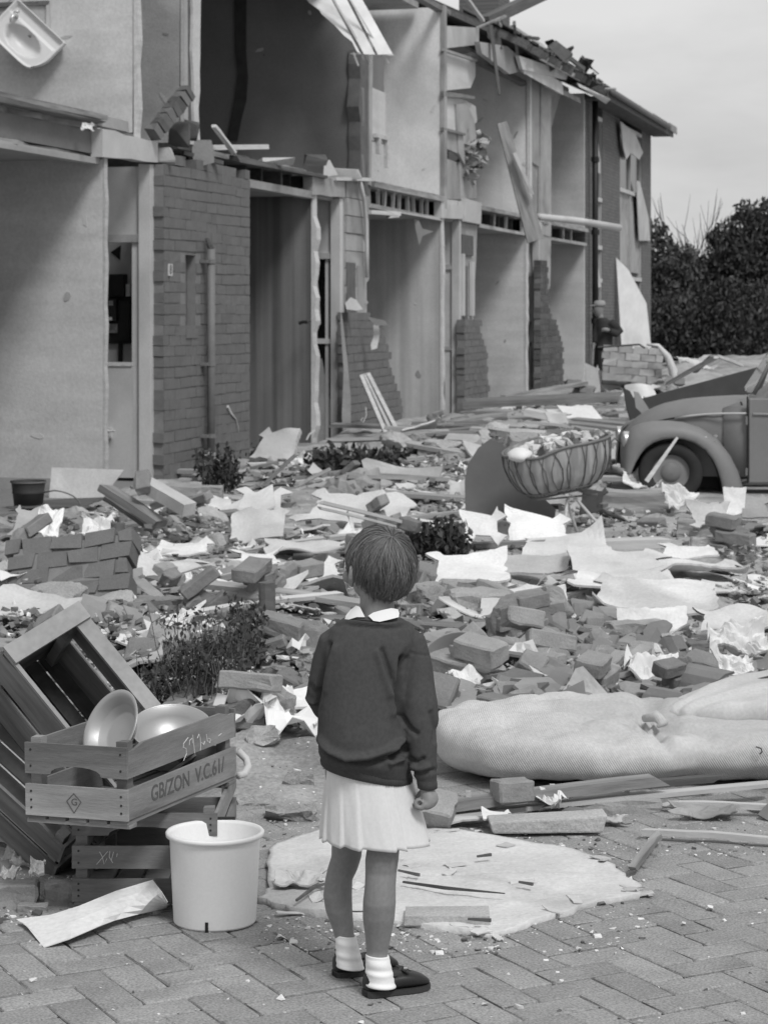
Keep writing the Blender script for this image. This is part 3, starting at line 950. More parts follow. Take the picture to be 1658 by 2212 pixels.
# shallow scars, patches and nail holes in the room walls
def scars(h, s, t0, t1, z0, z1, n, seed, ms=('plaster_dim', 'plaster_mid', 'plaster_bright')):
    r = random.Random(seed); a = h['s0']
    for i in range(n):
        t, z = r.uniform(t0, t1), z0 + (z1 - z0) * r.random(); rr = r.uniform(.008, .05) * (1.8 if r.random() < .15 else 1); el = r.uniform(.5, 2.2); an = r.uniform(0, 3.14)
        pl = []
        for k in range(9):
            q = 2 * math.pi * k / 9; ra = rr * r.uniform(.55, 1.15); x, y = ra * math.cos(q) * el, ra * math.sin(q) / el
            pl.append((t + x * math.cos(an) - y * math.sin(an), z + x * math.sin(an) + y * math.cos(an)))
        MB().prism(pl, s - a - .004 - .0006 * i, s - a - .001, 'x').build('plaster_scar', M[r.choice(ms)], h)


scars(hA, 0, .03, 1.0, .3, 2.8, 4, 1, ('plaster', 'plaster_mid'))
scars(hA, up_s, .03, 1.2, 3.4, 5.0, 3, 2, ('plaster', 'plaster_mid'))
scars(hs[0], sB, .02, .6, 3.4, 5.0, 5, 3, ('plaster_dark', 'plaster_dim'))
scars(hs[1], sDw, .03, 1.0, 3.4, 5.8, 5, 4, ('plaster', 'plaster_mid'))
scars(hs[1], sC, .1, 2.0, 3.4, 5.4, 4, 5, ('plaster_mid', 'soot'))
scars(hs[2], sF, .03, .9, 3.4, 5.6, 6, 6, ('plaster', 'plaster_mid'))
scars(hs[2], PER[2], .03, .9, .4, 2.9, 3, 7, ('plaster_dim', 'plaster'))
scars(hs[3], PER[3], .03, .6, .4, 2.9, 4, 8, ('plaster_dim', 'plaster_mid'))
# chimney
ch = empty('chimney', Hw(18.6, 3.4, 6.6), HZ); ch.parent = None
p = D(1048, 10, 40)
che = MB().box(-.45, .45, -.35, .35, -1.6, 1.2).build('stack', M['far_brick'], hs[2])
chw = D(1046, 5, 38.5)
bpy.data.objects.remove(ch)
loc = hs[2].matrix_world if False else None
rel = chw - Hw(PER[2], 0, 0)
che.location = (rel.dot(DS), rel.dot(DT), chw.z + .4)
che.name = 'chimney'


# ---- loose beams hanging from the row: things of their own
def beam_px(name, p0, p1, Y0, Y1, w, d, m, label, cat='beam', taper=1.):
    a_, b_ = D(*p0, Y0), D(*p1, Y1)
    L = (b_ - a_).length
    o = MB()
    n = 5; r = random.Random(name + str(p0))
    rg = []
    for i in range(n + 1):
        u = i / n; ww = w * (1 + (taper - 1) * u) * (1 + r.uniform(-.06, .06)); dd = d * (1 + (taper - 1) * u)
        rg.append([(u * L, y * ww / 2 + r.uniform(-.004, .004), z * dd / 2) for y, z in ((-1, -1), (1, -1), (1, 1), (-1, 1))])
    o.rings(rg)
    ob = o.build(name, m)
    q = (b_ - a_).to_track_quat('X', 'Z')
    ob.location = a_; ob.rotation_euler = q.to_euler()
    tag(ob, label, cat)
    return ob


beam_px('roof_beam', (1044, 48), (1175, -14), 34.5, 36, .2, .17, M['wood_dark'], 'dark roof beam jutting up against the sky above the broken eaves')
beam_px('hanging_plank', (1059, 55), (1078, 205), 33.2, 33.2, .14, .05, M['wood_dark'], 'dark plank hanging straight down from the roof edge', 'plank', .8)
beam_px('thin_lath', (1006, -5), (1043, 46), 33, 33.5, .06, .04, M['panel_pale'], 'white lath sloping down beside the dark jutting roof beam', 'lath')
beam_px('broken_beam', (1083, 265), (1156, 520), 33.6, 33.6, .12, .15, M['wood'], 'long broken timber leaning across the front, split at its lower end', 'beam', 1.7)
beam_px('thin_lath', (1110, 330), (1150, 420), 33.4, 33.4, .06, .06, M['panel_pale'], 'pale split lath lying along the leaning broken timber', 'lath', .7)
pi_ = MB(); a_, b_ = D(1163, 468, 36.5), D(1336, 492, 39.5)
pi_.tube([a_, a_.lerp(b_, .5) + Vector((0, 0, .02)), b_], [.055, .06, .065], 10)
tag(pi_.build('long_pipe', M['plaster'], smooth=True), 'long pale pipe sticking out level from the upper floor edge', 'pipe')
# ---------------------------------------------------------------- ground
def smooth(a, b, x):
    t = max(0., min(1., (x - a) / (b - a))); return t * t * (3 - 2 * t)


def bumpf(X, Y, cx, cy, rx, ry, h):
    d = ((X - cx) / rx) ** 2 + ((Y - cy) / ry) ** 2
    return h * math.exp(-d * 1.2) if d < 6 else 0.


def inside_row(X, Y):
    p = (X - O_H.x, Y - O_H.y)
    s = p[0] * DS.x + p[1] * DS.y; t = p[0] * DT.x + p[1] * DT.y
    return s, t


def T0(X, Y):
    """height of the ground: flat pavement in front, rising rubble-covered yard behind"""
    h = -.035
    k = smooth(7.4, 9.2, Y - max(0, -X - .5) * 1.0) * (1 - smooth(60, 70, Y))
    # sand heap behind the bucket
    h += bumpf(X, Y, -.38, 8.1, .5, .8, .13) * (.8 + .4 * fbm(X * 5, Y * 3))
    h += k * (.10 + .09 * fbm(X * 1.1, Y * .55, 3) + .04 * fbm(X * 4, Y * 2.6, 7) + .012 * fbm(X * 14, Y * 9, 5, 2))
    h += k * smooth(14, 30, Y) * .12
    h += bumpf(X, Y, 4.6, 35.5, 2.2, 3.5, .55)
    h += bumpf(X, Y, 7.2, 40, 2.2, 4, .75)
    h += bumpf(X, Y, 1.6, 25, 2.4, 5, .22)
    h += bumpf(X, Y, -1.9, 11.9, .7, 1.3, .15)
    h += bumpf(X, Y, -1.5, 7.6, .5, 1., .08)
    s, t = inside_row(X, Y)
    if t > -.3 and -7 < s < 33:
        h = min(h, .02) if t > .3 else h * (1 - smooth(-.3, .3, t)) + .02 * smooth(-.3, .3, t)
    if 1.9 < X < 7 and 17.6 < Y < 21.5:
        h = min(h, .05)
    return h


def axis(vals):
    out = []
    for a, b, st in vals:
        out += list(np.arange(a, b, st))
    return out


gx = axis([(-1500, -200, 200), (-200, -40, 30), (-40, -8, 4), (-8, -3, .5), (-3, 3, .06), (3, 7, .12), (7, 14, .5), (14, 50, 4), (50, 200, 30), (200, 1600, 200)])
gy = axis([(-1000, -100, 150), (-100, -10, 15), (-10, 4, 1), (4, 16, .06), (16, 30, .15), (30, 50, .5), (50, 90, 4), (90, 300, 30), (300, 2400, 300)])
vs = [(x, y, T0(x, y) if (-9 < x < 15 and 3 < y < 72) else -.035) for y in gy for x in gx]
nx = len(gx)
fs = [(j * nx + i, j * nx + i + 1, (j + 1) * nx + i + 1, (j + 1) * nx + i) for j in range(len(gy) - 1) for i in range(nx - 1)]
M['earth'] = mat('earth', .36, .95, .35, 3.0, .8, 30, blot=.3, bdist=.02, fine=.2)
M['paver'] = mat('paver', .29, .9, .16, 7, .7, 110, rand=.10, fine=.28, blot=.14, bdist=.005, smear=.3)
M['joint'] = mat('joint_sand', .19, .95, .2, 20, .5, 90)
gnd = MB(); gnd.v = vs; gnd.f = fs
go = gnd.build('ground', M['earth'], smooth=True)
tag(go, kind='structure')

# ---- pavement of herringbone pavers
pv = MB().box(-3.2, 3.2, 2.0, 8.6, -.03, -.012).build('pavement', M['joint'])
tag(pv, kind='structure')
PL, PW = .206, .103
pm = []
for i in range(5):
    r = random.Random(900 + i)
    bm = bmesh.new()
    bmesh.ops.create_cube(bm, size=1.)
    bmesh.ops.scale(bm, vec=(PL - .0045, PW - .0045, .05), verts=bm.verts)
    bmesh.ops.bevel(bm, geom=[e for e in bm.edges if all(v.co.z > 0 for v in e.verts)] + [e for e in bm.edges if abs(e.verts[0].co.z - e.verts[1].co.z) > .01], offset=.006, segments=2, affect='EDGES', profile=.5)
    for v in bm.verts:
        v.co += Vector((r.uniform(-1, 1), r.uniform(-1, 1), r.uniform(-.5, .5))) * .0022
    me = bpy.data.meshes.new('paver'); bm.to_mesh(me); bm.free(); me.materials.append(M['paver']); pm.append(me)
PA = math.radians(27.5)
ca, sa_ = math.cos(PA), math.sin(PA)
cells = []
r = random.Random(2)
# herringbone: horizontal brick at (2-cell) positions, unit u = PW
u = PW
for i in range(-55, 75):
    for j in range(-55, 85):
        m4 = (i - j) % 4
        if m4 == 0:                       # lies along a
            cx, cy, rot = (i + 1) * u, (j + .5) * u, 0
        elif m4 == 3:                     # lies along b
            cx, cy, rot = (i + .5) * u, (j + 1) * u, 1
        else:
            continue
        X = cx * ca - cy * sa_; Y = 5 + cx * sa_ + cy * ca
        if -3.1 < X < 3.1 and 2.1 < Y < 8.5:
            cells.append((X, Y, rot))


def in_view(X, Y, z=0, m=0):
    x = PCX + FPX * X / Y; y = HOR + FPX * (CAM_H - z) / Y
    return -m < x < 1658 + m and y < 2212 + m


seen = sorted([c for c in cells if in_view(c[0], c[1], 0, 60) and c[1] < 7.5], key=lambda c: c[1])
part_cells = seen[:298]; pc = set(part_cells)
rest = MB()
for c in cells:
    z = -.026 + r.uniform(-.0016, .0016) + .002 * fbm(c[0] * 2, c[1] * 2)
    T = Matrix.Translation((c[0], c[1], z)) @ Matrix.Rotation(PA + c[2] * math.pi / 2 + r.uniform(-.012, .012), 4, 'Z') @ Euler((r.uniform(-.006, .006), r.uniform(-.006, .006), 0)).to_matrix().to_4x4()
    me = r.choice(pm)
    if c in pc:
        o = bpy.data.objects.new('paver', me); COL.objects.link(o); o.parent = pv; o.matrix_local = T
    else:
        rest.add([v.co for v in me.vertices], [tuple(p.vertices) for p in me.polygons], T)
ro = rest.build('pavers', mat('paver_rest', .29, .9, .16, 7, .7, 110, island=.10, fine=.28, bdist=.005, smear=.3), pv)
ro['kind'] = 'stuff'
for o in list(pv.children) + [pv]:
    pass
pv.location.z = .0

# ---------------------------------------------------------------- trees behind
def leafmass(rg, lobes, n, size):
    b = MB()
    ws = [(l[3] * l[4] * l[5]) ** .8 for l in lobes]
    for q in range(n):
        l = rg.choices(lobes, ws)[0]
        while True:
            p = Vector((rg.uniform(-1, 1), rg.uniform(-1, 1), rg.uniform(-1, 1)))
            if .35 < p.length < 1: break
        c = Vector((l[0] + p.x * l[3], l[1] + p.y * l[4], l[2] + p.z * l[5]))
        if c.z < .05: continue
        s = size * rg.uniform(.5, 1.3)
        e = Euler((rg.uniform(0, 6.28), rg.uniform(0, 6.28), rg.uniform(0, 6.28))).to_matrix()
        b.add([c + e @ Vector(v) for v in ((-s, 0, 0), (0, -s * .45, .1 * s), (s, 0, 0), (0, s * .45, .1 * s))], [(0, 1, 2, 3)])
    return b


def tree(loc, lobes_, n, size, seed, label, h, mat_='leaf', bare=False, spread=1.):
    rg = random.Random(seed)
    lobes = list(lobes_)
    for l in lobes_:                                       # ragged outline: small sprays round every mass
        for _ in range(9):
            a, q = rg.uniform(0, 6.28), rg.uniform(.85, 1.2); u_ = rg.uniform(-.2, 1)
            lobes.append((l[0] + l[3] * q * math.cos(a) * (1 - u_ * u_) ** .5, l[1] + l[4] * .6 * math.sin(a), l[2] + l[5] * q * u_, l[3] * rg.uniform(.12, .26), l[4] * .2, l[5] * rg.uniform(.12, .28)))
    e = empty('tree', loc); tag(e, label, 'tree', 'trees beyond the rubble')
    b = MB()
    b.tube([(0, 0, -.2), (.1, 0, h * .3), (-.05, .1, h * .6)], [h * (.012 if bare else .035), h * (.009 if bare else .028), h * (.005 if bare else .018)], 8)
    for i in range(14 if bare else 8):
        a = rg.uniform(0, 6.28); z0 = h * rg.uniform(.2, .6); L = h * rg.uniform(.3, .5)
        p0 = Vector((0, 0, z0)); d = Vector((math.cos(a) * .6 * spread, math.sin(a) * .6, 1)).normalized()
        p1 = p0 + d * L * .5 + Vector((rg.uniform(-.1, .1), 0, 0)); p2 = p0 + d * L
        b.tube([p0, p1, p2], [h * (.006 if bare else .012), h * (.0035 if bare else .008), h * .0015], 5)
        if bare:
            for k in range(5):
                q0 = p0.lerp(p2, rg.uniform(.3, 1)); dd = (d + Vector((rg.uniform(-1, 1), rg.uniform(-1, 1), rg.uniform(-.2, .8))) * .6).normalized()
                b.tube([q0, q0 + dd * L * .3, q0 + dd * L * .45 + Vector((0, 0, .1))], [h * .0026, h * .0018, h * .001], 4)
    b.build('trunk', M['bark' if not bare else 'twig'], e)
    if n:
        c = leafmass(rg, lobes, n, size).build('crown', M[mat_], e)
    return e


def P2(x, Y): return (D(x, 700, Y).x, Y, 0)


Yt = 62.
k_ = Yt / FPX
tree(P2(1440, 60), [(0, 0, 1.6, 1.1, 1.2, 1.6), (.5, .3, 2.3, .9, 1, 1.2), (-.2, 0, 3.0, .5, .6, .9), (-.4, 0, 3.9, .35, .5, .35)], 9000, .08, 1, 'loose dark bush close to the corner of the last house', 4.2)
tree(P2(1530, 62), [(0, 0, 1.6, 1.7, 1.3, 1.7), (.8, .3, 2.4, 1.1, 1, 1.2), (-.8, 0, 2.3, 1.0, 1, 1.1)], 13000, .085, 2, 'broad dark thicket with bare twigs rising out of it', 4.4, 'leaf_dark')
tree(P2(1530, 61), [], 0, .1, 3, 'bare dead shrub sticking up against the sky over the thicket', 4.6, bare=True, spread=2.0)
tree(P2(1478, 61.5), [], 0, .1, 8, 'thin leafless sapling left of the bare dead shrub', 4.3, bare=True)
tree(P2(1630, 60), [(0, 0, 2.0, 1.5, 1.3, 1.9), (-.3, 0, 3.4, 1.0, 1, 1.0), (.4, 0, 4.0, .8, .9, .8), (.5, .2, 2.8, 1.3, 1, 1.1)], 15000, .085, 4, 'tallest dense tree at the far right behind the car', 5.2, 'leaf_dark')
tree(P2(1740, 63), [(0, 0, 2.2, 1.8, 1.4, 2.1), (.4, 0, 3.6, 1.2, 1.2, 1.1)], 6000, .14, 5, 'dense tree outside the right edge behind the car roof', 5.0, 'leaf_dark')
tree(P2(1600, 58), [(0, 0, 1.2, 1.7, 1.0, 1.3), (-1.5, .3, 1.1, 1.3, 1, 1.2), (-2.6, .3, 1.0, 1.0, 1, 1.1)], 13000, .08, 6, 'low dark hedge in front of the trees', 2.4, 'leaf_dark')

# ---------------------------------------------------------------- rubble: a height map that pieces pile up on
HX0, HY0, HRES = -4.5, 5.0, .04
hw_, hh_ = int(11.5 / HRES), int(40 / HRES)
HM = np.zeros((hh_, hw_), np.float32)
PROT = np.zeros((hh_, hw_), bool)
for j in range(hh_):
    for i in range(0, hw_, 3):
        v = T0(HX0 + i * HRES, HY0 + j * HRES)
        HM[j, i:i + 3] = v


def foot(X, Y, w, l, ang):
    rr = math.hypot(w, l) / 2
    i0, i1 = int((X - rr - HX0) / HRES), int((X + rr - HX0) / HRES) + 1
    j0, j1 = int((Y - rr - HY0) / HRES), int((Y + rr - HY0) / HRES) + 1
    if i0 < 0 or j0 < 0 or i1 >= hw_ or j1 >= hh_: return None
    ii, jj = np.meshgrid(np.arange(i0, i1 + 1), np.arange(j0, j1 + 1))
    dx = ii * HRES + HX0 - X; dy = jj * HRES + HY0 - Y
    c, s = math.cos(ang), math.sin(ang)
    a = dx * c + dy * s; b = -dx * s + dy * c
    m = (abs(a) <= w / 2 + .01) & (abs(b) <= l / 2 + .01)
    if not m.any():
        m[m.shape[0] // 2, m.shape[1] // 2] = True
    return jj[m], ii[m], a[m], b[m]


def settle(X, Y, w, l, ang, q=70, raise_=0., cap=9., fit=.6):
    """where a piece comes to rest: height, tilt about its own x and y; raises the heap beneath it"""
    f = foot(X, Y, w, l, ang)
    if f is None: return .0, 0, 0
    jj, ii, a, b = f
    z = HM[jj, ii]
    if len(z) > 6:
        A = np.c_[a, b, np.ones(len(a))]
        co, *_ = np.linalg.lstsq(A, z, rcond=None)
        gx_, gy_ = float(np.clip(co[0], -.5, .5)) * fit, float(np.clip(co[1], -.5, .5)) * fit
    else:
        gx_ = gy_ = 0.
    res = z - (gx_ * a + gy_ * b)
    zz = min(float(np.percentile(res, q)), float(res.min()) + cap)
    HM[jj, ii] = np.maximum(z, zz + gx_ * a + gy_ * b + raise_)
    return zz, gx_, gy_


# ---- piece shapes
def hull_mesh(name, r, w, l, h, n, m, flat=False, rough=0):
    bm = bmesh.new()
    for i in range(n):
        if flat:
            a = 2 * math.pi * (i + r.uniform(-.3, .3)) / n
            q = r.uniform(.75, 1.0)
            # squarish outline
            ex = abs(math.cos(a)) ** .6 * math.copysign(1, math.cos(a)); ey = abs(math.sin(a)) ** .6 * math.copysign(1, math.sin(a))
            for z in (0, 1):
                bm.verts.new((ex * w / 2 * q * (1 - .04 * z), ey * l / 2 * q * (1 - .04 * z), h * z + r.uniform(-.06, .06) * h))
        else:
            bm.verts.new((r.uniform(-.5, .5) * w, r.uniform(-.5, .5) * l, r.uniform(0, 1) * h))
    if not flat:
        for sx in (-1, 1):
            for sy in (-1, 1):
                if r.random() < .75: bm.verts.new((sx * w * .45 * r.uniform(.7, 1), sy * l * .45 * r.uniform(.7, 1), r.uniform(0, .2) * h))
                if r.random() < .55: bm.verts.new((sx * w * .45 * r.uniform(.6, 1), sy * l * .45 * r.uniform(.6, 1), h * r.uniform(.8, 1)))
    res = bmesh.ops.convex_hull(bm, input=bm.verts)
    junk = [g for g in res['geom_interior'] + res['geom_unused'] if isinstance(g, bmesh.types.BMVert)]
    bmesh.ops.delete(bm, geom=list(set(junk)), context='VERTS')
    if rough:
        for _ in range(2 if rough > 1 else 1):
            bmesh.ops.triangulate(bm, faces=bm.faces)
            bmesh.ops.subdivide_edges(bm, edges=[e for e in bm.edges if e.calc_length() > max(w, l) * .16], cuts=1)
        bmesh.ops.triangulate(bm, faces=bm.faces)
        q = 3. / max(w, l); o_ = r.uniform(0, 50)
        for v in bm.verts:
            c = v.co * q * 2
            v.co += Vector((noise.noise(c + Vector((o_, 0, 0))), noise.noise(c + Vector((0, o_, 3))), noise.noise(c + Vector((0, 5, o_))))) * max(w, l) * .10
            c = c * 3
            v.co += Vector((noise.noise(c + Vector((o_, 0, 0))), noise.noise(c + Vector((0, o_, 3))), noise.noise(c + Vector((0, 5, o_))))) * max(w, l) * .045
    else:
        bmesh.ops.dissolve_limit(bm, angle_limit=.12, verts=bm.verts, edges=bm.edges)
    me = bpy.data.meshes.new(name); bm.to_mesh(me); bm.free()
    if m: me.materials.append(m)
    return me


def sheet_mb(r, w, l, th, curl, crumple=0., nr=7, na=26, jag=.09, fold=None, square=.45, cmin=.72, flut=.06):
    """a thin torn sheet: jagged outline, curled edges; solid with thickness"""
    sx, sy, sz = r.uniform(0, 99), r.uniform(0, 99), r.uniform(0, 99)
    ang0 = r.uniform(0, 6.28); ca_, sb_ = math.cos(ang0), math.sin(ang0)
    corners = []
    for (cx_, cy_) in ((-1, -1), (1, -1), (1, 1), (-1, 1)):
        q = (cx_ * w / 2 * r.uniform(cmin, 1.0), cy_ * l / 2 * r.uniform(cmin, 1.0))
        if r.random() < .35:                               # a broken-off corner
            corners.append((q[0] * (r.uniform(.35, .8) if cx_ * cy_ > 0 else 1), q[1] * (1 if cx_ * cy_ > 0 else r.uniform(.35, .8))))
            corners.append((q[0] * (1 if cx_ * cy_ > 0 else r.uniform(.35, .8)), q[1] * (r.uniform(.35, .8) if cx_ * cy_ > 0 else 1)))
        else:
            corners.append(q)
    nc = len(corners); outl = []
    per = [math.hypot(corners[(k + 1) % nc][0] - corners[k][0], corners[(k + 1) % nc][1] - corners[k][1]) for k in range(nc)]
    tot = sum(per)
    torn = [r.random() < .5 for _ in range(nc)]
    for k in range(na):
        d_ = tot * k / na; e_ = 0
        while e_ < nc - 1 and d_ > per[e_]: d_ -= per[e_]; e_ += 1
        u_ = min(1, d_ / max(per[e_], 1e-6)); c0_, c1_ = corners[e_], corners[(e_ + 1) % nc]
        jg = jag * (.55 if torn[e_] else .1) * math.sin(math.pi * min(1, u_ + .12)) ** .5
        q = 1 - abs(r.gauss(0, jg))
        outl.append(((c0_[0] + (c1_[0] - c0_[0]) * u_) * q, (c0_[1] + (c1_[1] - c0_[1]) * u_) * q))

    def zf(x, y):
        u, v = x / w, y / l
        d = (x * ca_ + y * sb_) / max(w, l)
        z = curl * w * (d * d * 1.6) + curl * w * .5 * noise.noise(Vector((u * 1.6 + sx, v * 1.6 + sy, 0)))
        z += flut * w * (min(1, abs(2 * u)) ** 3 + min(1, abs(2 * v)) ** 3) * noise.noise(Vector((u * 2.6 + sy, v * 2.6 + sx, 9)))
        if crumple: z += crumple * w * noise.noise(Vector((u * 4 + sz, v * 4, 1))) + crumple * .5 * w * abs(noise.noise(Vector((u * 7 + sz, v * 7, 5))))
        if fold:
            z += fold * abs(x * sb_ - y * ca_ - .1 * w)
        return z
    top = []; bot = []
    for i in range(1, nr + 1):
        u = i / nr
        top.append([(x * u, y * u, zf(x * u, y * u) + th) for x, y in outl])
        bot.append([(x * u, y * u, zf(x * u, y * u)) for x, y in outl])
    b = MB()
    b.v.append((0, 0, zf(0, 0) + th)); b.v.append((0, 0, zf(0, 0)))
    for i in range(nr):
        b.v.extend(top[i])
    for i in range(nr):
        b.v.extend(bot[i])
    t0, b0 = 2, 2 + nr * na
    for k in range(na):
        k2 = (k + 1) % na
        b.f.append((0, t0 + k, t0 + k2)); b.f.append((1, b0 + k2, b0 + k))
        for i in range(nr - 1):
            b.f.append((t0 + i * na + k, t0 + (i + 1) * na + k, t0 + (i + 1) * na + k2, t0 + i * na + k2))
            b.f.append((b0 + i * na + k, b0 + i * na + k2, b0 + (i + 1) * na + k2, b0 + (i + 1) * na + k))
        e = (nr - 1) * na
        b.f.append((t0 + e + k, b0 + e + k, b0 + e + k2, t0 + e + k2))
    return b


def plank_mb(r, L, w, th, warp=.01, split=True):
    n = 6; rg = []
    for i in range(n + 1):
        u = i / n; z = warp * math.sin(u * 3.1); sh = r.uniform(-.004, .004)
        rg.append([((u - .5) * L + (r.uniform(-.03, .03) if i in (0, n) and split else 0), y * w / 2 + sh, z + zz * th) for y, zz in ((-1, 0), (1, 0), (1, 1), (-1, 1))])
    return MB().rings(rg)


def tile_mb(r, w, l, th=.014):
    """fragment of a wavy clay roof tile with broken ends"""
    n = 9; pr = [(w * (i / (n - 1) - .5), .035 * math.sin(i / (n - 1) * math.pi * 1.9 + .4)) for i in range(n)]
    y0 = [-l / 2 + r.uniform(0, .3) * l for _ in pr]; y1 = [l / 2 - r.uniform(0, .3) * l for _ in pr]
    b = MB(); o = 0
    for (x, z), a, c in zip(pr, y0, y1):
        b.v += [(x, a, z + .03), (x, c, z + .03), (x, c, z + .03 + th), (x, a, z + .03 + th)]
    for i in range(n - 1):
        q = i * 4
        for k in range(4):
            b.f.append((q + k, q + (k + 1) % 4, q + 4 + (k + 1) % 4, q + 4 + k))
    b.f.append((3, 2, 1, 0)); q = (n - 1) * 4; b.f.append((q, q + 1, q + 2, q + 3))
    return b


M['r_brick'] = mat('loose_brick', .235, .9, .2, 8, .5, 50, rand=.3, fine=.1)
M['r_brick_pale'] = mat('pale_brick', .36, .9, .2, 8, .5, 50, rand=.2, fine=.1)
M['r_tile'] = mat('tile_shard', .22, .85, .2, 6, .3, 50, rand=.35)
M['r_conc'] = mat('broken_concrete', .36, .92, .2, 6, .7, 40, rand=.25, fine=.15)
M['r_white'] = mat('plasterboard', .66, .85, .12, 3, .35, 25, rand=.14, blot=.25, fine=.07)
M['r_grey'] = mat('fibreboard', .44, .9, .15, 3, .4, 25, rand=.35, blot=.25, fine=.06)
M['r_paper'] = mat('paper', .72, .8, .06, 4, .2, 20, rand=.1)
M['r_foil'] = mat('crumpled_foil', .55, .35, .1, 4, .3, 20, rand=.2, spec=.6)
M['r_wood'] = mat('debris_wood', .28, .8, .3, 3, .4, 30, stretch=(1, 9, 9), rand=.45, blot=.2)
M['r_woodpale'] = mat('debris_wood_pale', .5, .8, .2, 3, .3, 30, stretch=(1, 9, 9), rand=.2)
M['r_dark'] = mat('tar_felt', .06, .9, .2, 4, .3, 30, rand=.3)

SH = {}
rs = random.Random(5)


def shapes(key, n, fn, m):
    out = []
    for i in range(n):
        b = fn()
        if isinstance(b, MB):
            b = b.mesh(key)
        if not b.materials: b.materials.append(m)
        out.append(b)
    SH[key] = out


def worn_brick(w=.21, l=.1, h=.065):
    bm = bmesh.new(); bmesh.ops.create_cube(bm, size=1.); bmesh.ops.scale(bm, vec=(w, l, h), verts=bm.verts)
    bmesh.ops.bevel(bm, geom=bm.edges[:], offset=.006, segments=1, affect='EDGES')
    bmesh.ops.subdivide_edges(bm, edges=[e for e in bm.edges if e.calc_length() > .03], cuts=3, use_grid_fill=True)
    o_ = rs.uniform(0, 50)
    for v in bm.verts:
        c = v.co * 22; k = .0045 + (.01 if noise.noise(v.co * 9 + Vector((o_, 0, 0))) > .25 else 0)
        v.co += Vector((noise.noise(c + Vector((o_, 0, 0))), noise.noise(c + Vector((0, o_, 3))), noise.noise(c + Vector((0, 5, o_))))) * k
        v.co.z += h / 2
    me = bpy.data.meshes.new('brick'); bm.to_mesh(me); bm.free(); return me


shapes('brick', 6, worn_brick, M['r_brick'])
def stone(w=.26, l=.2, h=.13):
    bm = bmesh.new(); bmesh.ops.create_icosphere(bm, subdivisions=4, radius=1.)
    o_ = rs.uniform(0, 90); pl_ = [(Vector((rs.gauss(0, 1), rs.gauss(0, 1), rs.gauss(0, 1))).normalized(), rs.uniform(.42, .75)) for _ in range(13)]
    for v in bm.verts:
        p = v.co.copy()
        for n_, d_ in pl_:
            k = p.dot(n_)
            if k > d_: p -= n_ * (k - d_)
        c = p * 2.2
        p *= 1 + .13 * noise.noise(c + Vector((o_, 0, 0))) + .07 * noise.noise(c * 3 + Vector((0, o_, 0))) + .045 * noise.noise(c * 8 + Vector((0, 0, o_)))
        v.co = Vector((p.x * w * .62, p.y * l * .62, p.z * h * .62 + h * .42))
    me = bpy.data.meshes.new('stone'); bm.to_mesh(me); bm.free(); return me


def brick_cluster():
    b = MB(); nb = rs.choice([2, 2, 3, 3, 4, 5]); cols = 2 if nb > 3 else 1
    for i in range(nb):
        lay = i % 3; off = (i // 3) * .2 + (.1 if lay % 2 else 0) + rs.uniform(-.01, .01)
        me = worn_brick(rs.uniform(.12, .21), .1, .06)
        b.add([v.co for v in me.vertices], [tuple(p.vertices) for p in me.polygons], Matrix.Translation((off - .1, rs.uniform(-.006, .006), lay * .068)) @ Matrix.Rotation(rs.uniform(-.04, .04), 4, 'Z'))
        bpy.data.meshes.remove(me)
    me = stone(.26, .09, .07 * min(nb, 3)); b.add([v.co for v in me.vertices], [tuple(p.vertices) for p in me.polygons], Matrix.Translation((0, 0, -.005))); bpy.data.meshes.remove(me)
    # turn some on their side
    k = rs.choice([0, 0, 1, 2]); R = [Matrix.Identity(4), Matrix.Translation((0, 0, .05)) @ Matrix.Rotation(math.pi / 2, 4, 'X'), Matrix.Rotation(.35, 4, 'Y')][k]
    b.v = [tuple(R @ Vector(p)) for p in b.v]
    return b


shapes('half_brick', 6, lambda: worn_brick(rs.uniform(.09, .15), .1, .065), M['r_brick'])
shapes('rubble_lump', 9, stone, M['r_conc'])
shapes('brick_lump', 12, brick_cluster, M['r_brick'])
shapes('roof_tile_shard', 10, lambda: tile_mb(rs, rs.uniform(.16, .27), rs.uniform(.14, .34)), M['r_tile'])
shapes('flat_shard', 10, lambda: sheet_mb(rs, .26, .2, .014, .04, jag=.06, nr=2, na=12), M['r_tile'])
shapes('board_piece', 14, lambda: sheet_mb(rs, rs.uniform(.35, .7), rs.uniform(.2, .42), .010, rs.uniform(.02, .16), jag=.10, nr=5, na=30), M['r_white'])
shapes('grey_board_piece', 14, lambda: sheet_mb(rs, rs.uniform(.35, .8), rs.uniform(.2, .42), .012, rs.uniform(.02, .14), jag=.10, nr=5, na=30), M['r_grey'])
shapes('crumpled_paper', 8, lambda: sheet_mb(rs, .28, .22, .002, .2, crumple=.35, nr=6, na=20, jag=.1), M['r_paper'])
shapes('wood_piece', 8, lambda: plank_mb(rs, 1.0, .07, .025), M['r_wood'])
shapes('pale_lath', 5, lambda: plank_mb(rs, 1.0, .035, .02, .02), M['r_woodpale'])
shapes('concrete_slab', 6, lambda: hull_mesh('concrete_slab', rs, .42, .3, .07, 8, None, flat=True), M['r_conc'])
shapes('felt_piece', 5, lambda: sheet_mb(rs, .4, .3, .004, .25, jag=.1, nr=4, na=18), M['r_dark'])
# ---------------------------------------------------------------- hand-placed debris, measured in the photograph
def gz(x, y, z0=None):
    """point of the heap surface under photograph pixel (x, y)"""
    z = .12 if z0 is None else z0
    for _ in range(6):
        p = G(x, y, z)
        i, j = int((p.x - HX0) / HRES), int((p.y - HY0) / HRES)
        if 0 <= i < hw_ and 0 <= j < hh_:
            nz = float(HM[j, i])
        else:
            nz = 0
        z = z * .5 + nz * .5
    return G(x, y, z)


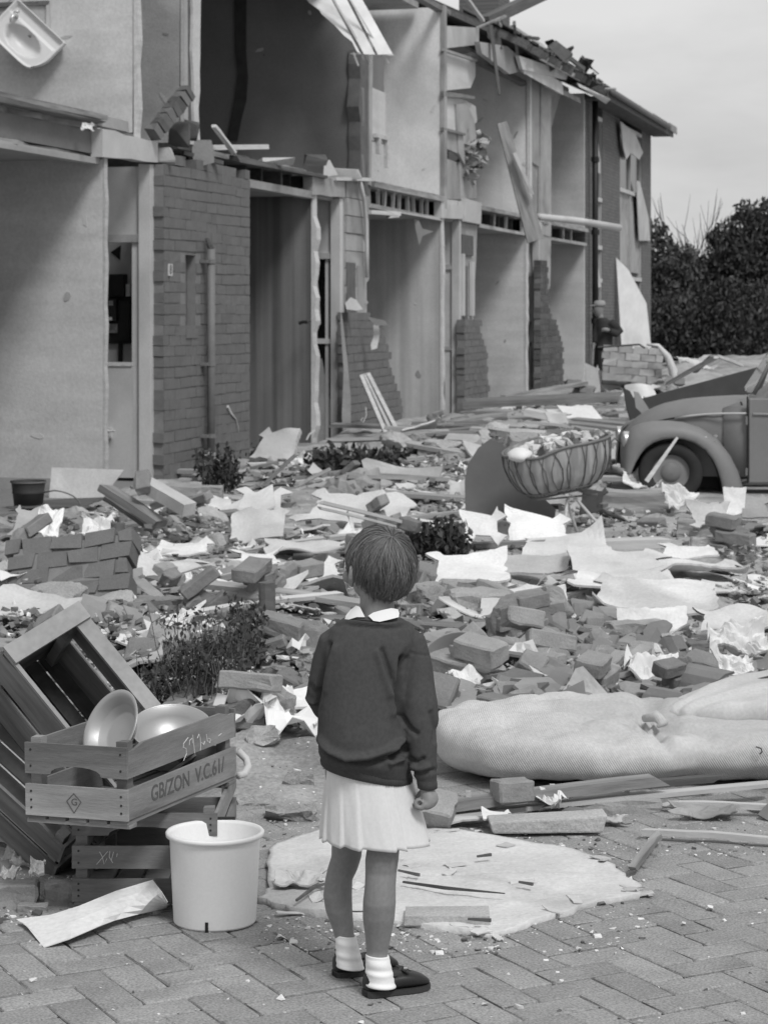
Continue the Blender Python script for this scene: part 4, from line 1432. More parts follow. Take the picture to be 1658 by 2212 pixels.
def rest_obj(ob, x, y, yaw, tilt=(0, 0), dz=0., sink=0., foot_=None, z=None, raise_=0.03):
    p = gz(x, y)
    X, Y = p.x, p.y
    if z is None:
        w, l = foot_ or (.3, .2)
        zz, gx_, gy_ = settle(X, Y, w, l, yaw, 75, raise_)
    else:
        zz, gx_, gy_ = z, 0, 0
    ob.location = (X, Y, zz + dz - sink)
    ob.rotation_euler = Euler((tilt[0] + gy_, tilt[1] - gx_, yaw))
    return ob


def px2m(px, y):
    p = gz(829, y); return px * p.y / FPX


PXB = []


def in_pxb(x, y, m=0):
    return any(a - m < x < c + m and b < y < d + m for a, b, c, d in PXB)


def sheet(name, x0, y0, x1, y1, m, label, cat='sheet', tilt=12, yaw=0, roll=0, curl=.08, crum=0., th=.01, jag=.07, seed=1, z=None, depth=None, sq=.45, fold=None, dz=0.0):
    """torn board whose near edge stands at y1 and whose image box is about (x0,y0)-(x1,y1)"""
    r = random.Random(seed * 17 + int(x0))
    if (x1 - x0) * (y1 - y0) > 2600: PXB.append((x0 + 6, y0, x1 - 6, y1 - 4))
    pb = gz((x0 + x1) / 2, y1)
    Y = pb.y; sc = Y / FPX
    if z is None: dz += .035
    w = (x1 - x0) * sc
    tt = math.radians(tilt)
    hpx = (y1 - y0) * sc                       # apparent height in metres
    g = (CAM_H - pb.z) / Y
    l = depth or hpx / max(.06, math.sin(tt) + g * math.cos(tt))
    l = min(l, 3.5)
    b = sheet_mb(r, w, l, th, curl * 1.3, crum, nr=9, na=64, jag=jag * 1.5, square=sq, fold=fold, cmin=.80, flut=.13 if m is not M['wood_dark'] else 0)
    o = b.build(name, m)
    cy = Y + l / 2 * math.cos(tt)
    if z is None:
        zz, gx_, gy_ = settle(pb.x, cy, w * .8, l * math.cos(tt) * .8, math.radians(yaw), 55, .01, fit=.0)
    else:
        zz = z
    zz = min(zz, pb.z + .25)
    o.location = (pb.x, cy, max(zz, pb.z * .5 + zz * .5) + l / 2 * math.sin(tt) * .9 + dz)
    o.rotation_euler = Euler((tt, math.radians(roll), math.radians(yaw)))
    f = foot(pb.x, cy, w * .85, l * math.cos(tt) * .85, math.radians(yaw))
    if f is not None: PROT[f[0], f[1]] = True
    tag(o, label, cat)
    return o


def chunk(name, x0, y0, x1, y1, m, label, cat='chunk', depth=.6, seed=1, yaw=0, roll=0, n=9, boxy=False, tilt=0):
    r = random.Random(seed * 13 + int(x0) + int(y0))
    pb = gz((x0 + x1) / 2, y1 - 4)
    sc = pb.y / FPX
    w = (x1 - x0) * sc; h = (y1 - y0) * sc * .92
    if boxy:
        bm = bmesh.new(); bmesh.ops.create_cube(bm, size=1.)
        bmesh.ops.scale(bm, vec=(w, w * depth, h), verts=bm.verts)
        bmesh.ops.bevel(bm, geom=bm.edges[:], offset=min(w, h) * .06, segments=1, affect='EDGES')
        bmesh.ops.subdivide_edges(bm, edges=[e for e in bm.edges if e.calc_length() > min(w, h) * .3], cuts=4, use_grid_fill=True)
        o_ = r.uniform(0, 50); q = 2.2 / min(w, h)
        for v in bm.verts:
            c = v.co * q
            v.co += (Vector((noise.noise(c + Vector((o_, 0, 0))), noise.noise(c + Vector((0, o_, 3))), noise.noise(c + Vector((0, 5, o_))))) + .5 * Vector((noise.noise(c * 3), noise.noise(c * 3 + Vector((4, o_, 0))), noise.noise(c * 3 + Vector((0, 7, 0)))))) * min(w, h) * .11 + Vector((0, 0, h / 2))
        me = bpy.data.meshes.new(name); bm.to_mesh(me); bm.free(); me.materials.append(m)
    else:
        me = hull_mesh(name, r, w, w * depth, h, n, m, rough=2)
    o = link(name, me, None)
    PROT_f = foot(pb.x, pb.y + w * depth / 2, w * .9, w * depth * .9, 0)
    if PROT_f is not None: PROT[PROT_f[0], PROT_f[1]] = True
    settle(pb.x, pb.y + w * depth / 2, w * .9, w * depth * .9, math.radians(yaw), 50, h * .8)
    o.location = (pb.x, pb.y + w * depth / 2, pb.z - .01)
    o.rotation_euler = (math.radians(tilt), math.radians(roll), math.radians(yaw))
    tag(o, label, cat)
    return o


def plank(name, x0, y0, x1, y1, thpx, m, label, cat='plank', dY=0., z0=None, z1=None, wid=None, seed=1, lift=0.):
    """plank between two photograph points; its ends lie on the heap unless given a height"""
    a = gz(x0, y0) if z0 is None else G(x0, y0, z0)
    b_ = gz(x1, y1) if z1 is None else G(x1, y1, z1)
    sc = (a.y + b_.y) / 2 / FPX
    th = thpx * sc
    L = (b_ - a).length
    o = plank_mb(random.Random(seed), L, wid or th * 1.6, th, warp=.004).build(name, m)
    q = (b_ - a).to_track_quat('X', 'Z')
    o.location = (a + b_) / 2 + Vector((0, 0, lift)); o.rotation_euler = q.to_euler()
    for i in range(9):
        p = a.lerp(b_, i / 8)
        f = foot(p.x, p.y, .1, .1, 0)
        if f is not None:
            HM[f[0], f[1]] = np.maximum(HM[f[0], f[1]], p.z + th * .7)
    tag(o, label, cat)
    return o


# ---- far zone
for i in range(3):
    pass
plank('timber', 1003, 883, 1345, 868, 22, M['wood'], 'long double timber lying across the yard in front of the far houses', 'timber', z0=.42, z1=.55, seed=2)
plank('timber', 1010, 868, 1345, 856, 8, M['wood_pale'], 'pale top rail lying on the long double timber', 'timber', z0=.52, z1=.66, seed=21)
plank('plank', 1085, 862, 1265, 832, 8, M['wood'], 'thin plank sloping up behind the long double timber', z0=.45, z1=.6, seed=3)
plank('plank', 1180, 884, 1385, 882, 6, M['wood_pale'], 'narrow pale batten just below the long double timber', z0=.45, z1=.5, seed=4)
plank('roof_board', 1130, 895, 1365, 945, 14, M['wood_pale'], 'wide bent board curving down towards the car', 'board', z0=.5, z1=.25, wid=.5, seed=5)
plank('timber', 800, 965, 1080, 912, 22, M['wood'], 'long rough timber lying from the doorway towards the cradle', 'timber', z0=.2, z1=.35, seed=6)
plank('plank', 915, 962, 1130, 952, 6, M['wood_dark'], 'dark plank lying below the long rough timber', z0=.2, z1=.2, seed=7)
plank('timber', 1005, 930, 1090, 915, 14, M['wood_dark'], 'short dark timber behind the curved metal sheet', 'timber', z0=.3, z1=.35, seed=8)
perf = plank('perforated_beam', 1090, 952, 1320, 942, 20, M['brick_dark'], 'dark perforated ceiling beam lying behind the cradle', 'beam', z0=.2, z1=.25, seed=9)
sheet('white_board', 1175, 898, 1240, 926, M['r_white'], 'small bright scrap on the boards above the cradle', 'board', 20, seed=3, curl=.2)
sheet('white_board', 1170, 884, 1275, 905, M['r_white'], 'flat pale board under the long timbers beside the car', 'board', 6, seed=4)
sheet('white_board', 1060, 842, 1110, 862, M['r_white'], 'white scrap lying against the far brick stump', 'board', 30, seed=5)
sheet('white_board', 1285, 815, 1345, 856, M['r_white'], 'white panel at the foot of the brick wall chunk', 'board', 50, seed=6)
sheet('white_board', 1345, 820, 1440, 862, M['r_white'], 'crumpled white panel right of the brick wall chunk', 'board', 50, seed=7, curl=.15)
sheet('white_board', 1262, 780, 1300, 850, M['r_grey'], 'pale rounded board standing below the man', 'board', 70, seed=8)
sheet('white_board', 1450, 808, 1560, 842, M['r_white'], 'white cloth heap behind the dark car panel', 'board', 35, seed=9, curl=.2, crum=.1)
plank('lath', 1440, 832, 1545, 775, 6, M['wood_pale'], 'pale lath sloping up behind the dark car panel', 'lath', z0=.75, z1=1.15, seed=10)
plank('lath', 1545, 772, 1600, 792, 6, M['wood_pale'], 'pale lath sloping down at the top of the far heap', 'lath', z0=1.15, z1=1.0, seed=11)
plank('lath', 1500, 806, 1538, 772, 6, M['wood'], 'short lath propping the far frame', 'lath', z0=.95, z1=1.15, seed=12)
mt = MB(); pts = [D(1396, 744, 33), D(1420, 746, 33), D(1440, 770, 33), D(1452, 800, 33), D(1453, 830, 33)]
mt.tube(pts, [.02, .03, .06, .07, .05], 5)
tag(mt.build('bent_strip', M['r_white'], smooth=True), 'bent white strip curving down from the far heap', 'strip')
mt = MB(); mt.tube([D(1290, 750, 33), D(1380, 744, 33), D(1392, 752, 33)], .015, 5)
tag(mt.build('wire', M['wood_dark']), 'dark wire sticking out above the brick wall chunk', 'wire')
# door / pallet frame leaning by brick stump
def frame_leaf(x0, y0, x1, y1, x2, y2, x3, y3, Y0, Y1, label):
    a, b_, c, d = D(x0, y0, Y1), D(x1, y1, Y1), D(x2, y2, Y0), D(x3, y3, Y0)
    e = empty('leaning_frame', tuple((c + d) / 2)); tag(e, label, 'frame')
    o = Vector(e.location)
    def bar(p, q, w, nm='frame_bar'):
        MB().tube([p - o, q - o], w, 4).build(nm, M['wood_pale'], e)
    bar(a, c, .03); bar(b_, d, .03); bar(a, b_, .025); bar(c, d, .025); bar(a.lerp(b_, .5), c.lerp(d, .5), .02)
    q = [a.lerp(b_, .5) - o, b_ - o, d - o, c.lerp(d, .5) - o]
    mb = MB(); n_ = Vector((0, .01, 0)); mb.add([*q, *[v + n_ for v in q]], [(0, 1, 2, 3), (7, 6, 5, 4), (0, 4, 5, 1), (1, 5, 6, 2), (2, 6, 7, 3), (3, 7, 4, 0)])
    mb.build('panel', M['plaster_dim'], e)
    return e


frame_leaf(780, 812, 795, 808, 838, 948, 862, 940, 24.6, 25.2, 'torn framed door leaf leaning against the broken brick stump')
# white cloth hanging on stump, and strip
def flap(name, pts, Y, m, label, cat='scrap', th=.02):
    q = [D(x, y, Y) for x, y in pts]
    b = MB(); n_ = len(q); c = sum(q, Vector()) / n_
    b.add([p - c for p in q] + [p - c + Vector((0, th, 0)) for p in q], [tuple(range(n_ - 1, -1, -1)), tuple(range(n_, 2 * n_))] + [(i, (i + 1) % n_, n_ + (i + 1) % n_, n_ + i) for i in range(n_)])
    o = b.build(name, m); o.location = c; tag(o, label, cat); return o


flap('torn_paper', [(745, 655), (757, 642), (770, 648), (783, 668), (770, 671), (748, 668)], 26.0, M['r_white'], 'white torn paper caught on top of the brick stump')
flap('torn_paper', [(806, 702), (817, 700), (820, 724), (814, 752), (802, 756), (800, 745), (807, 725)], 26.6, M['r_white'], 'white strip hanging down on the brick stump')
flap('torn_board', [(793, 684), (830, 692), (838, 702), (812, 704), (800, 692)], 26.5, M['plaster_mid'], 'grey board jammed above the hanging white strip', 'board')
flap('split_post', [(736, 670), (741, 700), (750, 780), (757, 860), (758, 960), (742, 960), (738, 900), (742, 800), (735, 700)], 25.9, M['plaster_mid'], 'tall split plaster post beside the brick stump', 'post', .06)
# wire squiggles
mt = MB(); mt.tube([D(790, 880, 25.6), D(791, 898, 25.6), D(784, 912, 25.6), D(779, 908, 25.6), D(784, 902, 25.6)], .008, 4)
tag(mt.build('wire', M['r_white']), 'thin white wire loop hanging in front of the brick stump', 'wire')
mt = MB(); mt.tube([D(662, 950, 23.5), D(668, 938, 23.5), D(680, 929, 23.5)], .012, 4)
tag(mt.build('wire', M['r_white']), 'white wire curl at the foot of the striped wallpaper wall', 'wire')
# lever handle on wallpaper wall
hnd = MB(); hnd.tube([D(669, 692, 24.9), D(661, 696, 24.7), D(654, 696, 24.7), D(645, 699, 24.7)], .02, 5)
hnd = hnd.build('wall_lever', M['black']); bpy.context.view_layer.update(); hnd.parent = hs[1]; hnd.matrix_parent_inverse = hs[1].matrix_world.inverted()

# items on the first-floor edges (things resting there)
def debris_up(name, x, y, wpx, hpx, Y, m, label, yaw=0, roll=0, kind='hull', dep=.5):
    w, h = wpx * Y / FPX, hpx * Y / FPX
    r = random.Random(int(x * 7 + y))
    me = hull_mesh(name, r, w, w * dep, h, 9, m) if kind == 'hull' else sheet_mb(r, w, w * .7, .01, .3, .15).mesh(name)
    o = link(name, me, m); p = D(x, y, Y); o.location = p; o.rotation_euler = (0 if kind == 'hull' else math.radians(60), math.radians(roll), yaw)
    tag(o, label, 'debris'); return o


def brick_lean(p0, p1, w, label):
    a, b_ = D(*p0, 20.15), D(*p1, 20.5)
    e = empty('brick_bundle', tuple(a), rot=(b_ - a).to_track_quat('X', 'Z').to_euler()); tag(e, label, 'brick chunk')
    L = (b_ - a).length; n = max(3, int(L / .075)); r = random.Random(4); w *= .8
    for i in range(n):
        mb = MB().box(i * L / n, (i + 1) * L / n - .01, -.06, .06, -w / 2, w / 2, jit=.010, r=r)
        mb.build('brick', M['brick_dark'] if i % 3 else M['brick'], e)
    return e


brick_lean((330, 290), (408, 196), .16, 'leaning column of bricks propped on the upper floor edge')
debris_up('rubble_lump', 385, 318, 60, 60, 20.7, M['brick_dark'], 'dark heap of debris under the leaning column of bricks')
debris_up('rubble_lump', 412, 305, 44, 50, 21.0, M['wood_dark'], 'dark broken bits behind the leaning column of bricks')
debris_up('rubble_lump', 352, 352, 60, 34, 20.35, M['plaster_mid'], 'grey rubble lying on top of the tall brick screen', dep=.3)
debris_up('rubble_lump', 440, 362, 64, 62, 21.3, M['plaster_mid'], 'grey block remains above the tall brick screen', dep=.3)
debris_up('rubble_lump', 290, 290, 30, 18, 20.0, M['brick_dark'], 'small dark clump at the edge of the washbasin wall')
debris_up('white_scrap', 190, 276, 36, 26, 18.6, M['r_white'], 'white torn scrap on the floor edge below the washbasin', kind='sheet')
beam_px('white_batten', (432, 319), (576, 317), 21.5, 23.2, .05, .05, M['r_woodpale'], 'level white batten sticking out over the shaded upper room', 'batten')
beam_px('white_batten', (462, 272), (506, 330), 21.5, 22.0, .05, .03, M['r_woodpale'], 'sloping white batten crossing the level one', 'batten')
beam_px('pale_stick', (395, 330), (480, 352), 21.2, 21.6, .04, .04, M['wood_dark'], 'dark rod lying at the top of the brick screen', 'rod')
debris_up('rag_heap', 600, 358, 90, 20, 23.6, M['plaster'], 'pale heap of cloth on the floor of the shaded upper room', dep=.4)
debris_up('rag_heap', 680, 360, 60, 28, 25.2, M['wood_dark'], 'dark tangled junk on the floor of the shaded upper room', dep=.4)
debris_up('rubble_lump', 745, 388, 90, 26, 26.4, M['plaster_mid'], 'rubble lying along the floor edge beside the dark jamb', dep=.3)
flap('torn_board', [(700, 350), (712, 345), (730, 378), (698, 382)], 25.6, M['r_white'], 'white pointed board standing on the floor edge of the shaded room', 'board')
beam_px('pale_board', (718, 386), (800, 388), 25.8, 27.2, .1, .04, M['plaster'], 'pale board along the floor edge under the dark jamb', 'board')
beam_px('pale_rod', (798, 458), (862, 462), 27.4, 28.3, .05, .05, M['r_woodpale'], 'pale rod end below the joist openings', 'rod')
debris_up('plaster_lump', 848, 472, 30, 14, 28.5, M['plaster'], 'plaster blob hanging under the joists')
# crumpled bundle
r = random.Random(8)
bun = MB()
for q in range(9):
    c = D(1012 + r.uniform(-20, 24), 335 + r.uniform(-34, 30), 32.6)
    me = sheet_mb(r, .4, .35, .006, .3, .5, nr=5, na=16).mesh('x')
    T = Matrix.Translation(c - D(1012, 335, 32.6)) @ Euler((r.uniform(0, 3), r.uniform(0, 3), r.uniform(0, 3))).to_matrix().to_4x4()
    bun.add([v.co for v in me.vertices], [tuple(p.vertices) for p in me.polygons], T)
    bpy.data.meshes.remove(me)
ob = bun.build('crumpled_bundle', M['plaster_mid']); ob.location = D(1012, 335, 32.6)
tag(ob, 'crumpled bundle of torn lining hanging in front of the boarded upper wall', 'bundle')
flap('torn_paper', [(893, 470), (905, 478), (912, 494), (936, 500), (912, 510), (905, 530), (898, 500)], 29.8, M['plaster_dim'], 'torn wallpaper curl under the ceiling of the pale papered room', 'paper')

# ---- mid zone, left
pot_Y = gz(60, 1098).y
pb = gz(62, 1100)
pot = empty('bucket', (pb.x, pb.y, pb.z)); tag(pot, 'dark metal bucket standing at the foot of the light room wall', 'bucket')
k_ = pb.y / FPX
r0, r1, hgt = 30 * k_, 37 * k_, 62 * k_


def lathe(prof, seg=28):
    b = MB(); rg = []
    for rr, z in prof:
        rg.append([(rr * math.cos(2 * math.pi * i / seg), rr * math.sin(2 * math.pi * i / seg), z) for i in range(seg)])
    b.rings(rg, cap=False)
    return b


lathe([(.001, .004), (r0, 0), (r0 + (r1 - r0) * .55, hgt * .55), (r0 + (r1 - r0) * .58 + .006, hgt * .57), (r0 + (r1 - r0) * .62, hgt * .62), (r1, hgt - .01), (r1 + .008, hgt), (r1 - .005, hgt), (r0 + (r1 - r0) * .5 - .008, hgt * .5), (r0 - .01, .015), (.001, .012)]).build('body', mat('tarred_bucket', .05, .5, .2, 8, .05), pot, smooth=True)
MB().tube([(r1 * math.cos(a) * 1.03, r1 * math.sin(a) * 1.03 - .0, hgt * .95 - .05 * 0) for a in np.linspace(0, 6.28, 20)], .006, 5).build('rim', M['pipe'], pot, smooth=True)
hp = MB(); hp.tube([(r1 * .8 + .02, -.02, hgt * .6)] + [(r1 + .03 + .28 * math.sin(a) * .9, -.06, hgt * .6 - .0 + .02 - .26 * (1 - math.cos(a)) * .5) for a in np.linspace(.2, 3.0, 14)], .006, 5)
hp.build('handle', M['pipe'], pot, smooth=True)
lb = MB().prism([(0, 0), (.42, 0), (.62, .28), (.02, .3)], 0, .02, 'y').build('light_board', M['r_white'])
p = gz(97, 1092); lb.location = (p.x, p.y + .2, p.z); lb.rotation_euler = (math.radians(-10), 0, 0); tag(lb, 'light board with slanted end leaning on the room wall behind the bucket', 'board')
sheet('floor_board', 0, 1082, 215, 1108, M['wood_dark'], 'dark scorched board under the bucket', 'board', 4, seed=12, curl=.02, z=.1)

# brick wall fragment with real bricks
def wall_fragment(name, cpx, cpy, w, h, th, rot, label, cols, rows, m, seed, holes=()):
    p = gz(cpx, cpy)
    e = empty(name, (p.x, p.y, p.z - .02), rot=rot); tag(e, label, 'brick chunk')
    r = random.Random(seed)
    bw, bh = w / cols, h / rows
    MB().prism([(-w / 2 + .02, 0.01), (w / 2 - .03, 0.01), (w / 2 - .05, h - .03), (-w / 2 + .05, h - .05)], .012, th - .01, 'y').build('mortar_core', M['mortar'], e)
    for j in range(rows):
        off = bw / 2 if j % 2 else 0
        for i in range(-1, cols + 1):
            x0 = -w / 2 + i * bw + off; x1 = x0 + bw
            x0c, x1c = max(x0, -w / 2 + r.uniform(0, .02)), min(x1, w / 2 - r.uniform(0, .02))
            if x1c - x0c < bw * .3: continue
            if (i, j) in holes: continue
            dz = r.uniform(-.004, .006)
            MB().box(x0c + .006, x1c - .006, dz, th + dz * .5, j * bh + .004, (j + 1) * bh - .004, jit=.011, r=r).build('brick', m, e)
    return e


wall_fragment('brick_wall_chunk', 138, 1345, .66, .50, .14, (math.radians(-32), math.radians(-7), math.radians(-8)), 'torn slab of brickwork leaning in the rubble above the crates', 4, 6, M['brick'], 3, holes=((2, 0), (1, 1), (2, 1)))
wf = wall_fragment('brick_wall_chunk', 1362, 822, .92, .56, .4, (math.radians(-14), math.radians(4), math.radians(-6)), 'chunk of brick wall perched on the far heap beside the man', 4, 5, M['r_brick_pale'], 5)
q_ = D(1362, 826, 33.2); wf.location = q_
M['clod'] = mat('sandy_clod', .30, .95, .3, 6, .9, 40, fine=.25, bdist=.012)
for (x0, y0, x1, y1, lb_) in [(560, 1715, 700, 1800, 'rough clod of sandy earth left of the child\'s skirt'), (600, 1640, 690, 1700, 'flat clod of earth beside the child\'s jumper hem'), (500, 1700, 600, 1760, 'low clod of sand behind the white bucket')]:
    o = chunk('earth_clod', x0, y0, x1, y1, M['clod'], lb_, 'clod', .9); o.scale = (1, 1, .75); o.location.z -= .02
f = foot(gz(122, 1322).x, gz(122, 1322).y + .1, .6, .3, 0); HM[f[0], f[1]] = np.maximum(HM[f[0], f[1]], .3)
chunk('aerated_block', -30, 1300, 100, 1392, M['plaster_mid'], 'grey smooth building block at the left edge behind the crates', 'block', .5, boxy=True, yaw=6)
sheet('rusty_sheet', 90, 1262, 235, 1332, M['r_grey'], 'dark bulging tin sheet tucked under the brickwork slab', 'sheet', 30, seed=14, curl=.3)
for (x0, y0, x1, y1, m, lb_, s) in [
    (0, 1090, 80, 1190, 'r_grey', 'grey pointed board standing at the left edge by the bucket', 1),
    (60, 1105, 130, 1180, 'r_paper', 'crumpled white cloth at the left above the brickwork slab', 2),
    (165, 1122, 250, 1170, 'r_paper', 'white rag in the rubble right above the brickwork slab', 3),
    (215, 1225, 480, 1262, 'r_white', 'long white board sloping right from the brickwork slab', 4),
    (250, 1150, 330, 1180, 'r_white', 'pale board below the fallen planks', 5)]:
    sheet('torn_sheet', x0, y0, x1, y1, M[m], lb_, 'sheet', 25, seed=20 + s, curl=.15, crum=.25 if m == 'r_paper' else 0)
plank('window_frame_bar', 228, 1062, 345, 1140, 16, M['wood'], 'thick grooved frame timber sloping down from the door', 'timber', z0=.42, z1=.2, wid=.12, seed=31)
plank('window_frame_bar', 232, 1082, 330, 1150, 10, M['wood_dark'], 'dark second timber lying beside the grooved frame timber', 'timber', z0=.32, z1=.15, seed=32)
ww = plank('gutter_box', 300, 1052, 405, 1112, 26, M['panel_pale'], 'white boxed trim lying aslant in front of the door', 'trim', z0=.45, z1=.3, wid=.12, seed=33)
plank('plank', 330, 1050, 420, 1110, 8, M['wood'], 'narrow plank lying behind the white boxed trim', z0=.42, z1=.26, seed=34)
chunk('concrete_lintel', 350, 1050, 478, 1086, M['r_conc'], 'flat grey lintel lying at the foot of the brick screen', 'lintel', .5, boxy=True)
chunk('brick_lump', 395, 1112, 520, 1152, M['r_brick'], 'long brick lump right of the white boxed trim', 'brick chunk', .5, boxy=True, yaw=14)
chunk('brick_lump', 335, 1090, 430, 1130, M['r_brick'], 'brick lump beside the white boxed trim', 'brick chunk', .5, yaw=-20)
chunk('brick_lump', 332, 1128, 408, 1158, M['r_brick'], 'single thick brick lying below the trim', 'brick chunk', .5, boxy=True)
# stub post
mb = MB().tube([(0, 0, -.1), (0, 0, .22)], [.045, .045], 10); o = mb.build('short_post', M['wood_dark']); o.location = gz(255, 1205); tag(o, 'short dark stake stub in the rubble below the pale board', 'post')
# plants' stake
stk = gz(576, 1455)
o = MB().tube([(0, 0, -.1), (.005, 0, .2), (0, 0, .385)], [.03, .034, .036], 10).build('wooden_stake', M['wood_dark']); o.location = stk; tag(o, 'round dark wooden stake standing among the rose twigs', 'post')
o = MB().tube([(0, 0, -.1), (0, 0, .17)], [.045, .05], 10).build('short_post', M['wood']); p = G(352, 1560, .05); o.location = (p.x, p.y + .5, .12); tag(o, 'short round post between the tilted crate and the basin', 'post')

# big boards centre
sheet('wall_board', 500, 1060, 640, 1130, M['r_grey'], 'curled grey board left of the centre heap', 'board', 22, seed=40, curl=.15)
sheet('wall_board', 490, 1115, 620, 1190, M['r_grey'], 'limp grey sheet draped over rubble in the centre', 'board', 35, seed=41, curl=.3)
o = sheet('wall_board', 615, 1060, 905, 1150, M['r_grey'], 'large tilted grey board with its raised edge facing the camera', 'board', 24, yaw=-18, seed=42, curl=.06)
plank('white_edge', 690, 1088, 905, 1142, 7, M['r_woodpale'], 'white double edge strip of the large tilted board', 'strip', z0=.55, z1=.3, seed=43)
plank('white_edge', 690, 1100, 890, 1150, 5, M['r_woodpale'], 'second white strip just under the white double edge strip', 'strip', z0=.50, z1=.25, seed=44)
chunk('brick_lump', 700, 1010, 830, 1080, M['r_brick'], 'large brick chunk lying in front of the striped doorway', 'brick chunk', .7, n=14)
sheet('grey_slab', 548, 935, 650, 1012, M['r_grey'], 'grey slab leaning at the corner of the brick screen', 'slab', 50, seed=45, curl=.02, th=.06, yaw=-20)
plank('lath', 575, 1045, 640, 985, 5, M['wood_pale'], 'pale lath rising beside the leaning slab', 'lath', z0=.25, z1=.5, seed=46)
plank('lath', 650, 1050, 712, 1018, 7, M['wood_pale'], 'short pale lath near the large brick chunk', 'lath', z0=.3, z1=.42, seed=47)
plank('threshold', 640, 972, 990, 968, 14, M['wood'], 'long threshold beam along the bottom of the doorway', 'beam', z0=.1, z1=.12, seed=48)
plank('plank', 740, 975, 850, 985, 7, M['wood_dark'], 'dark plank lying at the doorway threshold', z0=.2, z1=.2, seed=49)
for (x0, y0, x1, y1, m, lb_, s, t) in [
    (560, 1185, 800, 1215, 'r_grey', 'flat pale board left of the girl\'s head', 1, 8),
    (470, 1205, 620, 1240, 'r_white', 'white slanted board above the rose twigs', 2, 12),
    (590, 1225, 760, 1275, 'r_white', 'broad white plaster patch left of the girl\'s head', 3, 10),
    (330, 1165, 460, 1200, 'r_white', 'white plaster board below the thick brick', 4, 10),
    (850, 1060, 905, 1075, 'r_white', 'white scrap behind the tilted board', 5, 15),
    (300, 1345, 420, 1402, 'r_paper', 'crumpled white paper behind the rose twigs', 6, 30),
    (590, 1400, 655, 1428, 'r_white', 'small white sheet right of the wooden stake', 7, 10),
    (600, 1495, 690, 1560, 'r_white', 'white curled strip beside the girl\'s left elbow', 8, 15),
    (630, 1560, 690, 1590, 'r_white', 'pale block piece beside the girl\'s left elbow', 9, 20)]:
    sheet('torn_sheet', x0, y0, x1, y1, M[m], lb_, 'sheet', t, seed=60 + s, curl=.1, crum=.3 if m == 'r_paper' else .02)
plank('plank', 480, 1255, 600, 1228, 10, M['wood'], 'plank with curled bark lying above the rose twigs', z0=.2, z1=.25, seed=62)
for (x0, y0, x1, y1, m, lb_, bx) in [
    (222, 1300, 310, 1358, 'r_brick', 'dark brick block right of the brickwork slab', 1),
    (290, 1290, 410, 1350, 'r_brick', 'broad dark brick slab behind the rose twigs', 1),
    (560, 1235, 600, 1262, 'r_conc', 'concrete lump above the stake', 0),
    (605, 1260, 680, 1300, 'r_brick', 'brick lump between the stake and the girl\'s head', 1),
    (640, 1330, 690, 1372, 'r_brick', 'brick left of the girl\'s collar', 1),
    (520, 1560, 610, 1620, 'r_conc', 'rough round concrete lump beside the crate with basins', 0),
    (590, 1500, 640, 1560, 'r_brick', 'small standing brick left of the curled strip', 1)]:
    chunk('brick_lump' if 'brick' in m else 'concrete_lump', x0, y0, x1, y1, M[m], lb_, 'chunk', .6, boxy=bx)

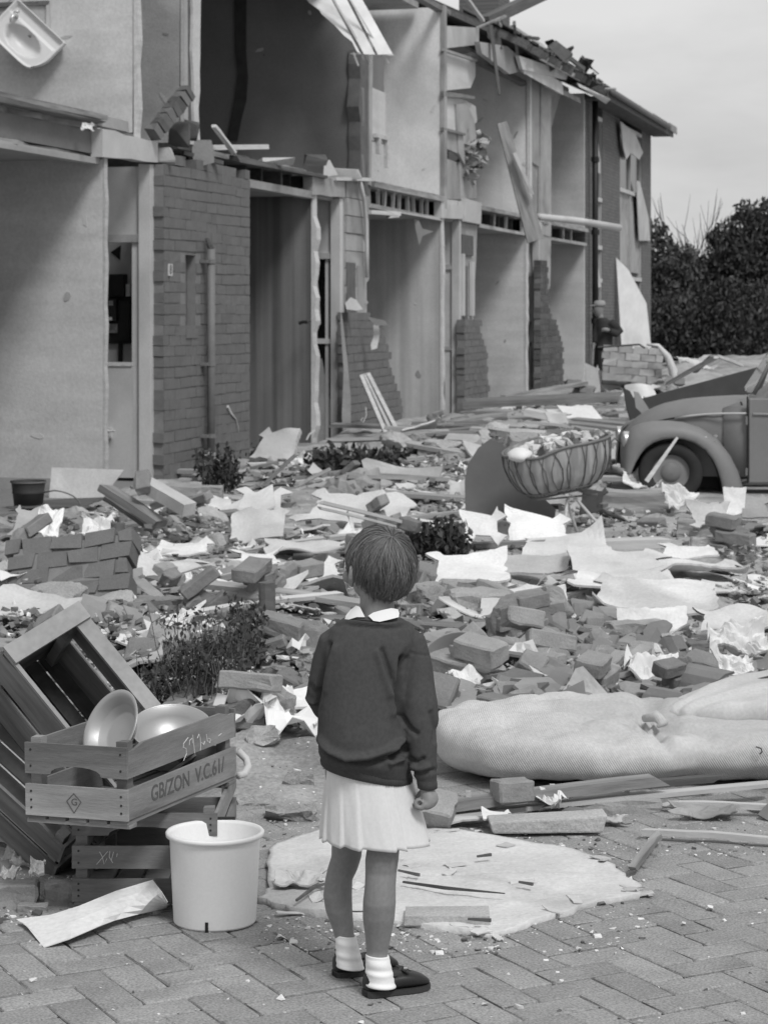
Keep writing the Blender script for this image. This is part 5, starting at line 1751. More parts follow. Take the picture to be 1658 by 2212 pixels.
# ---- mid zone, right of the girl
flap('curved_tin', [(1005, 1114), (1003, 1040), (1010, 1003), (1032, 968), (1058, 948), (1084, 958), (1100, 985), (1112, 1015), (1172, 1075), (1200, 1100), (1195, 1135), (1100, 1125)], 16.2, mat('painted_tin', .14, .5, .25, 2, .1), 'tall round-topped dark tin sheet standing left of the cradle', 'sheet', .012)
sheet('tar_board', 1255, 1062, 1318, 1128, M['r_dark'], 'black tar board under the cradle', 'board', 55, seed=71, curl=.02, yaw=-15)
chunk('timber_block', 1285, 1058, 1455, 1120, M['wood'], 'split weathered timber block between the cradle and the car', 'block', .5, boxy=True)
W = [
    (985, 1105, 1100, 1200, 'r_white', 'white board with a raised point in front of the cradle', 34, 1, .12),
    (1090, 1100, 1250, 1195, 'r_white', 'big white board bent up right under the cradle legs', 26, 2, .08),
    (900, 1200, 1120, 1285, 'r_white', 'wide white board directly right of the girl\'s head', 14, 3, .05),
    (1100, 1165, 1330, 1230, 'r_white', 'flat white board in the middle of the white heap', 8, 4, .05),
    (1020, 1215, 1260, 1268, 'r_grey', 'torn grey board with a dark hollow beneath', 12, 5, .10),
    (1215, 1245, 1480, 1302, 'r_white', 'long white board with a curled front edge', 12, 6, .12),
    (1235, 1180, 1500, 1285, 'r_grey', 'large flat grey board sloping under the white ones', 10, 7, .04),
    (1275, 1268, 1588, 1342, 'r_white', 'brightest long white board lying foremost on the right', 12, 8, .05),
    (1420, 1180, 1560, 1215, 'r_white', 'pale board near the timber block', 10, 9, .08),
    (1325, 1340, 1500, 1402, 'r_white', 'white board folded over a dark block', 25, 10, .2),
    (1500, 1330, 1680, 1400, 'r_white', 'white torn boards at the right edge', 18, 11, .15),
    (1090, 1290, 1240, 1345, 'r_white', 'white sheet right of the pitted block', 15, 12, .12),
    (1520, 1380, 1670, 1440, 'r_paper', 'spiky white paper at the right edge above the mattress', 30, 13, .2),
    (1345, 1440, 1480, 1500, 'r_paper', 'curved white strip above the mattress pinch', 15, 14, .25),
    (1530, 1420, 1640, 1490, 'r_paper', 'crumpled pale paper above the right end of the mattress', 30, 15, .3),
    (950, 1470, 1085, 1530, 'r_paper', 'torn white paper below the half-buried basin', 20, 16, .2),
    (930, 1520, 1010, 1560, 'r_white', 'pale slat at the left end of the mattress', 10, 17, .05),
    (1560, 1060, 1620, 1135, 'r_white', 'white upright board below the car running board', 60, 18, .1),
    (1480, 1105, 1590, 1165, 'r_grey', 'grey hatched board leaning below the car door', 35, 19, .05),
    (1600, 1075, 1680, 1140, 'r_grey', 'grey board at the right edge below the car', 40, 20, .05),
    (1420, 1230, 1640, 1262, 'r_grey', 'wide grey board behind the brightest long white board', 6, 21, .05),
    (1290, 960, 1345, 1040, 'r_white', 'white pointed board standing between the cradle and the wheel', 50, 22, .05),
    (1340, 1020, 1440, 1068, 'r_paper', 'white cloth heap in front of the car wheel', 30, 23, .3),
    (1430, 1060, 1520, 1110, 'r_paper', 'white rag pile right of the timber block', 35, 24, .3)]
for (x0, y0, x1, y1, m, lb_, t, s, cu) in sorted(W, key=lambda q: q[1]):
    sheet('torn_board' if m != 'r_paper' else 'torn_paper', x0, y0, x1, y1, M[m], lb_, 'board' if m != 'r_paper' else 'paper', t, seed=80 + s, curl=cu, crum=.25 if m == 'r_paper' else .02, th=.012)
plank('log_board', 1205, 1190, 1440, 1180, 18, M['r_woodpale'], 'pale thick board under the cradle feet', 'board', z0=.1, z1=.12, wid=.2, seed=90)
C_ = [
    (968, 1275, 1112, 1378, 'r_conc', 'pitted pale concrete block right of the girl\'s neck', 1, .7),
    (1310, 1340, 1440, 1400, 'r_brick', 'dark slanting brick block under the folded white board', 1, .4),
    (1465, 1120, 1560, 1165, 'r_brick', 'brick piece in front of the car', 1, .5),
    (1495, 1160, 1570, 1200, 'r_conc', 'pale brick sitting below the car door', 1, .6),
    (1140, 1480, 1270, 1530, 'r_brick', 'dark brick pair on the heap edge above the mattress', 1, .5),
    (900, 1340, 960, 1372, 'r_brick', 'brick right of the girl\'s collar', 1, .5),
    (905, 1300, 1000, 1340, 'r_brick', 'dark brick slab behind the girl\'s shoulder', 1, .5),
    (1200, 1378, 1290, 1420, 'r_brick', 'brick lump in the tile shards', 0, .6),
    (1075, 1410, 1150, 1450, 'r_brick', 'rounded brick in the middle of the tile shards', 0, .6),
    (1480, 1385, 1560, 1425, 'r_brick', 'brick near the folded white board', 1, .5),
    (940, 1360, 1020, 1400, 'r_conc', 'grey flat stone at the girl\'s shoulder', 0, .6)]
for (x0, y0, x1, y1, m, lb_, bx, dp_) in C_:
    chunk('brick_block' if m == 'r_brick' else 'concrete_block', x0, y0, x1, y1, M[m], lb_, 'block', dp_, boxy=bx, yaw=random.Random(x0).uniform(-20, 20))

# half-buried basin right of the girl
p = gz(990, 1500)
bs = lathe([(.01, 0), (.1, .0), (.16, .05), (.20, .10), (.207, .104), (.207, .098), (.165, .047), (.1, -.005), (.01, -.006)], 36).build('enamel_basin', mat('basin_metal', .25, .45, .1, 5, .05), smooth=True)
bs.location = (p.x, p.y + .1, p.z + .02); bs.rotation_euler = (math.radians(70), math.radians(10), math.radians(10)); tag(bs, 'half-buried round metal basin beside the girl\'s right shoulder blade', 'basin')
# bent dark pot piece
bs = lathe([(.06, 0), (.065, .08), (.07, .1), (.06, .1), (.055, .01)], 20).build('broken_pipe', M['r_tile'], smooth=True)
p = gz(1505, 1500); bs.location = (p.x, p.y, p.z + .03); bs.rotation_euler = (math.radians(80), 0, math.radians(30)); tag(bs, 'broken clay pipe end above the mattress', 'pipe')
plank('iron_rail', 1560, 1502, 1680, 1470, 14, M['wood_dark'], 'dark rail end sticking in from the right edge above the mattress', 'rail', z0=.2, z1=.28, seed=93)

# ---- the sheet of plaster on the pavement
r = random.Random(3)
outl = [(560, 1952), (585, 1930), (575, 1860), (600, 1830), (700, 1806), (930, 1800), (1080, 1815), (1200, 1838), (1290, 1862), (1345, 1895), (1378, 1925), (1372, 1940), (1280, 1962), (1200, 1985), (1120, 2010), (1055, 2024), (960, 2014), (880, 2000), (800, 1994), (700, 1985), (620, 1972)]
cen = G(930, 1905)
ring = [G(x + r.uniform(-8, 8), y + r.uniform(-3, 3)) - cen for x, y in outl]
fine_ring = []
for i, q in enumerate(ring):
    n2 = ring[(i + 1) % len(ring)]
    for u in (0, .2, .4, .6, .8):
        w_ = q.lerp(n2, u); fine_ring.append(w_ * (1 + r.uniform(-.012, .012)) + Vector((r.uniform(-.005, .005), r.uniform(-.007, .007), 0)))
b = MB(); NR = 34; na = len(fine_ring)
def pz(v, u):
    return .016 + .006 * fbm(v.x * 2.4, v.y * 2.4, 2) + .004 * fbm(v.x * 9, v.y * 9, 4) + .0025 * fbm(v.x * 30, v.y * 30, 4) + (.006 * smooth(.8, 1, u) * (fbm(v.x * 6, v.y * 6, 9) + .1)) - .006 * math.exp(-((v.y - .02 - .05 * math.sin(v.x * 3)) / .006) ** 2) * (v.x > -.1)
b.v.append((0, 0, pz(Vector((0, 0, 0)), 0)))
for i in range(1, NR + 1):
    u = i / NR
    for q in fine_ring:
        v = q * u; b.v.append((v.x, v.y, max(.008, pz(v, u))))
for q in fine_ring: b.v.append((q.x * .99, q.y * .99, -.004))
for k in range(na):
    k2 = (k + 1) % na
    b.f.append((0, 1 + k, 1 + k2))
    for i in range(NR):
        a = 1 + i * na
        b.f.append((a + k, a + na + k, a + na + k2, a + k2))
M['plaster_floor'] = mat('fallen_plaster', .58, .9, .16, 3.5, .7, 26, blot=.2, fine=.07, bdist=.012)
o = b.build('plaster_sheet', M['plaster_floor'], smooth=True); o.location = cen
tag(o, 'large rounded pale sheet of fallen ceiling lying on the pavers behind the girl', 'ceiling sheet')
# cracks and dark splinters on it
crk = [[(640, 1945), (680, 1915), (720, 1905)], [(860, 1880), (905, 1890)], [(870, 1905), (960, 1918), (1090, 1930)], [(1010, 1985), (1060, 1988)], [(800, 1862), (850, 1868)], [(1030, 1850), (1060, 1846)], [(1120, 1905), (1150, 1910)]]
for i, c in enumerate(crk):
    sp = MB(); sp.tube([G(x, y, .035) for x, y in c], [.004, .006, .002][:len(c)], 4)
    tag(sp.build('splinter', M['wood_dark']), ['dark splinter near the bucket end of the fallen ceiling sheet', 'short dark splinter left of the middle of the fallen ceiling sheet', 'longest dark splinter across the fallen ceiling sheet', 'dark splinter above the front edge of the fallen ceiling sheet', 'dark splinter beside the child\'s knee on the fallen ceiling sheet', 'dark splinter at the far edge of the fallen ceiling sheet', 'rightmost dark splinter on the fallen ceiling sheet'][i], 'splinter', 'dark splinters on the fallen ceiling sheet')
o = MB().box(-.11, .11, -.05, .05, 0, .022, jit=.004).build('paving_brick', M['r_conc']); p = G(965, 1980, .02); o.location = (p.x, p.y, .012); o.rotation_euler = (0, 0, -.03)
tag(o, 'pale flat tile at the front edge of the fallen ceiling sheet', 'tile')
fk = MB(); r = random.Random(44)
for q in range(30):
    i_ = r.randrange(na); u = r.uniform(.1, 1.04) if q % 2 else r.uniform(.9, 1.06); v = fine_ring[i_] * u
    me = sheet_mb(r, r.uniform(.02, .11), r.uniform(.015, .06), .003, r.uniform(0, .12), nr=2, na=14, jag=.12).mesh('x')
    fk.add([w.co for w in me.vertices], [tuple(p.vertices) for p in me.polygons], Matrix.Translation((v.x, v.y, max(.008, pz(v, u)) + .001 if u < 1 else .004)) @ Euler((r.gauss(0, .08), r.gauss(0, .08), r.uniform(0, 6.28))).to_matrix().to_4x4()); bpy.data.meshes.remove(me)
fo_ = fk.build('plaster_flakes', M['r_white']); fo_.location = cen; tag(fo_, kind='stuff')
sheet('plaster_flap', 580, 1925, 720, 1965, M['r_white'], 'folded plaster flap at the left end of the fallen ceiling sheet', 'flap', 10, seed=97, curl=.15, crum=.1, z=.02, th=.005)

# ---- front band right of the girl
plank('slotted_rail', 925, 1758, 1420, 1695, 22, M['wood'], 'long slotted window rail lying in front of the mattress', 'rail', z0=.04, z1=.08, wid=.06, seed=101)
plank('slotted_rail', 925, 1772, 1660, 1698, 9, M['wood_pale'], 'thin pale rail lying along the slotted window rail', 'rail', z0=.02, z1=.05, wid=.05, seed=102)
plank('slotted_rail', 1200, 1722, 1550, 1688, 14, M['wood_dark'], 'dark rail in the shadow under the mattress', 'rail', z0=.03, z1=.05, seed=103)
for x, y in ((1010, 1730), (1190, 1715), (1085, 1720), (1350, 1698)):
    p = G(x, y, .06)
    o = MB().box(-.008, .008, -.006, .006, -.03, .03).build('metal_clip', M['panel_pale']); o.location = (p.x, p.y - .04, .07)
    tag(o, {1010: 'pale metal clip nearest the child on the slotted window rail', 1190: 'third pale metal clip along the slotted window rail', 1085: 'second pale metal clip along the slotted window rail', 1350: 'pale metal clip at the right end of the slotted window rail'}[x], 'clip', 'metal clips on the slotted window rail')
o = MB()
o.prism([(-.19, 0), (.15, 0), (.165, .055), (.10, .05), (-.2, .038)], -.05, .05, 'y')
o = o.build('ridge_tile', M['r_conc'], bevel=.006); p = G(1195, 1808, .0); o.location = (p.x, p.y + .05, .01); o.rotation_euler = (0, 0, math.radians(3)); tag(o, 'long grey ridge tile lying foremost on the pavers', 'tile')
sheet('torn_board', 925, 1778, 1085, 1815, M['r_white'], 'white torn board between the girl\'s skirt and the ridge tile', 'board', 8, seed=104, curl=.12, z=.015, th=.006)
sheet('torn_board', 1040, 1775, 1110, 1800, M['r_white'], 'small curled white board touching the torn board', 'board', 16, seed=105, curl=.2, z=.03, th=.005)
chunk('brick_lump', 1133, 1722, 1228, 1768, M['r_brick'], 'pointed brick lump behind the ridge tile', 'brick chunk', .6)
chunk('brick_slab', 1235, 1722, 1425, 1775, M['r_brick'], 'dark split brick slab in front of the mattress', 'brick chunk', .4, yaw=12, boxy=True)
chunk('brick_lump', 1308, 1772, 1366, 1802, M['r_brick'], 'small brick stub right of the ridge tile', 'brick chunk', .5)
chunk('brick_lump', 1140, 1812, 1215, 1832, M['r_tile'], 'dark shard in front of the ridge tile', 'shard', .6)
plank('white_batten', 1435, 1742, 1680, 1752, 12, M['r_woodpale'], 'white batten lying on the pavers at the right edge', 'batten', z0=.02, z1=.02, seed=106)
plank('grey_batten', 1385, 1802, 1680, 1822, 12, M['wood_pale'], 'grey batten lying foremost at the right edge', 'batten', z0=.012, z1=.012, seed=107)
plank('short_stick', 1362, 1884, 1422, 1810, 13, M['wood'], 'short square stick pointing at the camera on the pavers', 'stick', z0=.012, z1=.02, wid=.022, seed=108)
sheet('torn_paper', 1440, 1760, 1600, 1800, M['r_grey'], 'grey torn paper between the two battens', 'paper', 8, seed=109, curl=.15, crum=.08, z=.01, th=.003)
sheet('torn_paper', 1290, 1790, 1370, 1812, M['r_grey'], 'pale paper near the brick stub', 'paper', 8, seed=110, curl=.1, crum=.08, z=.01, th=.003)

# ---- front left: paper on the pavers, bricks under the crates
def folded_paper():
    pts_t = [(36, 1985), (110, 1975), (170, 1958), (250, 1925), (330, 1900), (348, 1925), (362, 1950)]
    pts_b = [(60, 2003), (95, 2045), (150, 2028), (220, 1998), (250, 1988), (300, 1975), (360, 1962)]
    zt = [.015, .03, .05, .07, .085, .08, .05]; zb = [.012, .004, .02, .028, .02, .018, .012]
    b = MB(); n = len(pts_t); rows = 6
    for j in range(rows + 1):
        u = j / rows
        for i in range(n):
            a = G(*pts_t[i], zt[i]); c = G(*pts_b[i], zb[i])
            q = a.lerp(c, u); q.z += .002 * math.sin(u * 3.14) + .003 * fbm(q.x * 20, q.y * 20)
            b.v.append(tuple(q))
    for j in range(rows):
        for i in range(n - 1):
            b.f.append((j * (n) + i, (j + 1) * n + i, (j + 1) * n + i + 1, j * n + i + 1))
    o = b.build('cardboard_sheet', M['r_white'])
    md = o.modifiers.new('s', 'SOLIDIFY'); md.thickness = .0025
    tag(o, 'bent pale cardboard sheet lying on the pavers in front of the crates', 'cardboard')


folded_paper()
sheet('cardboard_scrap', 330, 1955, 420, 1998, M['r_white'], 'flat cardboard scrap tucked under the white bucket', 'cardboard', 4, seed=120, curl=.05, z=.01, th=.003)
sheet('cardboard_scrap', 170, 1962, 300, 1990, M['r_grey'], 'grey scrap under the bent cardboard sheet', 'cardboard', 3, seed=121, curl=.05, z=.006, th=.003)
for (x0, y0, x1, y1, m, lb_, bx) in [
    (-60, 1905, 78, 1990, 'r_brick', 'thick brick block at the bottom left edge', 1), (35, 1950, 100, 1985, 'r_brick', 'thin brick piece leaning at the bottom left', 1),
    (95, 1900, 160, 1962, 'r_brick', 'brick standing against the lowest crate', 1), (-30, 1800, 70, 1890, 'r_conc', 'pale sack-like lump at the left edge under the tilted crates', 0)]:
    chunk('brick_block' if m == 'r_brick' else 'concrete_lump', x0, y0, x1, y1, M[m], lb_, 'block', .5, boxy=bx)
for i, (x0, y0, x1, y1, m, s) in enumerate([(0, 1872, 40, 1905, 'r_paper', 1), (20, 1868, 75, 1900, 'r_grey', 2), (60, 1870, 100, 1910, 'r_paper', 3), (128, 1820, 155, 1860, 'r_white', 4)]):
    sheet('paper_scrap', x0, y0, x1, y1, M[m], ['white rag at the left edge above the thick brick', 'grey crumpled rag beside the white rag', 'pale crumpled paper left of the lowest crate', 'tiny pale card by the upper corner of the lowest crate'][i], 'scrap', 35, seed=130 + s, curl=.3, crum=.3)

# ---------------------------------------------------------------- scattered rubble (individuals that pile up)
ZONES = [('offright', 1700, 2500, 1110, 1560, 'off', dict(brick=1, half_brick=2, brick_lump=1, rubble_lump=2, flat_shard=3, roof_tile_shard=3, board_piece=2, grey_board_piece=3, wood_piece=1.5, crumpled_paper=1)),
  ('offleft', -420, -40, 1120, 1640, 'off', dict(brick=2, half_brick=2, rubble_lump=2, board_piece=2, grey_board_piece=2, wood_piece=1, crumpled_paper=1)),
  ('front', 925, 1700, 1712, 1800, 'front of the mattress', dict(flat_shard=3, half_brick=1, roof_tile_shard=1.5, crumpled_paper=1, grey_board_piece=.7, pale_lath=.3)), ('sand', 540, 700, 1600, 1760, 'on the sand', dict(rubble_lump=2, flat_shard=1, half_brick=.6)),
  ('behindgirl', 740, 950, 1190, 1560, 'right behind the girl', dict(brick=3, half_brick=3, brick_lump=2, rubble_lump=2, flat_shard=2, roof_tile_shard=2, board_piece=1, crumpled_paper=1)),
  # x0, x1, y0, y1, area name, weights
    ('right', 930, 1700, 1335, 1545, 'between the white boards and the mattress', dict(roof_tile_shard=9, flat_shard=8, brick=1.2, half_brick=2.5, brick_lump=.6, rubble_lump=1.6, grey_board_piece=.8, felt_piece=.8, board_piece=.6, crumpled_paper=.8, wood_piece=.05)),
    ('white', 900, 1700, 1120, 1335, 'around the white boards', dict(board_piece=4, grey_board_piece=4, flat_shard=3, brick=1, brick_lump=.6, crumpled_paper=2, wood_piece=1.5, felt_piece=1.5, rubble_lump=1.5, roof_tile_shard=2)),
    ('leftmid', -40, 760, 1190, 1440, 'in the rubble left of the girl', dict(brick=3, half_brick=2.5, brick_lump=.9, rubble_lump=1.8, board_piece=5, grey_board_piece=3.5, crumpled_paper=3.5, wood_piece=2, flat_shard=2.5, pale_lath=.8, roof_tile_shard=2)),
    ('centre', 430, 1000, 975, 1190, 'in front of the striped doorway', dict(brick=1.5, brick_lump=1.2, rubble_lump=2, grey_board_piece=5, board_piece=4, wood_piece=3, pale_lath=1, crumpled_paper=1, felt_piece=.8, concrete_slab=1.5)),
    ('leftfar', -20, 480, 1100, 1200, 'below the light room wall', dict(brick=3, brick_lump=2, rubble_lump=2, wood_piece=2, grey_board_piece=1, board_piece=1, crumpled_paper=1)),
    ('far', 860, 1700, 862, 1010, 'in the yard before the far houses', dict(wood_piece=7, pale_lath=2.5, grey_board_piece=2.2, board_piece=2.6, brick_lump=.7, rubble_lump=1.4, concrete_slab=.6, felt_piece=1, brick=1)),
    ('farheap', 1230, 1700, 765, 875, 'on the far heap', dict(wood_piece=5, grey_board_piece=3, board_piece=4, brick_lump=1, rubble_lump=2, pale_lath=2)),
    ('midright', 1000, 1700, 1000, 1120, 'around the cradle and the car', dict(wood_piece=3, grey_board_piece=3, board_piece=2.5, brick_lump=.8, rubble_lump=2, crumpled_paper=1, flat_shard=1, concrete_slab=1)),
    ('plantbed', 330, 700, 1440, 1580, 'in the bed behind the crates', dict(brick=1, half_brick=3, rubble_lump=2, flat_shard=2, roof_tile_shard=1, crumpled_paper=.6, wood_piece=.6)),
    ('cratefoot', -40, 160, 1780, 1960, 'at the foot of the crates', dict(half_brick=2, flat_shard=2, crumpled_paper=1, wood_piece=.5)),
    ('leftedge', -60, 330, 1390, 1560, 'behind the tilted crate', dict(brick=2, half_brick=2, rubble_lump=1, grey_board_piece=.6)),
]
NUM = dict(offright=150, offleft=70, behindgirl=60, front=38, sand=14, right=430, white=120, leftmid=330, centre=190, leftfar=50, far=230, farheap=170, midright=90, plantbed=55, cratefoot=16, leftedge=25)
LBL = dict(brick=('loose whole brick', 'brick'), half_brick=('broken half brick', 'brick'), rubble_lump=('grey stone lump', 'rubble lump'),
           brick_lump=('brickwork lump', 'brick chunk'), roof_tile_shard=('broken roof tile shard', 'tile shard'), flat_shard=('flat dark tile shard', 'tile shard'),
           board_piece=('torn white board piece', 'board piece'), grey_board_piece=('torn grey board piece', 'board piece'), crumpled_paper=('crumpled white paper', 'paper'),
           wood_piece=('weathered wooden slat', 'slat'), pale_lath=('pale thin lath', 'lath'), concrete_slab=('broken flat concrete slab', 'slab'), felt_piece=('black roofing felt scrap', 'felt'))
SZ = dict(brick=(1, 1), half_brick=(.8, 1.3), rubble_lump=(.4, 1.1), brick_lump=(.5, 1.2), roof_tile_shard=(.6, 1.15), flat_shard=(.5, 1.2), board_piece=(.4, 1.1), grey_board_piece=(.4, 1.2), crumpled_paper=(.5, 1.2),
          wood_piece=(.35, 1.4), pale_lath=(.4, 1.1), concrete_slab=(.6, 1.6), felt_piece=(.4, 1.1))
DIM = dict(brick=(.21, .1, .065), half_brick=(.12, .1, .06), rubble_lump=(.24, .18, .11), brick_lump=(.28, .2, .12), roof_tile_shard=(.22, .24, .06), flat_shard=(.24, .18, .02), board_piece=(.45, .34, .02), grey_board_piece=(.45, .34, .02),
           crumpled_paper=(.24, .2, .06), wood_piece=(1.0, .07, .025), pale_lath=(1.0, .035, .02), concrete_slab=(.4, .28, .07), felt_piece=(.36, .28, .03))
LANDMARKS = [(62, 1070, 'the dark bucket'), (150, 1070, 'the slanted light board'), (290, 1100, 'the grooved frame timber'), (350, 1085, 'the white boxed trim'), (415, 1070, 'the grey lintel'), (470, 1010, 'the drainpipe foot'),
  (122, 1240, 'the brickwork slab'), (50, 1345, 'the smooth grey block'), (255, 1185, 'the short stake stub'), (350, 1240, 'the long white board'), (455, 1400, 'the rose twigs'), (576, 1360, 'the round wooden stake'),
  (600, 980, 'the leaning grey slab'), (765, 1045, 'the large brick chunk'), (760, 1110, 'the large tilted grey board'), (560, 1150, 'the limp grey sheet'), (823, 1220, "the child's head"), (680, 1500, "the child's elbow"),
  (960, 1480, 'the half-buried basin'), (1040, 1330, 'the pitted concrete block'), (945, 1160, 'the dark evergreen tuft'), (1050, 1030, 'the curved tin sheet'), (1200, 1020, 'the baby cradle'), (1260, 1150, "the cradle's feet"),
  (1370, 1090, 'the split timber block'), (1449, 1040, 'the car wheel'), (1580, 1090, 'the car running board'), (1170, 1150, 'the big bent white board'), (1000, 1240, 'the wide white board'), (1340, 1275, 'the long curled white board'),
  (1430, 1305, 'the brightest white board'), (1375, 1370, 'the slanting dark block'), (1430, 1590, 'the mattress pinch'), (1050, 1560, 'the mattress end'), (1600, 1500, 'the rail end above the mattress'), (1600, 1400, 'the spiky white paper'),
  (1200, 1500, 'the dark brick pair'), (1170, 870, 'the long double timber'), (1200, 945, 'the perforated beam'), (1360, 790, 'the far brick wall chunk'), (1500, 850, 'the black tar panel'), (1600, 810, 'the far trees'),
  (940, 940, 'the long rough timber'), (840, 880, 'the leaning framed door leaf'), (100, 1500, 'the tipped open crate'), (60, 1850, 'the lowest crate'), (400, 1530, 'the top crate'), (430, 1190, 'the fallen white plaster board'),
  (690, 1200, 'the flat pale board'), (680, 1250, 'the broad plaster patch'), (1260, 1400, 'the heap of tile shards'), (1100, 1430, 'the rounded brick'), (880, 1330, "the child's shoulder")]


def where(x, y, n=0):
    bx, by, nm = sorted(LANDMARKS, key=lambda q: math.hypot(q[0] - x, (q[1] - y) * 1.4))[n]
    dx, dy = x - bx, y - by
    if math.hypot(dx, dy) < 32: return 'touching ' + nm
    if abs(dx) > abs(dy) * 1.3: return ('lying left of ' if dx < 0 else 'lying right of ') + nm
    return ('lying behind ' if dy < 0 else 'lying in front of ') + nm


rr_ = random.Random(77)
USED = set()
counts = {}


def blocked(X, Y, zone):
    s, t = inside_row(X, Y)
    if t > -.25 and s < 33 and s > -7: return True
    if 2.0 < X < 7.5 and 18.2 < Y < 20.6: return True                       # car
    if abs(X - 1.2) < 1.6 and 7.3 < Y < 8.15 and X > .12: return True       # mattress
    if Y < 8.0 and X > -1.35 and zone not in ('cratefoot', 'front'): return True
    return False


for (zn, x0, x1, y0, y1, area, wts) in ZONES:
    keys = list(wts); wv = [wts[k] for k in keys]
    n = NUM[zn]; tries = 0
    pts = []
    while len(pts) < n and tries < n * 5:
        tries += 1
        pts.append((rr_.uniform(x0, x1), rr_.uniform(y0, y1)))
    pts.sort(key=lambda q: q[1])
    for (x, y) in pts:
        p = gz(x, y)
        if blocked(p.x, p.y, zn): continue
        if in_pxb(x, y, 4) and rr_.random() < .93: continue
        if 1185 < x < 1335 and 1075 < y < 1185 and rr_.random() < .9: continue
        pi_, pj_ = int((p.x - HX0) / HRES), int((p.y - HY0) / HRES)
        if 0 <= pi_ < hw_ and 0 <= pj_ < hh_ and PROT[pj_, pi_] and rr_.random() < .96: continue
        k = rr_.choices(keys, wv)[0]
        f_ = 1.0
        if zn in ('far', 'farheap'): f_ = 1.5
        elif zn in ('midright', 'centre'): f_ = 1.3 if 'lump' not in k else .95
        elif zn in ('front', 'sand'): f_ = .42
        s = rr_.uniform(*SZ[k]) * (f_ if k not in ('brick', 'half_brick') else 1)
        d = DIM[k]; yaw = rr_.uniform(0, 6.28)
        if k in ('wood_piece', 'pale_lath'): yaw = rr_.gauss(0, .5)
        zz, gx_, gy_ = settle(p.x, p.y, d[0] * s, d[1] * s, yaw, 55 if zn == 'right' else 62, d[2] * s * (.3 if zn == 'right' else .7), cap=.10 if zn == 'right' else .25)
        o = bpy.data.objects.new(k, rr_.choice(SH[k])); COL.objects.link(o)
        o.location = (p.x, p.y, zz - .012)
        tl = .2 if k not in ('wood_piece', 'pale_lath', 'grey_board_piece_') else .07
        o.rotation_euler = Euler((math.atan(gy_) + rr_.gauss(0, tl) + (.12 if 'board' in k else 0), -math.atan(gx_) + rr_.gauss(0, tl), yaw))
        o.scale = (s, s * rr_.uniform(.85, 1.15), s * rr_.uniform(.9, 1.2) if k not in ('brick',) else 1) if k not in ('wood_piece', 'pale_lath') else (s, f_, f_)
        lb_, ct = LBL[k]
        lo, hi = SZ[k]; sz_ = 'small ' if s / f_ < lo + (hi - lo) * .33 and hi > lo else 'large ' if s / f_ > lo + (hi - lo) * .72 and hi > lo else ''
        tl_ = 'tilted ' if max(abs(o.rotation_euler[0]), abs(o.rotation_euler[1])) > .33 else ''
        for n_ in range(5):
            full_ = sz_ + tl_ + lb_ + ' ' + where(x, y, n_)
            if full_ not in USED: break
        USED.add(full_)
        tag(o, full_, ct, lb_ + 's in the rubble')
        counts[k] = counts.get(k, 0) + 1
print('SCATTER', counts, sum(counts.values()))

# ---- fine rubble nobody could count
def chips(name, m, n, zones, size, seed, flat=.5):
    r = random.Random(seed); b = MB()
    base = []
    for i in range(12):
        me = hull_mesh('c', r, 1, .8, .55 * (.3 if i % 2 else 1), 4, None)
        base.append(([v.co.copy() for v in me.vertices], [tuple(p.vertices) for p in me.polygons])); bpy.data.meshes.remove(me)
    for q in range(n):
        zx = r.choices(zones, [z[4] for z in zones])[0]
        x, y = r.uniform(zx[0], zx[1]), r.uniform(zx[2], zx[3])
        p = gz(x, y)
        if blocked(p.x, p.y, 'cratefoot' if len(zx) > 5 else ''): continue
        if in_pxb(x, y) and r.random() < .8: continue
        pi_, pj_ = int((p.x - HX0) / HRES), int((p.y - HY0) / HRES)
        if 0 <= pi_ < hw_ and 0 <= pj_ < hh_ and PROT[pj_, pi_] and r.random() < .8: continue
        vs_, fs_ = r.choice(base)
        s = size * r.uniform(.35, 1.25) * (1 if p.y < 13 else p.y / 13)
        T = Matrix.Translation(p + Vector((0, 0, -.004))) @ Euler((r.gauss(0, .3), r.gauss(0, .3), r.uniform(0, 6.28))).to_matrix().to_4x4() @ Matrix.Scale(s, 4)
        b.add(vs_, fs_, T)
    o = b.build(name, m); tag(o, kind='stuff'); return o


ZC = [(1700, 2500, 1100, 1570, 2.5), (-420, -60, 1120, 1640, 1.5), (740, 930, 1180, 1600, 2), (900, 1700, 1330, 1560, 3), (900, 1700, 1100, 1330, 2), (-60, 760, 1180, 1600, 4), (430, 1000, 975, 1190, 1.3), (860, 1700, 860, 1100, 2.0), (1180, 1700, 790, 870, .5), (-30, 480, 1090, 1190, .8)]
chips('rubble_fines', mat('chips_dark', .16, .9, .2, 8, .3, island=.45), 12000, ZC, .045, 1)
chips('mortar_crumbs', mat('chips_mid', .36, .9, .2, 8, .3, island=.35), 10000, ZC, .036, 2)
chips('plaster_crumbs', mat('chips_pale', .68, .9, .1, 8, .3, island=.2), 4600, ZC, .03, 3)
ZF = [(1700, 2300, 1700, 2000, 1, 1), (900, 1700, 1760, 1850, 2, 1), (1000, 1400, 1820, 2060, 2, 1), (560, 1100, 1975, 2060, 2, 1), (-40, 170, 1820, 2000, 2, 1), (0, 1658, 1850, 2212, 1.2, 1), (560, 700, 1640, 1830, 1, 1)]
b = MB(); r = random.Random(9)
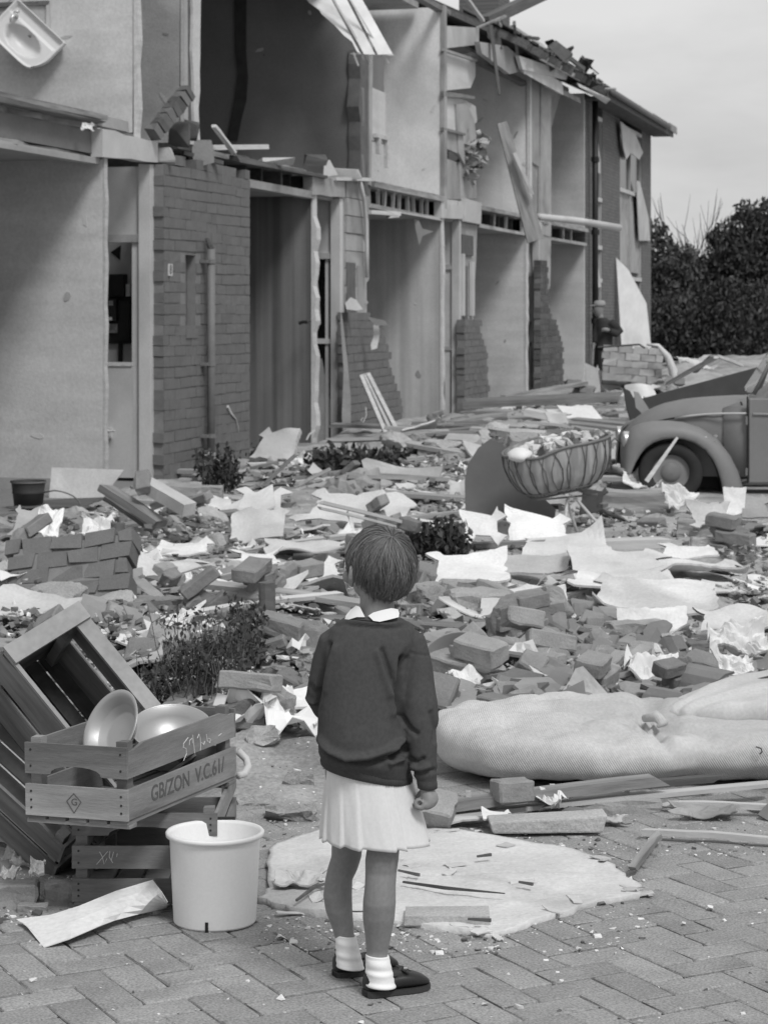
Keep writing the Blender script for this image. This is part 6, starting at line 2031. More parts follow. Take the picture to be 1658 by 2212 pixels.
def crumbs(name, m, n, zones, size, seed):
    r = random.Random(seed); b = MB(); base = []
    for i in range(8):
        me = hull_mesh('c', r, 1, .7, .4, 4, None)
        base.append(([v.co.copy() for v in me.vertices], [tuple(p.vertices) for p in me.polygons])); bpy.data.meshes.remove(me)
    for q in range(n):
        zx = r.choices(zones, [z[4] for z in zones])[0]
        p = G(r.uniform(zx[0], zx[1]), r.uniform(zx[2], zx[3]), 0)
        vs_, fs_ = r.choice(base); s = size * math.exp(r.gauss(0, .55))
        b.add(vs_, fs_, Matrix.Translation(p + Vector((0, 0, -.002 + max(0, T0(p.x, p.y))))) @ Matrix.Rotation(r.uniform(0, 6.28), 4, 'Z') @ Matrix.Scale(s, 4))
    return tag(b.build(name, m), kind='stuff')


crumbs('plaster_crumbs', mat('crumbs_pale', .66, .9, .1, 8, .2, island=.2), 1900, ZF, .0062, 4)
crumbs('dirt_crumbs', mat('crumbs_dark', .12, .9, .1, 8, .2, island=.3), 420, ZF, .009, 5)


# ---------------------------------------------------------------- plants in the rubble
def twig_plant(x, y, wpx, hpx, n, leaves, label, seed, group=None, leafsz=.012, z=None, m='leaf'):
    p = gz(x, y); k = p.y / FPX; W_, H_ = wpx * k, hpx * k
    e = empty('rose_bush' if leafsz < .02 else 'shrub', tuple(p)); tag(e, label, 'bush', group)
    r = random.Random(seed); b = MB(); lf = MB()
    for i in range(n):
        x0, y0 = r.uniform(-.5, .5) * W_ * .7, r.uniform(-.5, .5) * W_ * .5
        tx, ty = x0 + r.uniform(-.35, .35) * W_ * .6, y0 + r.uniform(-.2, .2) * W_
        h = H_ * r.uniform(.45, 1.05)
        pts = [Vector((x0 + (tx - x0) * u + r.uniform(-.01, .01), y0 + (ty - y0) * u, h * u - .02)) for u in (0, .3, .6, .85, 1)]
        b.tube(pts, [.003, .0026, .002, .0015, .001] if leafsz < .02 else [.008, .006, .005, .004, .003], 4, cap=False)
        for q in range(3):
            a = pts[r.randint(1, 3)]; d = Vector((r.uniform(-1, 1), r.uniform(-1, 1), r.uniform(.2, 1))).normalized() * H_ * r.uniform(.1, .25)
            b.tube([a, a + d], [.0018 if leafsz < .02 else .004, .001], 4, cap=False)
            for u in range(leaves):
                c = a + d * r.uniform(.2, 1.1) + Vector((r.uniform(-1, 1), r.uniform(-1, 1), r.uniform(-1, 1))) * leafsz * 2
                s = leafsz * r.uniform(.5, 1.3); M3 = Euler((r.uniform(0, 6.28), r.uniform(0, 6.28), r.uniform(0, 6.28))).to_matrix()
                lf.add([c + M3 @ Vector(v) for v in ((-s, 0, 0), (0, -s * .5, 0), (s, 0, 0), (0, s * .5, 0))], [(0, 1, 2, 3)])
    b.build('stems', M['twig'], e); lf.build('foliage', M[m], e)
    return e


twig_plant(455, 1500, 230, 200, 60, 7, 'tall thin rose twigs growing behind the crates', 1, leafsz=.013)
twig_plant(355, 1530, 120, 150, 30, 6, 'lower rose twigs close to the tilted crate', 2, leafsz=.012)
twig_plant(530, 1420, 90, 130, 26, 9, 'dense dark twigs beside the round stake', 3, leafsz=.014, m='leaf_dark')
twig_plant(470, 1060, 80, 110, 16, 10, 'small leafy shrub at the drainpipe foot', 4, leafsz=.035, m='leaf_dark')
twig_plant(945, 1205, 110, 80, 34, 10, 'dark evergreen tuft right above the girl\'s head', 5, leafsz=.03, m='leaf_dark')
twig_plant(770, 1012, 230, 40, 50, 8, 'low dark planting along the doorway threshold', 6, leafsz=.04, m='leaf_dark')
twig_plant(1100, 1105, 60, 40, 16, 10, 'dark tuft under the left end of the cradle', 7, leafsz=.03, m='leaf_dark')
twig_plant(282, 1225, 50, 60, 12, 8, 'small dark weed near the short stub', 8, leafsz=.02, m='leaf_dark')
twig_plant(575, 1005, 70, 50, 14, 8, 'dark weeds behind the leaning slab', 9, leafsz=.035, m='leaf_dark')
# ---------------------------------------------------------------- wooden crates
M['crate'] = mat('crate_wood', .19, .75, .45, 2.2, .35, 26, stretch=(1, 1, 9), rand=.22, blot=.25, fine=.08, bdist=.003)
M['crate_pale'] = mat('crate_wood_pale', .31, .75, .35, 2.2, .35, 26, stretch=(1, 1, 9), rand=.15, blot=.2, fine=.08, bdist=.003)
M['nail'] = mat('nail', .03, .6, .1, 4, 0)
M['chalk'] = mat('chalk', .6, .9, .1, 40, 0)
M['stencil'] = mat('stencil_ink', .10, .9, .2, 30, 0)


def crate(T4, l, w, h, label, seed, boards_l=2, boards_s=2, mt_='crate', cat='crate', arch=True, tops=0.0, scallop=True):
    e = empty('wooden_crate', (0, 0, 0)); e.matrix_world = T4
    tag(e, label, cat, 'wooden vegetable crates')
    r = random.Random(seed); th = .009; m = M[mt_]

    def brd(b, nm='board', mm=None):
        return b.build(nm, mm or m, e)
    # corner posts inside
    for (x, y) in ((th, th), (l - th - .03, th), (th, w - th - .03), (l - th - .03, w - th - .03)):
        brd(MB().box(x, x + .03, y, y + .03, -.004, h + .012, jit=.0015, r=r), 'corner_post')
    gap = .028
    bh = (h - gap * (boards_l - 1)) / boards_l
    for (ya, yb) in ((0, th), (w - th, w)):
        for j in range(boards_l):
            z0 = j * (bh + gap); z1 = z0 + bh
            top = j == boards_l - 1
            if top and scallop:
                pl = [(0, z0), (l, z0), (l, z1 - .012), (l * .95, z1 - .012), (l * .87, z1), (l * .13, z1), (l * .05, z1 - .012), (0, z1 - .012)]
            else:
                pl = [(0, z0 + r.uniform(0, .002)), (l, z0), (l, z1), (0, z1 - r.uniform(0, .002))]
            brd(MB().prism(pl, ya, yb, 'y'))
    bh2 = (h - gap * (boards_s - 1)) / boards_s
    for (xa, xb) in ((-th, 0), (l, l + th)):
        for j in range(boards_s):
            z0 = j * (bh2 + gap) - .0; z1 = z0 + bh2; top = j == boards_s - 1
            if top and arch:
                ar = [(w * (.5 + .25 * math.cos(a)), z0 + .024 * math.sin(a) ** .8) for a in np.linspace(math.pi - .01, .01, 11)]
                pl = [(0, z0), (w * .2, z0)] + ar + [(w * .8, z0), (w, z0), (w, z1), (0, z1)]
            else:
                pl = [(0, z0), (w, z0 + r.uniform(-.001, .002)), (w, z1), (0, z1)]
            brd(MB().prism(pl, xa, xb, 'x'))
            for y in (.018, w - .018):
                for q in (.25, .5, .78):
                    z = z0 + (z1 - z0) * q
                    if q == .5 and j % 2: continue
                    nb = MB(); s_ = -1 if xa < 0 else 1; x_ = xa if xa < 0 else xb
                    nb.tube([(x_, y, z), (x_ + s_ * .0015, y, z)], .0032, 6); brd(nb, 'nail', M['nail'])
    # bottom slats
    n = 5; sw = w / n
    for i in range(n):
        brd(MB().box(-.004, l + .004, i * sw + .004, (i + 1) * sw - .006, -.011, -.002, jit=.001, r=r), 'bottom_slat')
    for x in (.0, l - .04):
        brd(MB().box(x, x + .04, 0, w, -.022, -.0115, jit=.001, r=r), 'bottom_batten')
    return e


def frame4(o, X, Y, Z):
    m = Matrix((X, Y, Z)).transposed().to_4x4(); m.translation = o; return m


cr_w, cr_l, cr_h = .305, .617, .19
o0 = Vector((-.658, 5.75, .292))
yaw = math.atan2(.57, .235)
Tt = Matrix.Translation(o0) @ Matrix.Rotation(yaw, 4, 'Z') @ Matrix.Rotation(math.radians(-1.2), 4, 'X')
top_crate = crate(Tt, cr_l, cr_w, cr_h, 'wooden crate on top of its stack holding two metal basins, chalked figures on its side', 1, mt_='crate')
# paler lower end board with the diamond mark
ch_ = [c for c in top_crate.children if c.name.startswith('board')]


def mark(me, loc, rot, nm='lettering'):
    o = link(nm, me, None, top_crate); o.location = loc; o.rotation_euler = rot; return o


end_boards = sorted([c for c in ch_ if min(v.co.x for v in c.data.vertices) < -.005], key=lambda c: min(v.co.z for v in c.data.vertices))
end_boards[0].data.materials[0] = M['crate_pale']
dm = MB()
for (a, b_) in (((0, .021), (.0215, 0)), ((.0215, 0), (0, -.030)), ((0, -.030), (-.0215, 0)), ((-.0215, 0), (0, .021))):
    dm.tube([(0, a[0], a[1]), (0, b_[0], b_[1])], .0012, 4)
d = dm.build('diamond_mark', M['stencil'], top_crate); d.location = (-.0096, .158, .043)
# local -x face: text must face -x
mark(text_mesh('G', .026, M['stencil']), (-.0094, .157, .041), (math.radians(90), 0, math.radians(-90)))
mark(text_mesh('GB/ZON  V.C.61/', .058, M['stencil'], bold=.0006), (cr_l * .54, -.0006, .044), (math.radians(90), 0, 0))


def stroke(pts, w, m, loc):
    b = MB(); b.tube([(x, -.0008, z) for x, z in pts], w, 4); o = b.build('chalk_writing', m, top_crate); o.location = loc
    return o


g0 = (.30, 0, .112)
for pts in ([(.034, .046), (.006, .034), (.004, .024), (.02, .018), (.022, .004), (.004, -.012)],
            [(.04, .024), (.042, .036), (.056, .04), (.058, .026)], [(.060, .048), (.066, .02), (.07, -.004)],
            [(.088, .034), (.098, .044), (.104, .034), (.106, .01), (.104, -.002)], [(.112, .018), (.124, .010), (.132, .018)],
            [(.142, .036), (.147, .016), (.162, .008), (.166, .018), (.154, .022)], [(.215, .018), (.235, .022)]):
    stroke(pts, .0011, M['chalk'], g0)

# lowest crate
T_low = Matrix.Translation(Vector((-.448, 5.99, .022))) @ Matrix.Rotation(math.radians(89), 4, 'Z')
low = crate(T_low, .6, .392, .238, 'lowest crate standing on the pavers half behind the white bucket', 2, boards_l=3, boards_s=3, scallop=False)
b = MB()
for pts in ([(.0, .0), (.03, .035)], [(.008, .034), (.016, .02), (.02, .0), (.028, .016)], [(.036, .036), (.034, .02), (.044, .004)], [(.046, .034), (.04, .012)], [(.056, .03), (.054, .02)]):
    b.tube([(-.0098, .40 - .075 - x, .10 + z) for x, z in pts], .0011, 4)
b.build('chalk_writing', M['chalk'], low)
# tilted crates behind
Z_ = Vector((.38, -.72, .58)).normalized(); X_ = Vector((.65, -.235, -.72)); X_ = (X_ - Z_ * X_.dot(Z_)).normalized(); Y_ = Z_.cross(X_)
hh2 = .27
M['crate_shade'] = mat('crate_wood_shade', .045, .8, .4, 2.2, .35, 26, stretch=(9, 9, 1), rand=.2)  # shade inside the tipped crate, put into the bottom slats' colour
tc = crate(frame4(D(8, 1412, 6.32) - Z_ * hh2, X_, Y_, Z_), .55, .285, hh2, 'crate tipped on its corner with its dark open mouth towards the camera', 3)
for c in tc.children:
    if c.name.startswith('bottom_slat'): c.data.materials[0] = M['crate_shade']
for (ya, yb) in ((.0, .012), (.235, .285)):
    MB().box(.0, .55, ya, yb, hh2 + .001, hh2 + .012, jit=.001).build('rim_strip', M['crate_pale'], tc)
MB().box(-.01, .05, .0, .285, hh2 + .0125, hh2 + .024, jit=.001).build('rim_strip', M['crate_pale'], tc)
# second crate under it
Z3 = Vector((.30, -.66, .69)).normalized(); X3 = Vector((.72, -.2, -.67)); X3 = (X3 - Z3 * X3.dot(Z3)).normalized(); Y3 = Z3.cross(X3)
tc2 = crate(frame4(D(-185, 1530, 6.42) - Z3 * .2, X3, Y3, Z3), .6, .30, .2, 'tilted crate at the left edge under the tipped open one', 4, mt_='crate')
# board ends behind the lowest crate
for i, (a, b2, c) in enumerate([((405, 1768), (442, 1690), .05), ((442, 1770), (470, 1712), .04)]):
    pass

# basins in the top crate
M['enamel'] = mat('tin_plate', .42, .42, .08, 4, .05, metal=.55)


def basin(name, c, n, r, label, prof):
    ob = lathe([(a * r, z * r) for a, z in prof], 48).build(name, M['enamel'], smooth=True)
    ob.location = c; ob.rotation_euler = Vector(n).to_track_quat('Z', 'Y').to_euler(); tag(ob, label, 'basin'); return ob


prof = [(.01, -.40), (.50, -.40), (.56, -.38), (.66, -.26), (.70, -.24), (.84, -.04), (.92, 0), (.98, .015), (1.0, .0), (.98, -.015), (.90, -.015), (.82, -.06), (.68, -.27), (.55, -.41), (.01, -.42)]
basin('enamel_basin', D(238, 1572, 5.98), (-.66, -.60, .44), .108, 'tilted round tin basin leaning in the top crate with ringed inside', prof)
prof2 = [(.01, -.62), (.3, -.60), (.6, -.48), (.85, -.22), (.95, -.02), (.98, .01), (1.0, 0), (.98, -.01), (.93, -.03), (.83, -.24), (.58, -.5), (.01, -.64)]
basin('washing_bowl', D(372, 1572, 6.22), (.06, -.42, .9), .116, 'deep shiny bowl behind the tilted tin basin in the top crate', prof2)

# white bucket
M['white_plastic'] = mat('white_plastic', .80, .45, .03, 6, .03, fine=.02)
bp_ = empty('plastic_bucket', (-.446, 5.87, .001)); tag(bp_, 'white plastic bucket standing on the pavers beside the crates', 'bucket')
R0, R1, HB = .107, .123, .240
lathe([(.001, .006), (R0 - .004, .004), (R0, .0), (R0 + .002, .006), (R1 - .004, HB - .022), (R1, HB - .014), (R1 + .006, HB - .012), (R1 + .0075, HB - .004), (R1 + .004, HB), (R1 - .003, HB - .001), (R1 - .007, HB - .008), (R0 - .004, .012), (.001, .011)], 64).build('bucket_body', M['white_plastic'], bp_, smooth=True)
a = math.radians(-97)
MB().box(-.004, .004, -.003, .003, 0, .026).build('notch', M['black'], bp_).location = (R0 * math.cos(a) + .0, R0 * math.sin(a) - .002, .0)
MB().tube([(-.03, .128, HB + .001), (.045, .126, HB + .002)], .006, 6).build('handle_grip', M['black'], bp_)
# white hose behind top crate
hs_ = MB(); hs_.tube([D(514, 1622, 6.5), D(532, 1640, 6.5), D(536, 1656, 6.48), D(528, 1672, 6.46), D(514, 1676, 6.44)], .011, 10)
tag(hs_.build('hose', M['panel_pale'], smooth=True), 'white bent hose end sticking out behind the top crate', 'hose')
hs_ = MB(); p0, p1 = G(540, 1625, .05), G(582, 1608, .05); hs_.tube([p0, p1], .006, 6); tag(hs_.build('white_rod', M['panel_pale']), 'thin white-tipped rod on the sand right of the top crate', 'rod')

# ---------------------------------------------------------------- mattress
M['ticking'] = mat('mattress_ticking', .54, .9, .12, 4, .12, 60, fine=.08, blot=.14)
nt_ = M['ticking'].node_tree; bs_ = nt_.nodes['Principled BSDF']
tc_ = N(nt_, 'ShaderNodeTexCoord'); mp_ = N(nt_, 'ShaderNodeMapping'); mp_.inputs['Rotation'].default_value = (0, math.radians(32), 0)
nt_.links.new(tc_.outputs['Object'], mp_.inputs[0])
wv_ = N(nt_, 'ShaderNodeTexWave', Scale=46., Distortion=.6); wv_.bands_direction = 'X'; nt_.links.new(mp_.outputs[0], wv_.inputs[0])
bpn = N(nt_, 'ShaderNodeBump', Strength=.45, Distance=.004); nt_.links.new(wv_.outputs['Fac'], bpn.inputs['Height']); nt_.links.new(bpn.outputs[0], bs_.inputs['Normal'])


def se(a, p):
    c, s = math.cos(a), math.sin(a)
    return math.copysign(abs(c) ** p, c), math.copysign(abs(s) ** p, s)


def matt_body(x0, x1, nseg, na, yc, hy, zc, hz, off=(0, 0, 0), pin=None, seed=1):
    b = MB(); rg = []
    for i in range(nseg + 1):
        u = i / nseg; x = x0 + (x1 - x0) * u
        e0 = min(1., u / .14) if u < .14 else 1.
        e1 = min(1., (1 - u) / .06)
        k = math.sqrt(max(.0, 1 - (1 - e0) ** 2)) * .985 + .015
        k *= math.sqrt(max(.0, 1 - (1 - e1) ** 2)) * .98 + .02
        ring = []
        for j in range(na):
            a = 2 * math.pi * j / na; c, s = se(a, .72)
            y = yc(u) + c * hy(u) * k; z = zc(u) + s * hz(u) * (k ** .55)
            ring.append([x, y, z])
        rg.append(ring)
    return rg


xs0 = (935 - 829) / 4800 * 7.7
def f_(xs, ys): return lambda u: float(np.interp(u, xs, ys))
rg = matt_body(xs0, 1.95, 130, 90, f_([0, 1], [7.83, 7.87]), f_([0, .1, .3, .45, .5, .55, .7, 1], [.30, .40, .43, .37, .33, .36, .42, .44]),
               f_([0, .1, .45, 1], [.13, .115, .11, .115]), f_([0, .12, .4, .455, .52, .7, 1], [.10, .115, .118, .105, .095, .105, .115]))
px0 = .93 + .0                                       # the pinch
for ring in rg:
    for v in ring:
        X, Yv, Zv = v
        dx, dy = X - px0, (Yv - 7.72)
        d2 = math.hypot(dx, dy * .8); a = math.atan2(dy, dx)
        top = max(0., (Zv - .06) / .12)
        f = -.038 * (abs(math.sin(a * 4.5 + 1.6 * fbm(a, d2 * 3))) ** -.0 - abs(math.sin(a * 4.5 + 1.6 * fbm(a, d2 * 3))) ** .45) * math.exp(-d2 * 3.0) * top + .010 * math.sin(a * 15 + 2) * math.exp(-d2 * 5.5) * top
        f += -.045 * math.exp(-((dx) / .07) ** 2 - ((dy) / .25) ** 2) * top
        f += .0035 * fbm(X * 16, Yv * 16, Zv * 16) - .012 * (1 - abs(noise.noise(Vector((X * 2.4, Yv * 5, Zv * 4))))) ** 9 * top + .020 * fbm(X * 2.2, Yv * 2.2, Zv * 3) + .009 * fbm(X * 6, Yv * 6, Zv * 6) - .010 * abs(noise.noise(Vector((X * 3.5, Yv * 9, 2)))) * top
        # seam line along the upper edge
        f += -.007 * math.exp(-((Yv - (7.99 + .02 * math.sin(X * 4))) / .012) ** 2) * top
        # long soft creases running off the pinch along the front
        f += .009 * math.sin((dy * 24 + dx * 9) + 2 * fbm(X * 3, Yv * 3, 1)) * math.exp(-((dx + .35) / .35) ** 2) * top
        v[2] = max(.012, Zv + f)
        v[1] = Yv - .012 * fbm(X * 3, Zv * 5, 8)
mbm = MB().rings(rg)
mo = mbm.build('mattress', M['ticking'], smooth=True)
tag(mo, 'thick striped mattress lying folded and pinched in front of the rubble', 'mattress')
# the upper fold at its right end, same mattress
rg = matt_body(.99, 1.95, 70, 70, f_([0, .3, 1], [7.9, 8.02, 8.07]), f_([0, .2, .5, 1], [.10, .25, .34, .36]), f_([0, .2, .5, 1], [.18, .20, .215, .21]), f_([0, .2, .5, 1], [.03, .062, .082, .085]))
for ring in rg:
    for v in ring:
        X, Yv, Zv = v; dx, dy = X - px0, Yv - 7.76
        a = math.atan2(dy, dx); d2 = math.hypot(dx, dy)
        f = .013 * math.sin(a * 15 + 2) * math.exp(-d2 * 1.3) * (1 if Zv > .17 else .2) + .012 * fbm(X * 2.5, Yv * 2.5, 4)
        v[2] = Zv + f
fo = MB().rings(rg).build('upper_fold', M['ticking'], mo, smooth=True)
st = MB(); st.tube([(1.245, 7.45, .155), (1.262, 7.448, .15), (1.266, 7.45, .138), (1.258, 7.45, .130)], .0028, 5); st.build('thread_loop', M['wood_dark'], mo)
kn = MB(); kn.tube([(px0 - .03, 7.72, .20), (px0 + .01, 7.69, .215), (px0 + .03, 7.66, .195), (px0 + .01, 7.65, .185)], [.012, .02, .018, .006], 8); kn.build('tied_knot', M['ticking'], mo, smooth=True)

# ---------------------------------------------------------------- cradle
Yc = 15.7; kc = Yc / FPX
cc = D(1205, 1012, Yc)
e = empty('baby_cradle', (cc.x, cc.y, cc.z)); tag(e, 'oval lined baby cradle on white tube legs, heaped with white debris', 'cradle')
e.rotation_euler = (math.radians(7), math.radians(-7), math.radians(6))
RA, RB = .385, .23
prof_c = [(1.0, .19), (1.0, .12), (.97, .045), (.90, -.03), (.78, -.095), (.62, -.135), (.55, -.145)]


def ell(fr, z, n=64, dip=True):
    out = []
    for i in range(n):
        a = 2 * math.pi * i / n
        x, y = fr * RA * math.cos(a), fr * RB * math.sin(a)
        zz = z - (.045 * max(0, -math.cos(a)) ** 2 * (1 if z > .05 else .3) if dip else 0) - (.05 * math.exp(-((x + .18) / .14) ** 2) * (1 if (z > .1) else .4) * (1 if y < 0 else .0))
        out.append((x, y, zz))
    return out


b = MB().rings([ell(f0, z) for f0, z in prof_c] + [ell(f0 * .96, z + .01) for f0, z in reversed(prof_c)], cap=False)
M['tulle'] = mat('cradle_lining', .33, .8, .12, 6, .3, 20, stripes=((16, 16, 1.5), .22))
b.build('tub', M['tulle'], e, smooth=True)
rim = [Vector(p) + Vector((0, 0, .004)) for p in ell(1.0, .19)]; MB().tube(rim + [rim[0]], .011, 8).build('rim', M['pipe'], e, smooth=True)
for fr, z, rad in ((.70, -.118, .008), (.58, -.147, .007)):
    q = [Vector(p) for p in ell(fr, z, 48)]; MB().tube(q + [q[0]], rad, 6).build('lower_ring', M['pipe'], e, smooth=True)
r = random.Random(3)
for i in range(46):
    a = 2 * math.pi * i / 46 + r.uniform(-.04, .04); sw = (.16 if i % 2 else -.16) * r.uniform(.3, 1)
    pts = []
    for q, (fr, z) in enumerate(prof_c[:-1]):
        aa = a + sw * math.sin(q / 5 * math.pi); fr2 = fr * 1.015
        x, y = fr2 * RA * math.cos(aa), fr2 * RB * math.sin(aa)
        zz = z - .045 * max(0, -math.cos(aa)) ** 2 * (1 if z > .05 else .3) - (.05 * math.exp(-((x + .18) / .14) ** 2) * (1 if z > .1 else .4) * (1 if y < 0 else 0))
        pts.append((x, y, zz - .0))
    MB().tube(pts, .0028 if i % 3 else .004, 4).build('cane', M['wood_dark'], e)
wt = MB()
for i in range(60):
    a, q = r.uniform(0, 6.28), math.sqrt(r.random()) * .85
    me = hull_mesh('x', r, .09, .08, .07, 8, None, rough=1)
    wt.add([v.co for v in me.vertices], [tuple(p.vertices) for p in me.polygons], Matrix.Translation((q * RA * math.cos(a), q * RB * math.sin(a), .105 + .03 * math.cos(a) + r.uniform(0, .075))) @ Matrix.Rotation(r.uniform(0, 6), 4, 'Z') @ Matrix.Scale(r.uniform(.5, 1.1), 4)); bpy.data.meshes.remove(me)
ct = wt.build('plaster_heap', M['r_white']); ct.matrix_world = Matrix.Translation(cc) @ Euler(e.rotation_euler).to_matrix().to_4x4(); tag(ct, 'heap of white plaster lumps filling the baby cradle', 'plaster heap')
pil = MB(); rgp = []
for i in range(9):
    u = i / 8; k = math.sin(math.pi * min(max(u, .04), .96)) ** .5
    rgp.append([(-.36 + .17 * u, .13 * k * math.cos(t) - .06, .145 + .05 * k * math.sin(t) - .0) for t in np.linspace(0, 2 * math.pi, 16, endpoint=False)])
po = MB().rings(rgp).build('pillow', M['r_paper'], smooth=True); po.matrix_world = ct.matrix_world.copy(); tag(po, 'small white pillow at the left end inside the baby cradle', 'pillow')
Mi = (Matrix.Translation(cc) @ Euler(e.rotation_euler).to_matrix().to_4x4()).inverted()
legs = [((1224, 1078), (1216, 1172), -.12), ((1242, 1076), (1321, 1166), -.12), ((1224, 1084), (1251, 1168), .16), ((1236, 1084), (1262, 1130), .16)]
for (p0, p1, dy) in legs[:3]:
    a_, b_ = D(*p0, Yc + dy * .3), D(*p1, Yc + dy)
    MB().tube([Mi @ a_, Mi @ b_], .011, 8).build('leg', M['r_woodpale'], e, smooth=True)
ax_ = D(1232, 1072, Yc)
MB().tube([Mi @ D(1224, 1079, Yc - .04), Mi @ D(1233, 1072, Yc - .03), Mi @ D(1243, 1077, Yc - .04)], .009, 8).build('leg_arch', M['r_woodpale'], e, smooth=True)
a_, b_ = D(1160, 1080, Yc + .1), D(1290, 1068, Yc + .1)
MB().tube([Mi @ a_, Mi @ b_], .008, 6).build('crossbar', M['pipe'], e)

# ---------------------------------------------------------------- the car
CS = .81
car_o = D(1449, 1022, 19.3)
car = empty('parked_car', (car_o.x, car_o.y, 0.0)); tag(car, 'rounded old grey car stranded in the rubble at the right edge', 'car')
car.rotation_euler = (0, 0, math.radians(-2.5))
car.scale = (CS * 1.05, CS, CS)
zc0 = (car_o.z / CS)                                    # wheel centre height in car units
M['car_paint'] = mat('car_paint', .19, .55, .07, 4, .03, fine=.05, spec=.4)
M['car_paint_top'] = M['car_paint']
M['tyre'] = mat('tyre', .03, .8, .2, 6, .1)
M['chrome'] = mat('chrome_trim', .62, .3, .05, 4, 0, metal=.6)


def cu(cx, cy):                                           # crop pixel -> (u along car to the rear, z)
    x = (1400 + cx / 4.155) * .9216; y = (750 + cy / 4.155) * .9216
    return (x - 1449) / 203., (1022 - y) / 203. + zc0


# body stations: u, z_top, z_bottom, half width, roundness
hood = [cu(*p) for p in [(300, 1080), (330, 1035), (450, 925), (560, 850), (700, 790), (900, 745), (1100, 722), (1400, 705)]]
hu = [p[0] for p in hood]; hz_ = [p[1] - .05 for p in hood]
W2 = .77
zb_ = zc0 - .05


def body_sections():
    st = []
    us = [-.46, -.42, -.36, -.29, -.2, -.1, 0, .1, .2, .35, .5, .65, .75, .85]
    for u in us:
        t = (u + .46) / 1.3
        zt = float(np.interp(u, hu, hz_)); hw = .20 + .36 * min(1, ((u + .5) / .9)) ** .7
        if u < -.4: zt -= .02
        st.append((u, zt, zb_, hw, .55))
    return st


bd = MB(); rg = []
for (u, zt, zb1, hw, rn) in body_sections():
    ring = []
    zm = zb1 + (zt - zb1) * .62
    for j in range(24):
        a = math.pi * j / 23
        c, s = math.cos(a), math.sin(a)
        y = math.copysign(abs(c) ** .62, c) * hw; z = zm + (zt - zm) * s ** .8
        ring.append((u, W2 + y, z))
    ring = [(u, W2 + hw, zb1)] + ring + [(u, W2 - hw, zb1)]
    rg.append(ring)
bd.rings(rg)
bd.build('hood', M['car_paint'], car, smooth=True)
# lower side body between fender and door, and cabin
rg = []
cab = [(.55, 1.02, 1.0, .54), (.8, 1.12, 1.02, .60), (.98, 1.15, 1.03, .62), (1.25, 1.40, 1.03, .62), (1.55, 1.53, 1.03, .62), (1.9, 1.53, 1.03, .62), (2.5, 1.35, 1.0, .64), (3.0, 1.02, .9, .56), (3.3, .7, .6, .42)]
for (u, ztop, zbelt, hw) in cab:
    zt = ztop - .325 + zc0 + 0; zbt = zbelt - .325 + zc0; ring = []
    z_low = zb_
    pts = [(hw + .05, z_low), (hw + .06, z_low + (zbt - z_low) * .6), (hw + .02, zbt)]
    for k in range(9):
        a = math.pi / 2 * k / 8
        pts.append(((hw) * (math.cos(a) ** .55) if k < 8 else 0, zbt + (zt - zbt) * math.sin(a) ** .75))
    L_ = [(u, W2 - y, z) for y, z in pts]; R_ = [(u, W2 + y, z) for y, z in reversed(pts[:-1])]
    rg.append(L_ + R_)
MB().rings(rg).build('body', M['car_paint'], car, smooth=True)
# hood moulding line and side trim
tr = [cu(*p) for p in [(770, 968), (900, 940), (1050, 922), (1200, 912), (1420, 908), (1460, 912)]]
hwn = lambda u: .20 + .36 * min(1, ((u + .5) / .9)) ** .7
b = MB(); q = [(u, W2 - (max(hwn(u), .0) + (.015 if u < .6 else .12) + .0), z) for u, z in tr] + [(3.0, W2 - .62, tr[-1][1] - .1)]
b.tube([(u, W2 - (hwn(u) + .02 + .1 * smooth(.3, .8, u)), z) for u, z in tr], .012, 6)
b.tube([(tr[-1][0] + .02, W2 - .722, tr[-1][1]), (1.9, W2 - .74, tr[-1][1] - .01), (2.6, W2 - .70, tr[-1][1] - .04)], .014, 6)
b.build('side_trim', M['chrome'], car, smooth=True)
b = MB(); b.tube([(u, W2 - hwn(u) * 1.0 - .006, z - .04) for u, z in [cu(*p) for p in [(400, 1020), (540, 985), (700, 940), (900, 900), (1150, 880), (1340, 872), (1385, 850), (1395, 800), (1380, 760)]]], .010, 5); b.build('bonnet_gap', M['black'], car, smooth=True)
# front wings
out_px = [(262, 1480), (268, 1350), (285, 1210), (320, 1100), (370, 1050), (450, 1012), (560, 992), (700, 985), (850, 1000), (1000, 1050), (1150, 1150), (1280, 1320), (1360, 1480), (1400, 1620), (1405, 1680)]
in_px = [(340, 1500), (352, 1470), (385, 1390), (430, 1310), (480, 1245), (550, 1195), (640, 1162), (730, 1152), (830, 1160), (930, 1195), (1030, 1265), (1100, 1360), (1145, 1460), (1180, 1580), (1195, 1680)]


def fender(side):
    sgn = 1 if side == 0 else -1; base = 0. if side == 0 else 2 * W2
    rg = []
    for (po, pi_) in zip(out_px, in_px):
        uo, zo = cu(*po); ui, zi = cu(*pi_)
        sec = []
        for (f_r, wv) in ((.93, .40), (1.0, .30), (.99, .18), (.90, .085), (.70, .03), (.42, .0), (.16, -.005), (.03, .003), (.0, .02), (.02, .06)):
            sec.append((ui + (uo - ui) * f_r, base + sgn * wv, zi + (zo - zi) * f_r))
        rg.append(sec)
    return MB().rings(rg, cap=False, close=False)


fender(0).build('front_wing', M['car_paint'], car, smooth=True)
fender(1).build('front_wing', M['car_paint'], car, smooth=True)
# inner arch dark
b = MB(); ci = [cu(*p) for p in in_px]
b.rings([[(u, .03, z), (u, .42, z)] for u, z in ci], cap=False, close=False)
ce = (0, zc0); b.add([(0, .42, zc0 - .1)] + [(u, .42, z) for u, z in ci], [tuple([0, k + 1, k + 2]) for k in range(len(ci) - 1)])
b.build('wheel_arch', M['black'], car)
# wheel


